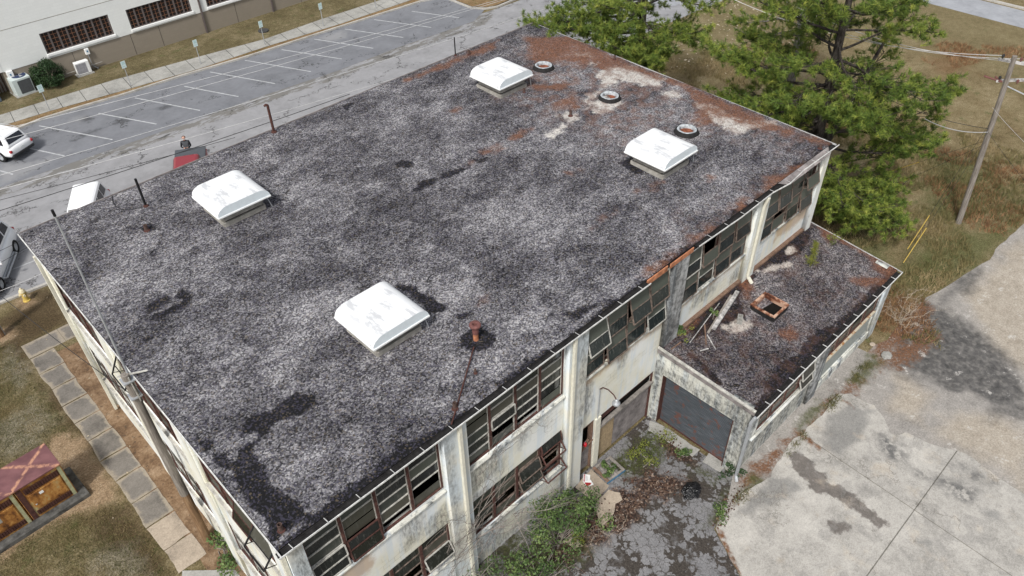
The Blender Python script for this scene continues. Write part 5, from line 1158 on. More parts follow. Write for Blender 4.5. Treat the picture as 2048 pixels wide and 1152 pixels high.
p = za_px(1479, 642); t = thing('cinder_block', p, 'pale broken cinder block in a black hole of the annex roof', 'block', rz=.5)
m_ = MB().box(-.2, .2, -.1, -.07, 0, .19).box(-.2, .2, .07, .1, 0, .19)
for x in (-.2, -.015, .17): m_.box(x, x + .03, -.07, .07, 0, .189)
loc_mesh(t, m_, 'block', M['walk'])
# ================================================================== PLANTS
RS = np.random.RandomState(7)
def unit(n, rs=RS):
    v = rs.normal(size=(n, 3)); return v / np.linalg.norm(v, axis=1, keepdims=True)
def leaf_cloud(name, clumps, per, size, mat, parent=None, seed=0, flat=.0, aspect=.55):
    """many small leaves (quads) round clump centres (x,y,z,r); tone varies by clump and leaf"""
    rs = np.random.RandomState(seed); Vs = []; T = []
    for (x, y, z, r) in clumps:
        n = per; d = unit(n, rs); rr = r * rs.uniform(.25, 1, (n, 1)) ** .5; c = np.array([x, y, z]) + d * rr * np.array([1, 1, .85])
        nrm = d * .6 + unit(n, rs); nrm[:, 2] += .5; nrm /= np.linalg.norm(nrm, axis=1, keepdims=True)
        t = np.cross(nrm, unit(n, rs)); t /= np.linalg.norm(t, axis=1, keepdims=True) + 1e-9; b = np.cross(nrm, t)
        s = size * rs.uniform(.6, 1.3, (n, 1))
        q = np.stack([c - t * s, c - b * s * aspect, c + t * s, c + b * s * aspect], 1); Vs.append(q.reshape(-1, 3))
        tone = np.clip(rs.uniform(.15, .75) + rs.normal(0, .16, n), 0, 1); T.append(np.repeat(tone, 4))
    V = np.concatenate(Vs); F = np.arange(len(V)).reshape(-1, 4)
    return np_mesh(name, V, F, mat, parent, {'tone': np.concatenate(T)}, world=False)
def needle_tufts(pts, dirs, nper, ln, wd, rs, tone):
    n = len(pts); k = n * nper
    P = np.repeat(pts, nper, 0); D = np.repeat(dirs, nper, 0); d = D * .75 + unit(k, rs) * .85; d /= np.linalg.norm(d, axis=1, keepdims=True)
    s = np.cross(d, unit(k, rs)); s /= np.linalg.norm(s, axis=1, keepdims=True) + 1e-9
    l = ln * rs.uniform(.65, 1.15, (k, 1)); o = P - D * rs.uniform(0, .16, (k, 1))
    tip = o + d * l; tip[:, 2] -= .03
    V = np.stack([o - s * wd * .5, o + s * wd * .5, tip], 1).reshape(-1, 3)
    T = np.repeat(np.clip(np.repeat(tone, nper) + rs.normal(0, .08, k), 0, 1), 3)
    return V, T
def pine(name, base, h, limbs, label, seed, r0=.33, bark='bark', fork=None, ln=.27, dens=1.0, nper=26):
    """limbs: (height, azimuth deg, length, rise) ; each limb carries side shoots that end in needle tufts"""
    rs = np.random.RandomState(seed); t = thing(name, base, label, 'tree', 'pine trees beyond the roof')
    m_ = MB(); ntr = 9
    def trunk(z): k = z / h; return np.array([.25 * math.sin(k * 2.3 + seed) * k, .2 * math.sin(k * 3 + seed * 2) * k, z])
    m_.tube([tuple(trunk(h * i / ntr)) for i in range(ntr + 1)], [r0 * (1 - .82 * i / ntr) * (1.25 if i == 0 else 1) for i in range(ntr + 1)], 12)
    if fork:
        f0 = trunk(fork[0]); m_.tube([tuple(f0 + np.array(fork[1]) * k + np.array([0, 0, 1]) * fork[2] * k ** 1.1) for k in (0, .15, .4, .7, 1)], [r0 * .75, r0 * .66, r0 * .5, r0 * .3, .05], 10)
    P = []; D = []; T = []
    for (z, az, L, rise) in limbs:
        a = rad(az); p = trunk(z); d = np.array([math.cos(a), math.sin(a), rise]); d /= np.linalg.norm(d); pts = [p.copy()]; nseg = 7
        ct = rs.uniform(.2, .8)
        for i in range(nseg):
            d = d + rs.normal(0, .10, 3) + np.array([0, 0, .05 if i > 3 else -.015]); d /= np.linalg.norm(d); p = p + d * L / nseg; pts.append(p.copy())
        rl = .025 + L * .011
        m_.tube([tuple(q) for q in pts], [rl * (1 - .85 * i / nseg) for i in range(nseg + 1)], 5, caps=False)
        ns = int(L * 6.4 * dens)
        for s in range(ns):
            k = rs.uniform(.28, 1.0); i = min(nseg - 1, int(k * nseg)); b = pts[i] + (pts[i + 1] - pts[i]) * (k * nseg - i)
            ld_ = pts[i + 1] - pts[i]; ld_ /= np.linalg.norm(ld_); side = np.cross(ld_, [0, 0, 1]) * rs.choice([-1, 1])
            sd2 = ld_ * rs.uniform(.25, .9) + side * rs.uniform(.3, 1.0) + np.array([0, 0, rs.uniform(-.12, .42)]); sd2 /= np.linalg.norm(sd2)
            sl = rs.uniform(.35, 1.15) * (1.35 - k * .6) * min(1.4, L / 3.2)
            e = b + sd2 * sl; m_.tube([tuple(b), tuple(b + sd2 * sl * .5 + np.array([0, 0, -.03])), tuple(e)], [.016, .012, .008], 3, caps=False)
            nt = rs.randint(3, 7)
            for u in range(nt):
                q = b + sd2 * sl * (1 - .5 * u / nt * rs.uniform(.5, 1.2)) + rs.normal(0, .09, 3); dd = sd2 * .6 + np.array([0, 0, .55]) + rs.normal(0, .3, 3); dd /= np.linalg.norm(dd)
                P.append(q); D.append(dd); T.append(np.clip(ct * .35 + rs.uniform(.0, .62) + (.3 if rs.rand() < .14 else 0), 0, 1))
        if rs.rand() < .5:                                                    # bare dead twigs
            for s in range(3):
                b = pts[rs.randint(1, 4)]; e = b + unit(1, rs)[0] * rs.uniform(.4, .9); m_.tube([tuple(b), tuple((b + e) / 2 + rs.normal(0, .05, 3)), tuple(e)], [.012, .009, .005], 3, caps=False)
    m_.build('trunk', M[bark], t, world=False, smooth=True)
    V, Tn = needle_tufts(np.array(P), np.array(D), nper, ln, .028, rs, np.array(T)); F = np.arange(len(V)).reshape(-1, 3)
    np_mesh('crown', V, F, M['needle'], t, {'tone': Tn}, world=False); return t
def auto_limbs(z0, z1, n, L0, L1, rs, az0=0, az1=360, r0=-.05, r1=.35):
    out = []
    for i in range(n):
        k = (i + rs.rand() * .8) / n; out.append((z0 + (z1 - z0) * k, az0 + (az1 - az0) * ((i * .382 + rs.rand() * .12) % 1), (L0 + (L1 - L0) * k) * rs.uniform(.75, 1.2), r0 + (r1 - r0) * k + rs.normal(0, .06)))
    return out
rs = np.random.RandomState(3)
A0 = gx(1276, 110, 33.0)
lA = auto_limbs(6.4, 12.5, 20, 5.0, 3.6, rs, r0=-.02, r1=.4) + [(4.6, 160, 6.2, .06), (5.2, 185, 6.6, .10), (5.8, 205, 6.4, .05), (5.0, 225, 5.6, .02), (6.4, 170, 6.0, .1), (5.0, 250, 4.8, .12), (7.0, 165, 7.4, .22), (7.5, 150, 6.8, .2), (6.6, 178, 7.4, .24), (6.2, 192, 7.2, .26), (8.0, 160, 6.4, .2), (7.2, 172, 6.2, .12), (6.0, 208, 6.6, .24), (5.6, 224, 6.0, .2), (6.0, 240, 5.6, .14), (7.6, 185, 6.0, .2), (8.4, 200, 5.6, .15), (6.8, 260, 4.4, .05), (4.3, 20, 4.2, .25), (5.6, 330, 3.6, .2)]
pine('pine_tree', (33.0, A0[1], 0), 14.5, lA, 'large pine whose branches overhang the far corner of the main roof', 5, .36)
rs = np.random.RandomState(11)
lB = auto_limbs(4.6, 13.5, 44, 5.0, 3.4, rs, r0=-.12, r1=.35) + [(3.6, 300, 4.6, -.05), (3.2, 270, 4.0, -.12), (3.8, 250, 4.6, -.14), (3.0, 320, 4.4, -.10), (4.2, 235, 4.2, -.05), (2.8, 285, 3.6, -.08), (4.6, 285, 5.4, .0), (5.0, 310, 5.2, .02), (4.8, 120, 4.8, .05), (5.4, 140, 5.0, .1), (2.6, 255, 3.4, -.02), (2.6, 305, 3.2, .0), (3.4, 230, 3.6, -.05), (7.6, 125, 6.4, .06), (8.2, 140, 5.4, .05), (6.6, 150, 5.0, .08), (7.0, 155, 5.0, .1), (5.8, 165, 4.6, .1), (7.8, 170, 4.4, .1), (9.0, 250, 5.2, .0), (8.0, 262, 5.6, -.02), (7.2, 240, 5.0, .0), (5.6, 112, 5.4, .02), (5.0, 130, 5.6, .04), (6.2, 100, 5.2, .0), (5.2, 150, 4.8, .08), (2.2, 290, 4.4, .02), (2.0, 270, 3.8, .05), (1.7, 285, 4.6, .06), (1.5, 300, 4.2, .06), (2.4, 262, 4.6, .0), (2.8, 278, 5.2, -.06), (1.6, 262, 3.6, .06)]
pine('pine_tree', (32.0, 3.36, 0), 15, lB, 'biggest bushy pine with forked trunk beside the roof\'s right corner', 9, .40, fork=(3.2, (1.0, -1.5, 0), 7.0))
rs = np.random.RandomState(21)
C0 = gx(1613, 15, 39.0)
lC = auto_limbs(7.0, 15, 22, 4.4, 3.2, rs, r0=.0, r1=.35) + [(6.5, 150, 5.2, .0), (6.8, 170, 4.6, .02), (6.2, 195, 4.6, -.04)]
pine('pine_tree', (39.0, C0[1], 0), 16, lC, 'pale barked pine standing farther back between the other two pines', 15, .36, bark='bark_pale', nper=22)

def shrub(name, c, clumps, per, size, mat, label, cat, stems, seed, stem_mat='twig', group=None):
    t = thing(name, c, label, cat, group); leaf_cloud('foliage', clumps, per, size, M[mat], t, seed)
    rs = np.random.RandomState(seed); m_ = MB()
    for i in range(stems):
        x, y, z, r = clumps[rs.randint(len(clumps))]; e = np.array([x, y, z]) + rs.normal(0, r * .4, 3); b = np.array([rs.normal(0, .12), rs.normal(0, .12), 0]); md = (b + e) / 2 + rs.normal(0, .08, 3)
        m_.tube([tuple(b), tuple(md), tuple(e)], [.02, .014, .006], 4, caps=False)
    m_.build('stem', M[stem_mat], t, world=False); return t
def clumps_px(base, ps, r):                                               # foliage clumps seen at these spots, in the plane of the wall
    return [tuple(np.append(np.array(gy(a, b, base[1] + dy)) - np.array(base), rr)) for a, b, dy, rr in ps]
sb = np.array([8.6, -.9, 0.])
cl = []
rs = np.random.RandomState(4)
for i in range(34):
    a, b = rs.uniform(-1.9, 1.8), rs.uniform(-.9, .7); hgt = max(.3, 2.7 * (1 - (a / 2.3) ** 2) * (1 - (b / 1.3) ** 2)); cl.append((a, b, rs.uniform(.25, hgt), rs.uniform(.28, .46)))
shrub('wall_shrub', sb, cl, 135, .05, 'bush', 'tall leafy green shrub against the lower windows', 'shrub', 26, 31)
cl = [(x, y, z, r) for x, y, z, r in [(-.9, 0, .5, .4), (-.4, .2, .8, .45), (.1, -.1, .6, .45), (.6, .1, .9, .4), (.3, .2, .4, .4), (-.6, -.3, .3, .35), (1.0, -.2, .4, .35), (.0, -.4, .3, .4)]]
shrub('wall_shrub', (5.6, -.5, 0), cl, 90, .05, 'bush', 'lower ragged shrub below the broken lower window at bottom', 'shrub', 14, 32)
shrub('wall_shrub', (7.0, -1.6, 0), [(x * 1.1, y * 1.2, z, r) for x, y, z, r in cl], 75, .05, 'bush', 'sprawling green shrub in front at the bottom edge', 'shrub', 16, 33)
p0 = gz(430, 1085)
cl = [(rs.uniform(-.35, .5), rs.uniform(-1.6, .35), rs.uniform(.15, .8), rs.uniform(.25, .4)) for i in range(14)]
shrub('wall_shrub', (p0[0] + .1, p0[1] - .2, 0), cl, 75, .06, 'bush', 'straggly green shrub round the foot of the brown wooden pole', 'shrub', 24, 34)
hb = gz(106, 172, .1)
cl = [(.9 * d[0], .9 * d[1], .95 + .75 * d[2], .34) for d in unit(46, np.random.RandomState(8))] + [(0, 0, 1, .6)]
shrub('round_bush', hb, cl, 170, .05, 'hedge', 'round clipped dark green bush between the two air conditioners', 'bush', 8, 35, 'twig_pale')
# saplings and weeds on the annex roof and in the yard
def weed(px_, zf, h, r, mat, label, cat, seed, n=7, per=60, size=.045, name='weed'):
    c = zf(*px_); rs = np.random.RandomState(seed); cl = [(rs.normal(0, r * .45), rs.normal(0, r * .45), h * rs.uniform(.25, 1), r * .42) for i in range(n)]
    return shrub(name, c, cl, per, size, mat, label, cat, max(4, n // 2), seed)
def sapling(px_, h, seed, label):
    c = za_px(*px_); t = thing('pine_sapling', c, label, 'sapling'); rs = np.random.RandomState(seed); P = []; D = []; m_ = MB().tube([(0, 0, 0), (.03, .02, h)], [.02, .006], 5)
    for i in range(int(34 * h)):
        z = h * rs.uniform(.15, 1); a = rs.uniform(0, 6.28); l = .30 * (1.15 - z / h) + .06; P.append((math.cos(a) * l * rs.rand(), math.sin(a) * l * rs.rand(), z)); d = np.array([math.cos(a), math.sin(a), .7]); D.append(d / np.linalg.norm(d))
    V, T = needle_tufts(np.array(P), np.array(D), 26, .17, .014, rs, rs.uniform(.6, 1, len(P))); m_.build('stem', M['twig'], t, world=False)
    np_mesh('foliage', V, np.arange(len(V)).reshape(-1, 3), M['weed'], t, {'tone': T}, world=False)
sapling((1618, 534), 1.35, 3, 'bright yellow green pine seedling on the annex roof')
weed((1664, 492), za_px, .75, .42, 'weed', 'thin yellow flowered weed at the far edge of the annex roof', 'weed', 41, 7, 26, .04)
weed((1357, 668), za_px, .45, .22, 'bush', 'small green weed at the annex corner by the sooty pilaster', 'weed', 42, 5, 50, .04)
weed((1428, 632), za_px, .35, .2, 'bush', 'small green weed between the pale strip and the beam', 'weed', 43, 5, 40, .04)
weed((1374, 672), za_px, .3, .3, 'weed', 'low russet weed on the annex roof next to the wall', 'weed', 44, 5, 26, .035)
gz0 = lambda a, b: gz(a, b, .02)
for i, (p, h, r, mt, lab) in enumerate([((1217, 950), .4, .26, 'bush', 'green weed growing in the near half of the pallet'), ((1209, 932), .3, .16, 'bush', 'small green weed growing in the far half of the pallet'), ((1365, 912), .5, .28, 'bush', 'green weed at the shutter threshold'), ((1462, 950), .5, .38, 'hedge', 'dark green weed at the annex corner below the downspout'),
                                      ((1322, 810), 1.3, .22, 'weed', 'yellow vine climbing the shutter reveal beside the boarded wall'), ((1270, 905), .28, .5, 'weed', 'low olive weeds at the foot of the plywood'), ((1325, 880), .25, .5, 'weed', 'low olive weeds in the yard corner by shutter'), ((1440, 1025), .35, .40, 'bush', 'green weed clump at the concrete pad edge'), ((1300, 925), .2, .4, 'weed', 'sparse yellowish weeds in mid yard'), ((1722, 640), .6, .5, 'bush', 'green grass clump behind the far annex corner'), ((1150, 1075), .3, .3, 'weed', 'sparse weeds between tan paving slabs')]):
    weed(p, gz0, h, r, mt, lab, 'weed', 60 + i, 8, 55 if mt != 'weed' else 38, .038)
# bare shrub and vines: thin crooked twigs
def twigs(name, c, starts, n, L, mat, label, cat, seed, spread=(1, 1, 1), bias=(0, 0, 0), r=.012, gen=3):
    rs = np.random.RandomState(seed); t = thing(name, c, label, cat); m_ = MB()
    def grow(p, d, l, r_, g):
        pts = [p]; k = 5
        for i in range(k):
            d = d + rs.normal(0, .28, 3) * np.array(spread) + np.array(bias) * .12; d = d / np.linalg.norm(d); pts.append(pts[-1] + d * l / k)
        m_.tube([tuple(q) for q in pts], [r_ * (1 - .12 * i) for i in range(k + 1)], 3, caps=False)
        if g:
            for i in range(rs.randint(2, 4)):
                j = rs.randint(1, k + 1); grow(pts[j], d * .6 + unit(1, rs)[0] * np.array(spread), l * rs.uniform(.4, .8), r_ * .65, g - 1)
    for i in range(n):
        s = np.array(starts[i % len(starts)], float) + rs.normal(0, .06, 3); d = unit(1, rs)[0] * np.array(spread) + np.array(bias); grow(s, d / np.linalg.norm(d), L * rs.uniform(.6, 1.2), r, gen)
    m_.build('branches', M[mat], t, world=False)
twigs('dead_vine', (5.7, .0, 0), [(.0, .02, 3.0), (-.3, 0, 2.6), (.2, 0, 3.6)], 11, 1.7, 'twig', 'bare grey vines climbing the pilaster between two window bays', 'vine', 5, (1, .10, 1), (.05, -.03, .35), .013)
twigs('dead_vine', (7.4, -.05, 0), [(-1.0, -.02, 2.3), (0, -.1, 2.2), (-1.6, -.05, 2.6)], 14, 1.8, 'twig', 'tangle of bare grey twigs across the lower broken windows', 'vine', 6, (1.2, .45, .5), (.4, -.15, .0), .013)
twigs('dead_vine', (7.6, .26, 5.3), [(.2, 0, .1), (-.8, 0, .1), (1.2, 0, .1)], 7, 1.1, 'twig', 'thin dead vines hanging over the upper window sill', 'vine', 7, (1, .04, .8), (0, 0, .1), .008)
bt = gz(1800, 645); twigs('bare_shrub', bt, [(0, 0, 0), (.2, .1, 0), (-.2, 0, 0)], 14, 1.1, 'twig_pale', 'pale leafless shrub at the far end of the annex', 'shrub', 8, (1, 1, .6), (0, 0, .7), .012)
for i, (c_, lab) in enumerate([((10.2, -1.5, 0), 'pile of dry brown stalks beside the tan slabs'), ((8.4, -2.4, 0), 'dry reddish stalks in front of the big shrub')]):
    twigs('dry_stalks', c_, [(0, 0, 0), (.5, .3, 0), (-.5, -.3, 0), (.2, -.6, 0)], 8, .7, 'wood_brown' if i else 'twig_pale', lab, 'dead plant', 11 + i, (1, 1, .35), (0, 0, .25), .009, 2)
# grass and weeds nobody could count
def blades(name, XY, z, h, wd, per, mat, seed, tone=None):
    rs = np.random.RandomState(seed); n = len(XY); k = n * per
    o = np.repeat(np.column_stack([XY, np.full(n, z)]), per, 0); o[:, :2] += rs.normal(0, .09, (k, 2))
    d = rs.normal(0, .45, (k, 3)); d[:, 2] = 1; d /= np.linalg.norm(d, axis=1, keepdims=True); s = np.cross(d, unit(k, rs)); s /= np.linalg.norm(s, axis=1, keepdims=True)
    hh = np.repeat(h * rs.uniform(.5, 1.3, n), per)[:, None] * rs.uniform(.6, 1.1, (k, 1))
    V = np.stack([o - s * wd, o + s * wd, o + d * hh], 1).reshape(-1, 3)
    tn = np.repeat(np.clip((tone if tone is not None else rs.uniform(.1, .9, n)), 0, 1), per); tn = np.repeat(np.clip(tn + rs.normal(0, .12, k), 0, 1), 3)
    o_ = np_mesh(name, V, np.arange(len(V)).reshape(-1, 3), M[mat], None, {'tone': tn}); return tag(o_, kind='stuff')
rs = np.random.RandomState(70)
def scatter(poly, n, f=None):
    A = np.array(poly); X = rs.uniform(A[:, 0].min(), A[:, 0].max(), n * 4); Y = rs.uniform(A[:, 1].min(), A[:, 1].max(), n * 4); k = sd_poly(A, X, Y) > .05
    return np.column_stack([X[k], Y[k]])[:n]
fz = [(26.6, -4.2), (27.5, -6.5)] + px((1850, 595), (1890, 572), (1965, 522), (2048, 440), (2200, 330), (2200, 110), (1900, 85), (1700, 80)) + [(40, 24), (26.8, 24)]
XY = scatter(fz, 24000); nz = np.array([mnoise.noise((x * .35, y * .35, 0)) for x, y in XY]); nz2 = np.array([mnoise.noise((x * .13 + 9, y * .13, 4)) for x, y in XY])
near = XY[:, 0] < 47
kk = nz > -.12
blades('tall_grass', XY[kk & near], 0, .36, .016, 7, 'drygrass', 71, .50 + nz[kk & near] * .9 - nz2[kk & near] * .5)
kk2 = (nz2 > .26) & (nz < .1); blades('russet_grass', XY[kk2], 0, .34, .016, 6, 'redgrass', 72)
XYl = scatter(px((-60, 560), (100, 570), (150, 650), (400, 1160), (-60, 1160)), 15000); okl = (sd_any(soilz, XYl[:, 0], XYl[:, 1]) < .1) & ~((XYl[:, 0] > -1.75) & (XYl[:, 0] < 1.5) & (XYl[:, 1] > 2)); nl = np.array([mnoise.noise((x * .9, y * .9, 2)) for x, y in XYl[okl]]); blades('short_grass', XYl[okl], .0, .075, .010, 7, 'drygrass', 73, .32 + nl * .8 + np.random.RandomState(2).normal(0, .15, okl.sum()))
ly = px((1205, 940), (1260, 885), (1310, 852), (1350, 880), (1330, 915), (1280, 950)); yl = scatter(ly, 230); blades('yard_weeds', yl, .0, .11, .009, 7, 'weed', 74, np.random.RandomState(3).uniform(-.5, .2, len(yl)))
edge_ = px((1425, 1065), (1432, 1030), (1480, 985), (1545, 940), (1600, 870), (1660, 800), (1730, 720), (1745, 735), (1690, 790), (1640, 850), (1560, 930), (1480, 1010)); ye = scatter(edge_, 420); nn = np.array([mnoise.noise((x * 1.1, y * 1.1, 0)) for x, y in ye]); blades('edge_weeds', ye[nn > .05], .02, .16, .011, 8, 'drygrass', 75, np.random.RandomState(4).uniform(-.2, .5, (nn > .05).sum()))
# fallen leaves: pale flecks on the field, dark ones in the yard
def flecks(name, XY, z, size, mat, seed):
    r = np.random.RandomState(seed); n = len(XY); a = r.uniform(0, 6.28, n); s = size * r.uniform(.5, 1.3, n)
    c = np.column_stack([XY, np.full(n, z) + r.uniform(0, .02, n)]); t = np.column_stack([np.cos(a), np.sin(a), r.uniform(-.3, .3, n)]) * s[:, None]; b = np.column_stack([-np.sin(a), np.cos(a), r.uniform(-.3, .3, n)]) * s[:, None] * .6
    V = np.stack([c - t, c - b, c + t, c + b], 1).reshape(-1, 3); return tag(np_mesh(name, V, np.arange(4 * n).reshape(-1, 4), M[mat], None, {'tone': np.repeat(r.uniform(0, 1, n), 4)}), kind='stuff')
M['leaf_pale'] = leaf_mat('pale_fallen_leaf', [(0, (.26, .20, .12)), (1, (.55, .48, .36))]); M['leaf_dark'] = leaf_mat('brown_fallen_leaf', [(0, (.022, .012, .009)), (.75, (.085, .042, .028)), (1, (.26, .19, .13))])
flecks('fallen_leaves', scatter(px((1300, 130), (1380, 20), (1480, -20), (1620, 60), (1560, 160), (1420, 150)), 420), .03, .11, 'leaf_pale', 81)
flecks('fallen_leaves', np.concatenate([scatter(L_, 120) for L_ in litter]), .03, .045, 'leaf_dark', 82)
flecks('fallen_leaves', scatter(lawn_P, 160), .03, .05, 'leaf_pale', 83)
# ================================================================== VEHICLES
def car_paint(name, c, metal=0.): n = N(name, .28, .5, metal); n.col(c); n.put(n.b.inputs['Coat Weight'], .4); return n.mat
M['car_glass'] = (lambda n: (n.col((.010, .012, .020)), n.mat)[1])(N('tinted_glass', .08, .6))
M['tyre'] = plain('tyre_rubber', (.018, .018, .018), .85, .2); M['tail'] = plain('red_lamp', (.35, .015, .02), .25, .5, var=.05)
def car(label, cat, group, center, heading, L, Wd, Hh, paint, low, kind='suv', plate=True, rails=True, board=False, name='parked_car'):
    t = thing(name, (center[0], center[1], .004), label, cat, group, math.atan2(heading[1], heading[0])); hw = Wd / 2; hl = L / 2
    belt = Hh * .58; hood = Hh * .54
    # body: rings of points along the length
    if kind == 'pickup': st = [(-hl, .50, belt - .05, .90), (-hl + .12, .36, belt, .98), (-hl * .3, .34, belt, 1), (hl * .42, .34, belt, 1), (hl * .62, .34, hood + .02, 1), (hl - .25, .36, hood - .06, .97), (hl, .46, hood - .22, .86)]
    else: st = [(-hl, .46, belt - .16, .88), (-hl + .10, .34, belt + .02, .96), (-hl + .6, .30, belt + .03, 1), (0, .28, belt, 1), (hl * .45, .28, belt - .02, 1), (hl * .62, .30, hood, .99), (hl - .3, .33, hood - .10, .95), (hl, .45, hood - .30, .84)]
    m_ = MB(); V = []; F = []
    for x, zb, zt, k in st:
        w_ = hw * k
        V += [(x, -w_ * .86, zb), (x, -w_ * .98, zb + .10), (x, -w_, (zb + zt) / 2), (x, -w_ * .97, zt - .10), (x, -w_ * .84, zt), (x, 0, zt + .035), (x, w_ * .84, zt), (x, w_ * .97, zt - .10), (x, w_, (zb + zt) / 2), (x, w_ * .98, zb + .10), (x, w_ * .86, zb), (x, 0, zb)]
    for i in range(len(st) - 1):
        for j in range(12): F.append((i * 12 + j, i * 12 + (j + 1) % 12, i * 12 + 12 + (j + 1) % 12, i * 12 + 12 + j))
    F += [tuple(range(12)), tuple(range((len(st) - 1) * 12, len(st) * 12))]
    m_.add(V, F); b = m_.build('body', paint, t, world=False, smooth=True); sb_ = b.modifiers.new('s', 'SUBSURF'); sb_.levels = sb_.render_levels = 1
    # cabin
    if kind == 'pickup': xb0, xb1, xt0, xt1 = -hl * .33, hl * .50, -hl * .26, hl * .28
    else: xb0, xb1, xt0, xt1 = -hl + .10, hl * .46, -hl + .42, hl * .14
    yb, yt, z0, z1 = hw * .90, hw * .70, belt - .04, Hh
    B = [(xb0, -yb, z0), (xb1, -yb * .94, z0), (xb1, yb * .94, z0), (xb0, yb, z0)]; T = [(xt0, -yt, z1 - .03), (xt1, -yt * .95, z1), (xt1, yt * .95, z1), (xt0, yt, z1 - .03)]
    m_ = MB(); m_.add(B + T, [(0, 3, 2, 1), (4, 5, 6, 7), (0, 1, 5, 4), (1, 2, 6, 5), (2, 3, 7, 6), (3, 0, 4, 7)]); m_.build('cabin', paint, t, world=False, bevel=.14)
    def pane(a, b_, c, d, u0, u1, v0, v1, nm='window'):
        a, b_, c, d = [Vector(q) for q in (a, b_, c, d)]; n_ = (b_ - a).cross(d - a).normalized()
        f_ = lambda u, v: (a.lerp(b_, u)).lerp(d.lerp(c, u), v)
        q = [f_(u, v) for u, v in ((u0, v0), (u1, v0), (u1, v1), (u0, v1))]; mid = sum(q, Vector()) / 4
        if n_.dot(mid - Vector(((xb0 + xb1) / 2, 0, (z0 + z1) / 2))) < 0: n_ = -n_
        MB().prism([tuple(p) for p in q], tuple(n_ * -.012), tuple(n_ * .012)).build(nm, M['car_glass'], t, world=False, bevel=.008)
    for s in (0, 1):
        q = (B[0], B[1], T[1], T[0]) if s == 0 else (B[3], B[2], T[2], T[3])
        cuts = [(.08, .30), (.33, .60), (.63, .90)] if kind != 'pickup' else [(.08, .5), (.54, .90)]
        for u0, u1 in cuts: pane(*q, u0, u1, .26, .84)
    pane(B[3], B[0], T[0], T[3], .12, .88, .30, .84, 'rear_window'); pane(B[1], B[2], T[2], T[1], .06, .94, .10, .90, 'windscreen')
    if rails and kind != 'pickup':
        for s in (-1, 1): MB().tube([(xt0 + .1, s * yt * .9, z1 + .0), (xt0 + .2, s * yt * .9, z1 + .05), (xt1 - .2, s * yt * .88, z1 + .06), (xt1 - .1, s * yt * .88, z1 + .02)], .018, 6).build('roof_rail', M['galv'], t, world=False)
    for s in (-1, 1):
        MB().box(-hl - .015, -hl + .16, s * hw * .84 - .08, s * hw * .84 + .06, belt - .28, belt - .12).build('tail_light', M['tail'], t, world=False, bevel=.03)
        MB().box(hl - .16, hl + .005, s * hw * .66 - .14, s * hw * .66 + .14, hood - .36, hood - .22).build('headlight', M['galv'], t, world=False, bevel=.03)
        MB().bar((hl * .34, s * hw * .95, belt + .04), (hl * .34, s * (hw + .20), belt + .06), .10, .15).build('mirror', paint, t, world=False, bevel=.03)
        for x in (-hl * .60, hl * .60):
            wl_ = MB(); rr = .37
            V = []; 
            for q, (r_, y_) in enumerate([(.22, .0), (rr - .02, .0), (rr, .04), (rr, .19), (rr - .02, .23), (.22, .23)]):
                for j in range(20): V.append((x + r_ * math.cos(j * math.pi / 10), s * (hw - .21 + y_), rr + r_ * math.sin(j * math.pi / 10)))
            F = [(i * 20 + j, i * 20 + (j + 1) % 20, i * 20 + 20 + (j + 1) % 20, i * 20 + 20 + j) for i in range(5) for j in range(20)]
            wl_.add(V, F); w_ = wl_.build('wheel', M['tyre'], t, world=False)
            V = [(x + .225 * math.cos(j * math.pi / 10), s * (hw + .005), rr + .225 * math.sin(j * math.pi / 10)) for j in range(20)] + [(x, s * (hw - .06), rr)]
            rm = MB(); rm.add(V, [(j, (j + 1) % 20, 20) for j in range(20)]); rm.build('rim', M['galv'], w_, world=False)
    MB().box(-hl - .035, -hl + .2, -hw * .86, hw * .86, .38, .56).build('rear_bumper', low, t, world=False, bevel=.05)
    MB().box(hl - .2, hl + .03, -hw * .84, hw * .84, .36, .56).build('front_bumper', low, t, world=False, bevel=.05)
    if plate: MB().box(-hl - .05, -hl - .03, -.16, .16, .72, .84).build('number_plate', M['white'], t, world=False)
    for s in (-1, 1): MB().box(-hl * .42, hl * .42, s * (hw - .02) - .03, s * (hw - .02) + .035, .26, .40).build('sill_trim', low, t, world=False, bevel=.02)
    if board:
        for s in (-1, 1): MB().tube([(-hl * .42, s * (hw - .04), .36), (-hl * .40, s * (hw + .14), .34), (hl * .40, s * (hw + .14), .34), (hl * .42, s * (hw - .04), .36)], .045, 8).build('running_board', M['galv'], t, world=False)
    if kind == 'pickup':
        MB().box(-hl + .02, -hl + 1.75, -hw * .90, hw * .90, belt - .005, belt + .085).build('bed_cover', M['bed_cover'], t, world=False, bevel=.03)
    return t
WHITE = car_paint('white_car_paint', (.80, .81, .82)); SILVER = car_paint('silver_car_paint', (.42, .44, .47), .3); RED = car_paint('red_car_paint', (.24, .014, .022)); M['bed_cover'] = plain('grey_vinyl_cover', (.075, .082, .092), .7, .3, var=.1)
LOW = plain('black_trim', (.03, .03, .032), .6, .3)
hd = np.array([-.45, .893]); rc = (gz(8, 332) + gz(58, 304)) / 2
car('white SUV with roof rails parked in a stall by the far kerb', 'car', 'parked vehicles', rc[:2] + hd * 2.25 + np.array([.5, -.15]), hd, 4.7, 1.9, 1.68, WHITE, LOW)
hd = np.array([-.47, -.883]); q = gz(171, 362, 1.9)
car('white van like vehicle half hidden behind the roof edge near roof corner', 'car', 'parked vehicles', q[:2] + hd * 2.15, hd, 5.0, 1.95, 1.9, WHITE, LOW, rails=False)
hd = np.array([-.5, -.866]); sd2_ = gz(36, 506); ctr = sd2_[:2] + np.array([-.866, .5]) * .97 + hd * 1.5
car('white and silver SUV with running boards at the left edge beside roof corner', 'car', 'parked vehicles', ctr, hd, 5.2, 2.0, 1.85, WHITE, SILVER, board=True)
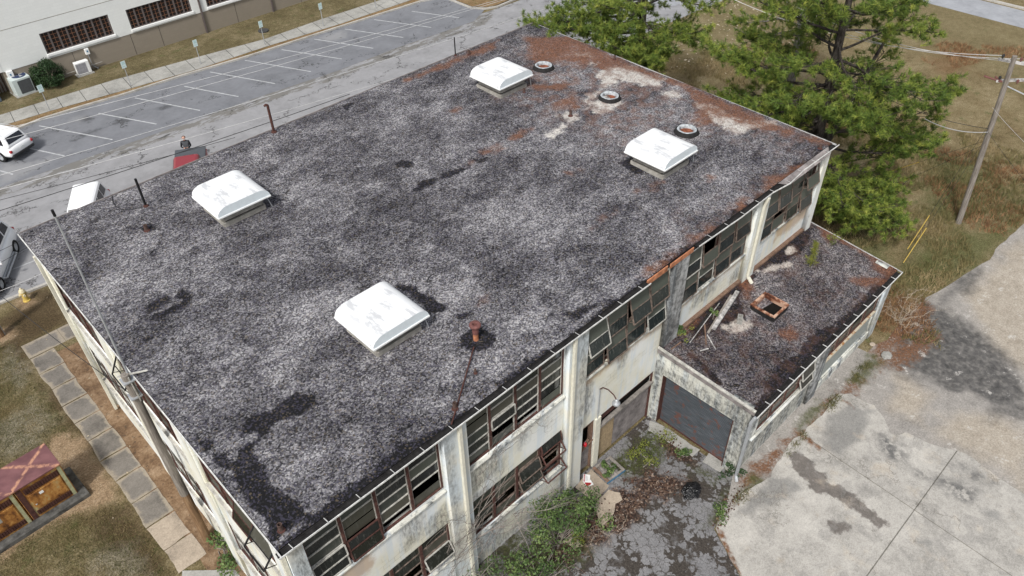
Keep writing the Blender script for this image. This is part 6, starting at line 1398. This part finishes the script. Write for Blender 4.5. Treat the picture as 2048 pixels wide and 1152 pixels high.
hd = np.array([-.47, -.883]); q = (gz(352, 299, 1.22) + gz(408, 290, 1.22)) / 2
truck = car('red pickup with grey bed cover, mostly hidden behind the roof edge', 'pickup truck', 'parked vehicles', q[:2] + hd * 2.7, hd, 5.4, 1.95, 1.9, RED, LOW, kind='pickup')
PERSON_AT = q[:2] - hd * .42 + np.array([-.22, .12])

# ------------------------------------------------------------------ the person behind the pickup
def person(loc, rz):
    jn = {'pelvis': (0, 0, .95), 'waist': (0, .0, 1.10), 'chest': (0, .02, 1.32), 'neck': (0, .02, 1.50), 'neck2': (.0, .03, 1.56), 'head0': (0, .05, 1.62), 'head1': (0, .06, 1.70), 'head2': (0, .045, 1.78),
          'hipL': (.10, 0, .92), 'kneeL': (.11, .03, .50), 'ankL': (.11, -.01, .09), 'toeL': (.13, .16, .04), 'hipR': (-.10, 0, .92), 'kneeR': (-.11, .03, .50), 'ankR': (-.11, -.01, .09), 'toeR': (-.13, .16, .04)}
    rd = {'pelvis': .17, 'waist': .165, 'chest': .17, 'neck': .075, 'neck2': .062, 'head0': .080, 'head1': .098, 'head2': .075, 'hipL': .105, 'kneeL': .068, 'ankL': .046, 'toeL': .04, 'hipR': .105, 'kneeR': .068, 'ankR': .046, 'toeR': .04}
    ed = [('pelvis', 'waist'), ('waist', 'chest'), ('chest', 'neck'), ('neck', 'neck2'), ('neck2', 'head0'), ('head0', 'head1'), ('head1', 'head2')]
    for s, S_ in (('L', 1), ('R', -1)):
        ed += [('pelvis', 'hip' + s), ('hip' + s, 'knee' + s), ('knee' + s, 'ank' + s), ('ank' + s, 'toe' + s)]
        for nm, p, r in (('sho', (.205, .02, 1.42), .078), ('elb', (.27, .10, 1.14), .052), ('wri', (.085, .33, 1.16), .032), ('palm', (.055, .385, 1.175), .036)):
            jn[nm + s] = (p[0] * S_, p[1], p[2]); rd[nm + s] = r
        ed += [('chest', 'sho' + s), ('sho' + s, 'elb' + s), ('elb' + s, 'wri' + s), ('wri' + s, 'palm' + s)]
        for f_ in range(4):                                                    # four fingers curling round the controller, thumb on top
            zf = 1.205 - .022 * f_; ln = (.030, .036, .034, .026)[f_]
            a = (.060 * S_, .405, zf); b_ = (.050 * S_, .405 + ln, zf - .004); c_ = (.028 * S_, .410 + ln, zf - .008)
            for k, (p, r) in enumerate(((a, .0105), (b_, .0095), (c_, .008))): jn[f'f{f_}{k}{s}'] = p; rd[f'f{f_}{k}{s}'] = r
            ed += [('palm' + s, f'f{f_}0{s}'), (f'f{f_}0{s}', f'f{f_}1{s}'), (f'f{f_}1{s}', f'f{f_}2{s}')]
        for k, (p, r) in enumerate((((.045 * S_, .38, 1.215), .012), ((.028 * S_, .40, 1.232), .0105), ((.016 * S_, .42, 1.235), .009))): jn[f't{k}{s}'] = p; rd[f't{k}{s}'] = r
        ed += [('palm' + s, 't0' + s), ('t0' + s, 't1' + s), ('t1' + s, 't2' + s)]
    nm = list(jn); me = bpy.data.meshes.new('sk'); me.from_pydata([jn[k] for k in nm], [(nm.index(a), nm.index(b_)) for a, b_ in ed], []); ob = bpy.data.objects.new('sk', me); COL.objects.link(ob)
    ob.modifiers.new('skin', 'SKIN'); sv_ = me.skin_vertices[0].data
    for i, k in enumerate(nm): sv_[i].radius = (rd[k] * (1.12 if k in ('chest', 'waist', 'pelvis') else 1), rd[k] * (.72 if k in ('chest', 'waist', 'pelvis') else 1)); sv_[i].use_root = (k == 'pelvis')
    s2 = ob.modifiers.new('s', 'SUBSURF'); s2.levels = s2.render_levels = 2
    dg = bpy.context.evaluated_depsgraph_get(); dg.update(); mm = bpy.data.meshes.new_from_object(ob.evaluated_get(dg)); bpy.data.objects.remove(ob)
    skin = plain('skin', (.52, .30, .23), .5, .4, var=.08); jacket = plain('black_jacket', (.012, .013, .016), .8, .2, var=.3); vest = plain('grey_vest', (.085, .09, .10), .85, .2, var=.2); jeans = plain('dark_trousers', (.03, .035, .05), .85, .2); shoe = plain('brown_shoe', (.05, .035, .025), .6)
    for m_ in (skin, jacket, vest, jeans, shoe): mm.materials.append(m_)
    for p in mm.polygons:
        c = p.center
        p.material_index = 0 if (c.z > 1.53 or (c.y > .315 and c.z > 1.05)) else 4 if c.z < .11 else 3 if c.z < .97 else 2 if (abs(c.x) < .17 and c.z < 1.47) else 1
        p.use_smooth = True
    t = thing('person', (*loc, .004), 'person in a black jacket and grey vest holding a controller behind the red pickup', 'person', None, rz)
    bd = bpy.data.objects.new('body', mm); COL.objects.link(bd); bd.parent = t
    def sph(c, r, nme, mat, sc=(1, 1, 1)):
        bm = bmesh.new(); bmesh.ops.create_uvsphere(bm, u_segments=14, v_segments=10, radius=r)
        for v in bm.verts: v.co = Vector((v.co.x * sc[0] + c[0], v.co.y * sc[1] + c[1], v.co.z * sc[2] + c[2]))
        m2 = bpy.data.meshes.new(nme); bm.to_mesh(m2); bm.free(); m2.materials.append(mat); o = bpy.data.objects.new(nme, m2); COL.objects.link(o); o.parent = t
        for p in m2.polygons: p.use_smooth = True
        return o
    hair = plain('thin_brown_hair', (.10, .07, .05), .8)
    for s in (-1, 1):
        sph((.032 * s, .142, 1.705), .011, 'eye', M['black']); sph((.098 * s, .05, 1.69), .026, 'ear', skin, (.45, .8, 1.2)); sph((.075 * s, .0, 1.71), .055, 'hair', hair, (.6, 1.1, 1.1))
    sph((0, .158, 1.678), .017, 'nose', skin, (.8, 1, 1.3)); sph((0, .14, 1.635), .022, 'mouth', plain('lips', (.36, .15, .13), .5), (1.1, .5, .3)); sph((0, -.035, 1.72), .075, 'hair', hair, (1.05, .6, 1.0))
    return t
pp = person(PERSON_AT, math.atan2(hd[1], hd[0]) - math.pi / 2)
ct = thing('drone_controller', (0, 0, 0), 'small dark controller held in the person\'s hands', 'controller')
pw = Matrix.Translation((PERSON_AT[0], PERSON_AT[1], .004)) @ Matrix.Rotation(pp.rotation_euler.z, 4, 'Z'); ct.matrix_world = pw @ Matrix.Translation((0, .405, 1.20))
MB().box(-.045, .045, -.02, .05, -.035, .022).build('case', M['black'], ct, world=False, bevel=.008); MB().box(-.03, .03, .0, .04, .023, .026).build('screen', M['car_glass'], ct, world=False)

# ================================================================== THE WHITE FACTORY ACROSS THE STREET
wf = thing('white_factory', (30, 55, 0), 'long white building with a tan base and barred windows across the street', 'building')
YF, ZT = 49.7, 1.74
def wmat(name, c, d):
    n = N(name, .75, .3); b = n.nd('TexBrick'); sx = n.nd('SeparateXYZ'); n.put(sx.inputs[0], n.pos); cb = n.nd('CombineXYZ'); n.put(cb.inputs[0], sx.outputs[0]); n.put(cb.inputs[1], sx.outputs[2])
    n.put(b.inputs['Vector'], cb.outputs[0]); b.inputs['Scale'].default_value = 1; b.inputs['Brick Width'].default_value = .4; b.inputs['Row Height'].default_value = .2; b.inputs['Mortar Size'].default_value = .006
    b.inputs['Color1'].default_value = (*c, 1); b.inputs['Color2'].default_value = (*[x * .96 for x in c], 1); b.inputs['Mortar'].default_value = (*[x * .9 for x in c], 1)
    n.col(n.mix(n.m('MULTIPLY', n.thr(n.noise(.7, 6, .65), .5, .72), .35), b.outputs[0], d)); return n.mat
WT = wmat('white_block_wall', (.72, .735, .715), (.60, .63, .62)); TN = wmat('tan_block_wall', (.255, .222, .178), (.20, .175, .14))
WWIN = [(10.03, 14.85, 2.06, 3.53), (16.15, 21.0, 2.02, 3.48), (22.27, 27.1, 1.99, 3.43), (28.4, 33.2, 1.97, 3.4), (34.5, 39.3, 1.95, 3.4)]
def wfwall():
    m_ = MB()
    for a, b, c, d in cells(6.95, 60, ZT, 10, WWIN): m_.box(a, b, YF, YF + .25, c, d)
    m_.build('wall', WT, wf); MB().box(7.0, 60, YF + .03, YF + .28, 0, ZT).build('base_wall', TN, wf)
    MB().box(-20, 6.95, YF - .02, YF + .3, 1.78, 10).build('wall', WT, wf)
    m_ = MB().box(-20, 6.9, YF + 1.0, YF + 1.2, 0, 1.78)
    m_.build('recess_wall', M['wood_brown'], wf)
    for i in range(9): MB().box(5.0 + i * .21, 5.0 + i * .21 + .12, YF + .9, YF + .97, 0, 1.75).build('slat', M['wood_grey'], wf)
    MB().box(6.9, 6.99, YF + .02, YF + 1.0, 0, 1.75).build('recess_side', TN, wf)
    MB().box(6.9, 60, YF + .6, 70, 9.8, 10.0).build('roof', M['ply_grey'], wf)
    mm = plain('mauve_mullion', (.115, .095, .09), .6, .3, var=.15); br = plain('brown_bar', (.20, .095, .055), .6, .3); dk = plain('dark_screen_pane', (.016, .013, .012), .6, .25, var=.5)
    for a, b, c, d in WWIN:
        f = MB(); cw = (b - a) / 8
        f.box(a, b, YF + .05, YF + .17, c, c + .06); f.box(a, b, YF + .05, YF + .17, d - .06, d)
        for i in range(9): x = a + i * cw; hwid = .055; x = min(max(x, a + hwid), b - hwid); f.box(x - hwid, x + hwid, YF + .06, YF + .16, c + .06, d - .06)
        w_ = f.build('window', mm, wf)
        MB().box(a + .05, b - .05, YF + .13, YF + .145, c + .05, d - .05).build('pane', dk, w_)
        q = MB()
        for i in range(8):
            x0 = a + i * cw + .055; x1 = a + (i + 1) * cw - .055; q.box((x0 + x1) / 2 - .012, (x0 + x1) / 2 + .012, YF + .105, YF + .128, c + .06, d - .06)
            for j in range(1, 5): z = c + (d - c) * j / 5; q.box(x0, x1, YF + .10, YF + .122, z - .011, z + .011)
        q.build('muntin', br, w_)
        MB().box(a - .05, b + .06, YF - .10, YF + .02, c - .17, c - .005).build('sill', M['white'], w_, bevel=.01)
    for x in (21.66, 27.7, 33.8): MB().box(x - .06, x + .06, YF - .13, YF - .01, .1, 9.9).build('downspout', mm, wf)
    for x in (11.6, 15.9, 18.1, 24.5, 30.5): MB().box(x - .012, x + .012, YF + .022, YF + .031, .1, ZT - .01).build('wall_joint', M['gutter_in'], wf)
    MB().box(6.95, 22, YF - .006, YF + .01, 4.38, 4.42).build('wall_joint', M['louver'], wf)
wfwall()
Z1 = .10
def ac_unit():
    a = gz(37.5, 195.5, Z1); b = gz(73.5, 183, Z1); W_ = np.linalg.norm((b - a)[:2]); ang = math.atan2((b - a)[1], (b - a)[0]); D_ = 1.15; H_ = 1.22
    t = thing('air_conditioner', (a[0], a[1], Z1), 'big grey condenser with round fan on top beside the round bush', 'air conditioner', None, ang)
    loc_mesh(t, MB().box(-.1, W_ + .1, -.1, D_ + .1, -.1, .05), 'slab', M['walk'])
    loc_mesh(t, MB().box(0, W_, 0, D_, .05, H_), 'casing', plain('pale_grey_green_casing', (.50, .56, .55), .5, .4, var=.05), bevel=.03)
    loc_mesh(t, MB().box(.26 * W_, W_ - .07, -.014, .02, .16, H_ - .14), 'coil_grille', plain('dark_coil', (.07, .075, .08), .6, .3, var=.2))
    cx, cy = W_ * .58, D_ * .5
    loc_mesh(t, MB().lathe([(.46, 0), (.46, .03), (.40, .035)], 24, c=(cx, cy, H_ - .01)), 'fan_guard', plain('blue_black_fan', (.03, .045, .10), .5, .4))
    m_ = MB()
    for k in range(3): an = k * 2.1 + .4; m_.quad((cx, cy, H_ + .03), (cx + .36 * math.cos(an), cy + .36 * math.sin(an), H_ + .03), (cx + .38 * math.cos(an + .6), cy + .38 * math.sin(an + .6), H_ + .045), (cx + .1 * math.cos(an + .8), cy + .1 * math.sin(an + .8), H_ + .04))
    loc_mesh(t, m_, 'fan_blade', M['galv'])
    c = np.array([11.30, 49.12, Z1]); t = thing('air_conditioner', (c[0], c[1], Z1), 'slim white air conditioner with grey round fan grille by tan wall', 'air conditioner'); e = np.array([12.28, 49.12, Z1]); w_ = np.hypot(*(e - c)[:2]); 
    loc_mesh(t, MB().box(-.12, w_ + .1, -.12, .52, -.1, .06), 'slab', M['walk']); loc_mesh(t, MB().box(0, w_, 0, .40, .08, .98), 'casing', M['white'], bevel=.03)
    V = [(w_ * .38 + .31 * math.cos(j * math.pi / 12), -.012, .53 + .31 * math.sin(j * math.pi / 12)) for j in range(24)]; m_ = MB(); m_.add(V, [tuple(range(24))]); m_.box(w_ * .38 - .36, w_ * .38 + .36, -.008, .01, .17, .89); loc_mesh(t, m_, 'fan_grille', plain('grey_grille', (.28, .28, .30), .6, .3))
    for (a0, b0), sz, lab in (((174, 103), (.28, .42), 'small white meter box on tan wall above the slim air conditioner'), ((21, 150), (.40, .55), 'pale grey electrical box on wall above the big condenser')):
        p = gy(a0, b0, YF - .1); t = thing('meter_box', p, lab, 'meter box'); loc_mesh(t, MB().box(-sz[0] / 2, sz[0] / 2, -.08, .12, -sz[1] / 2, sz[1] / 2), 'box', M['white'], bevel=.015); loc_mesh(t, MB().box(-.05, .05, -.095, -.078, -.02, .10), 'dial', M['blue_paint']); loc_mesh(t, MB().tube([(0, .05, -sz[1] / 2), (.02, .05, -p[2] + .4), (.3, -.1, -p[2] + .12)], .03, 6), 'conduit', M['galv'])
    p = gy(71, 149, YF - .12); t = thing('flood_lamp', p, 'small white lamp head low on the tan wall left of bush', 'lamp'); loc_mesh(t, MB().lathe([(.05, -.1), (.14, -.02), (.15, .05), (.06, .10)], 12), 'head', M['white'], smooth=True)
    t = thing('wall_pipe', (12, YF - .08, .42), 'thin white pipe along the foot of the tan wall behind the bush', 'pipe'); loc_mesh(t, MB().tube([(-3.4, 0, -.1), (0, 0, 0), (1.3, 0, .03)], .035, 6), 'pipe', M['louver'])
    c = gz(2, 200, Z1); t = thing('utility_box', (c[0] - 1.0, c[1] + .2, Z1), 'blue grey utility cabinet cut off at left edge of picture', 'utility box'); loc_mesh(t, MB().box(-.3, 1.0, -.5, .6, 0, 1.1), 'cabinet', plain('blue_grey_paint', (.11, .14, .17), .6, .3, var=.1), bevel=.02); loc_mesh(t, MB().box(-.3, .98, -.52, -.495, .08, 1.02), 'door', plain('blue_grey_door', (.10, .13, .16), .6, .3, var=.1))
ac_unit()
sgn_px = [((100, 221), (83, 183)), ((262, 172), (249, 130)), ((402, 128), (389, 91)), ((530, 89), (520.5, 52)), ((647, 52), (640.5, 17)), ((752, 17), (747, -18))]
M['mint'] = plain('pale_mint_sign', (.62, .74, .72), .5, .4, var=.04); M['mint_print'] = plain('faded_green_print', (.40, .60, .58), .6, .3, var=.05)
s0 = None
for i, ((a, b), (c, d)) in enumerate(sgn_px):
    p = gz(a, b, .11)
    if s0 is None:
        s0 = thing('parking_sign', p, '-', 'sign', 'parking signs along the far kerb'); hgt = 1.72
        loc_mesh(s0, MB().bar((0, 0, -.1), (0, 0, hgt + .1), .05, .03), 'post', M['galv']); loc_mesh(s0, MB().box(-.17, .17, -.045, -.03, hgt - .36, hgt + .14), 'panel', M['mint'], bevel=.006)
        for z, wd in ((hgt + .07, .11), (hgt - .0, .09), (hgt - .07, .12), (hgt - .24, .10)): loc_mesh(s0, MB().box(-wd, wd, -.0475, -.0455, z - .018, z + .018), 'print_line', M['mint_print'])
        o = s0
    else: o = copy_tree(s0); o.location = p
    o.rotation_euler.z = rad(8); o['label'] = 'small pale green parking sign ' + ['nearest the big grey condenser, leftmost of the row', 'second from left, past the round bush', 'third from left, below the first barred window end', 'fourth from left, in front of the second brown downpipe', 'fifth from left, at the upper right of the row', 'farthest of the row at top edge, only its post showing'][i]
# ================================================================== THE TRANSFORMER CABINET AND HYDRANT
def transformer():
    f0 = gz(157, 985, .18); f1 = gz(0, 1085, .18); d = (f1 - f0)[:2]; ang = math.atan2(-d[1], -d[0])
    Wd_, Dp, Ht = 3.3, 1.25, 1.95
    t = thing('transformer_cabinet', (f0[0], f0[1], .0), 'rusty double cabinet with maroon lid on a stone slab at lower left', 'transformer', None, ang)
    rg = N('rusted_green_steel', .75, .3); f = rg.noise(1.5, 6, .7, rg.scaled((1.3, 1.3, .8), rg.obj)); g = rg.noise(5, 6, .7, rg.obj)
    rg.col(rg.ramp(rg.m('ADD', rg.m('MULTIPLY', f, .75), rg.m('MULTIPLY', g, .3)), [(.40, (.07, .028, .012)), (.48, (.24, .10, .025)), (.56, (.40, .20, .055)), (.66, (.34, .32, .17))]))
    gm = plain('green_grey_panel', (.33, .33, .20), .7, .3, var=.3, scale=4); dr = plain('dark_rust_louver', (.07, .03, .018), .85, .2, var=.5, scale=6)
    lid = N('maroon_lid', .55, .4); sx = lid.noise(1.8, 4, .6, lid.obj)
    X = lid.nd('SeparateXYZ'); lid.put(X.inputs[0], lid.obj)
    ux = lid.m('SUBTRACT', lid.m('FRACT', lid.m('DIVIDE', lid.m('ADD', X.outputs[0], 8.2), 1.64)), .5); vy = lid.m('SUBTRACT', lid.m('DIVIDE', X.outputs[1], 1.3), .5)
    wob = lid.m('MULTIPLY', lid.m('SUBTRACT', lid.noise(3, 5, .7, lid.obj), .5), .16)
    d1 = lid.m('ABSOLUTE', lid.m('ADD', lid.m('SUBTRACT', ux, vy), wob)); d2 = lid.m('ABSOLUTE', lid.m('ADD', lid.m('ADD', ux, lid.m('MULTIPLY', vy, .8)), wob))
    st_ = lid.m('MULTIPLY', lid.thr(lid.m('MINIMUM', d1, d2), .09, .02), lid.thr(lid.noise(4, 6, .7, lid.obj), .36, .6))
    lid.col(lid.mix(st_, lid.ramp(sx, [(.35, (.115, .048, .052)), (.65, (.19, .085, .088))]), (.48, .25, .16)))
    loc_mesh(t, MB().box(-Wd_ - .25, .28, -.32, Dp + .2, -.05, .20), 'slab', plain('mossy_stone', (.085, .083, .078), .95, .1, var=.7, scale=4), bevel=.03)
    half = Wd_ / 2
    for k in range(2):
        x1 = -k * half - .015; x0 = x1 - half + .03
        loc_mesh(t, MB().box(x0, x1, 0, Dp, .2, Ht), 'cabinet', rg.mat, bevel=.015)
        loc_mesh(t, MB().box(x0 - .03, x1 + .03, -.07, Dp + .06, Ht, Ht + .07), 'lid', lid.mat, bevel=.015)
        dd = MB().box(x0 + .28, x1 - .2, -.03, .0, .62, 1.42); dd_ = loc_mesh(t, dd, 'door', rg.mat, bevel=.008)
        for z0_, z1_ in ((1.50, 1.78), (.30, .54)):
            loc_mesh(t, MB().box(x0 + .24, x1 - .16, -.016, .0, z0_, z1_), 'vent_panel', dr)
            m_ = MB()
            for i in range(14): xx = x0 + .26 + i * (half - .46) / 14; m_.box(xx, xx + .05, -.034, -.017, z0_ + .02, z1_ - .02)
            loc_mesh(t, m_, 'louver', M['rust'])
        loc_mesh(t, MB().box(x1 - .15, x1 - .03, -.012, .0, .22, 1.88), 'corner_strip', gm); loc_mesh(t, MB().box(x0 + .02, x0 + .2, -.014, .0, .22, 1.88), 'hinge_strip', M['rust'])
        if k == 0: loc_mesh(t, MB().box(x0 + .62, x0 + .76, -.036, -.031, 1.20, 1.32), 'label_plate', M['white'])
        else: loc_mesh(t, MB().box(x0 + .55, x0 + .90, -.036, -.031, 1.0, 1.25), 'label_plate', M['louver'])
        loc_mesh(t, MB().lathe([(.0, 0), (.035, .0), (.035, .03), (.0, .03)], 10, c=(x0 + .36, -.03, .85)), 'lock', M['galv'])
transformer()
h0 = gz(54, 601); t = thing('fire_hydrant', (h0[0], h0[1], .0), 'yellow fire hydrant with pale cap on worn grass by the kerb', 'hydrant')
M['hyd'] = plain('worn_yellow_paint', (.55, .40, .10), .6, .3, var=.2); M['hyd2'] = plain('chalky_hydrant_cap', (.62, .54, .36), .6, .3, var=.15)
loc_mesh(t, MB().lathe([(.17, 0), (.17, .05), (.12, .07), (.11, .48), (.15, .50), (.15, .55)], 16), 'barrel', M['hyd'], smooth=False)
loc_mesh(t, MB().lathe([(.155, .55), (.15, .60), (.11, .68), (.05, .73), (.035, .79), (.02, .80)], 16), 'bonnet', M['hyd2'])
for a in (0, math.pi / 2, math.pi): loc_mesh(t, MB().tube([(math.cos(a) * .08, -math.sin(a) * .08, .42), (math.cos(a) * .21, -math.sin(a) * .21, .42)], .062 if a else .05, 10), 'outlet', M['hyd2'])
# manhole on the far bank
c = gz(527, 62, .11); t = thing('drain_cover', c, 'dark round drain cover on grass beside the fourth sign', 'drain cover'); loc_mesh(t, MB().lathe([(.42, .0), (.42, .07), (.36, .09)], 18), 'cover', plain('dark_iron', (.05, .05, .05), .7, .3))
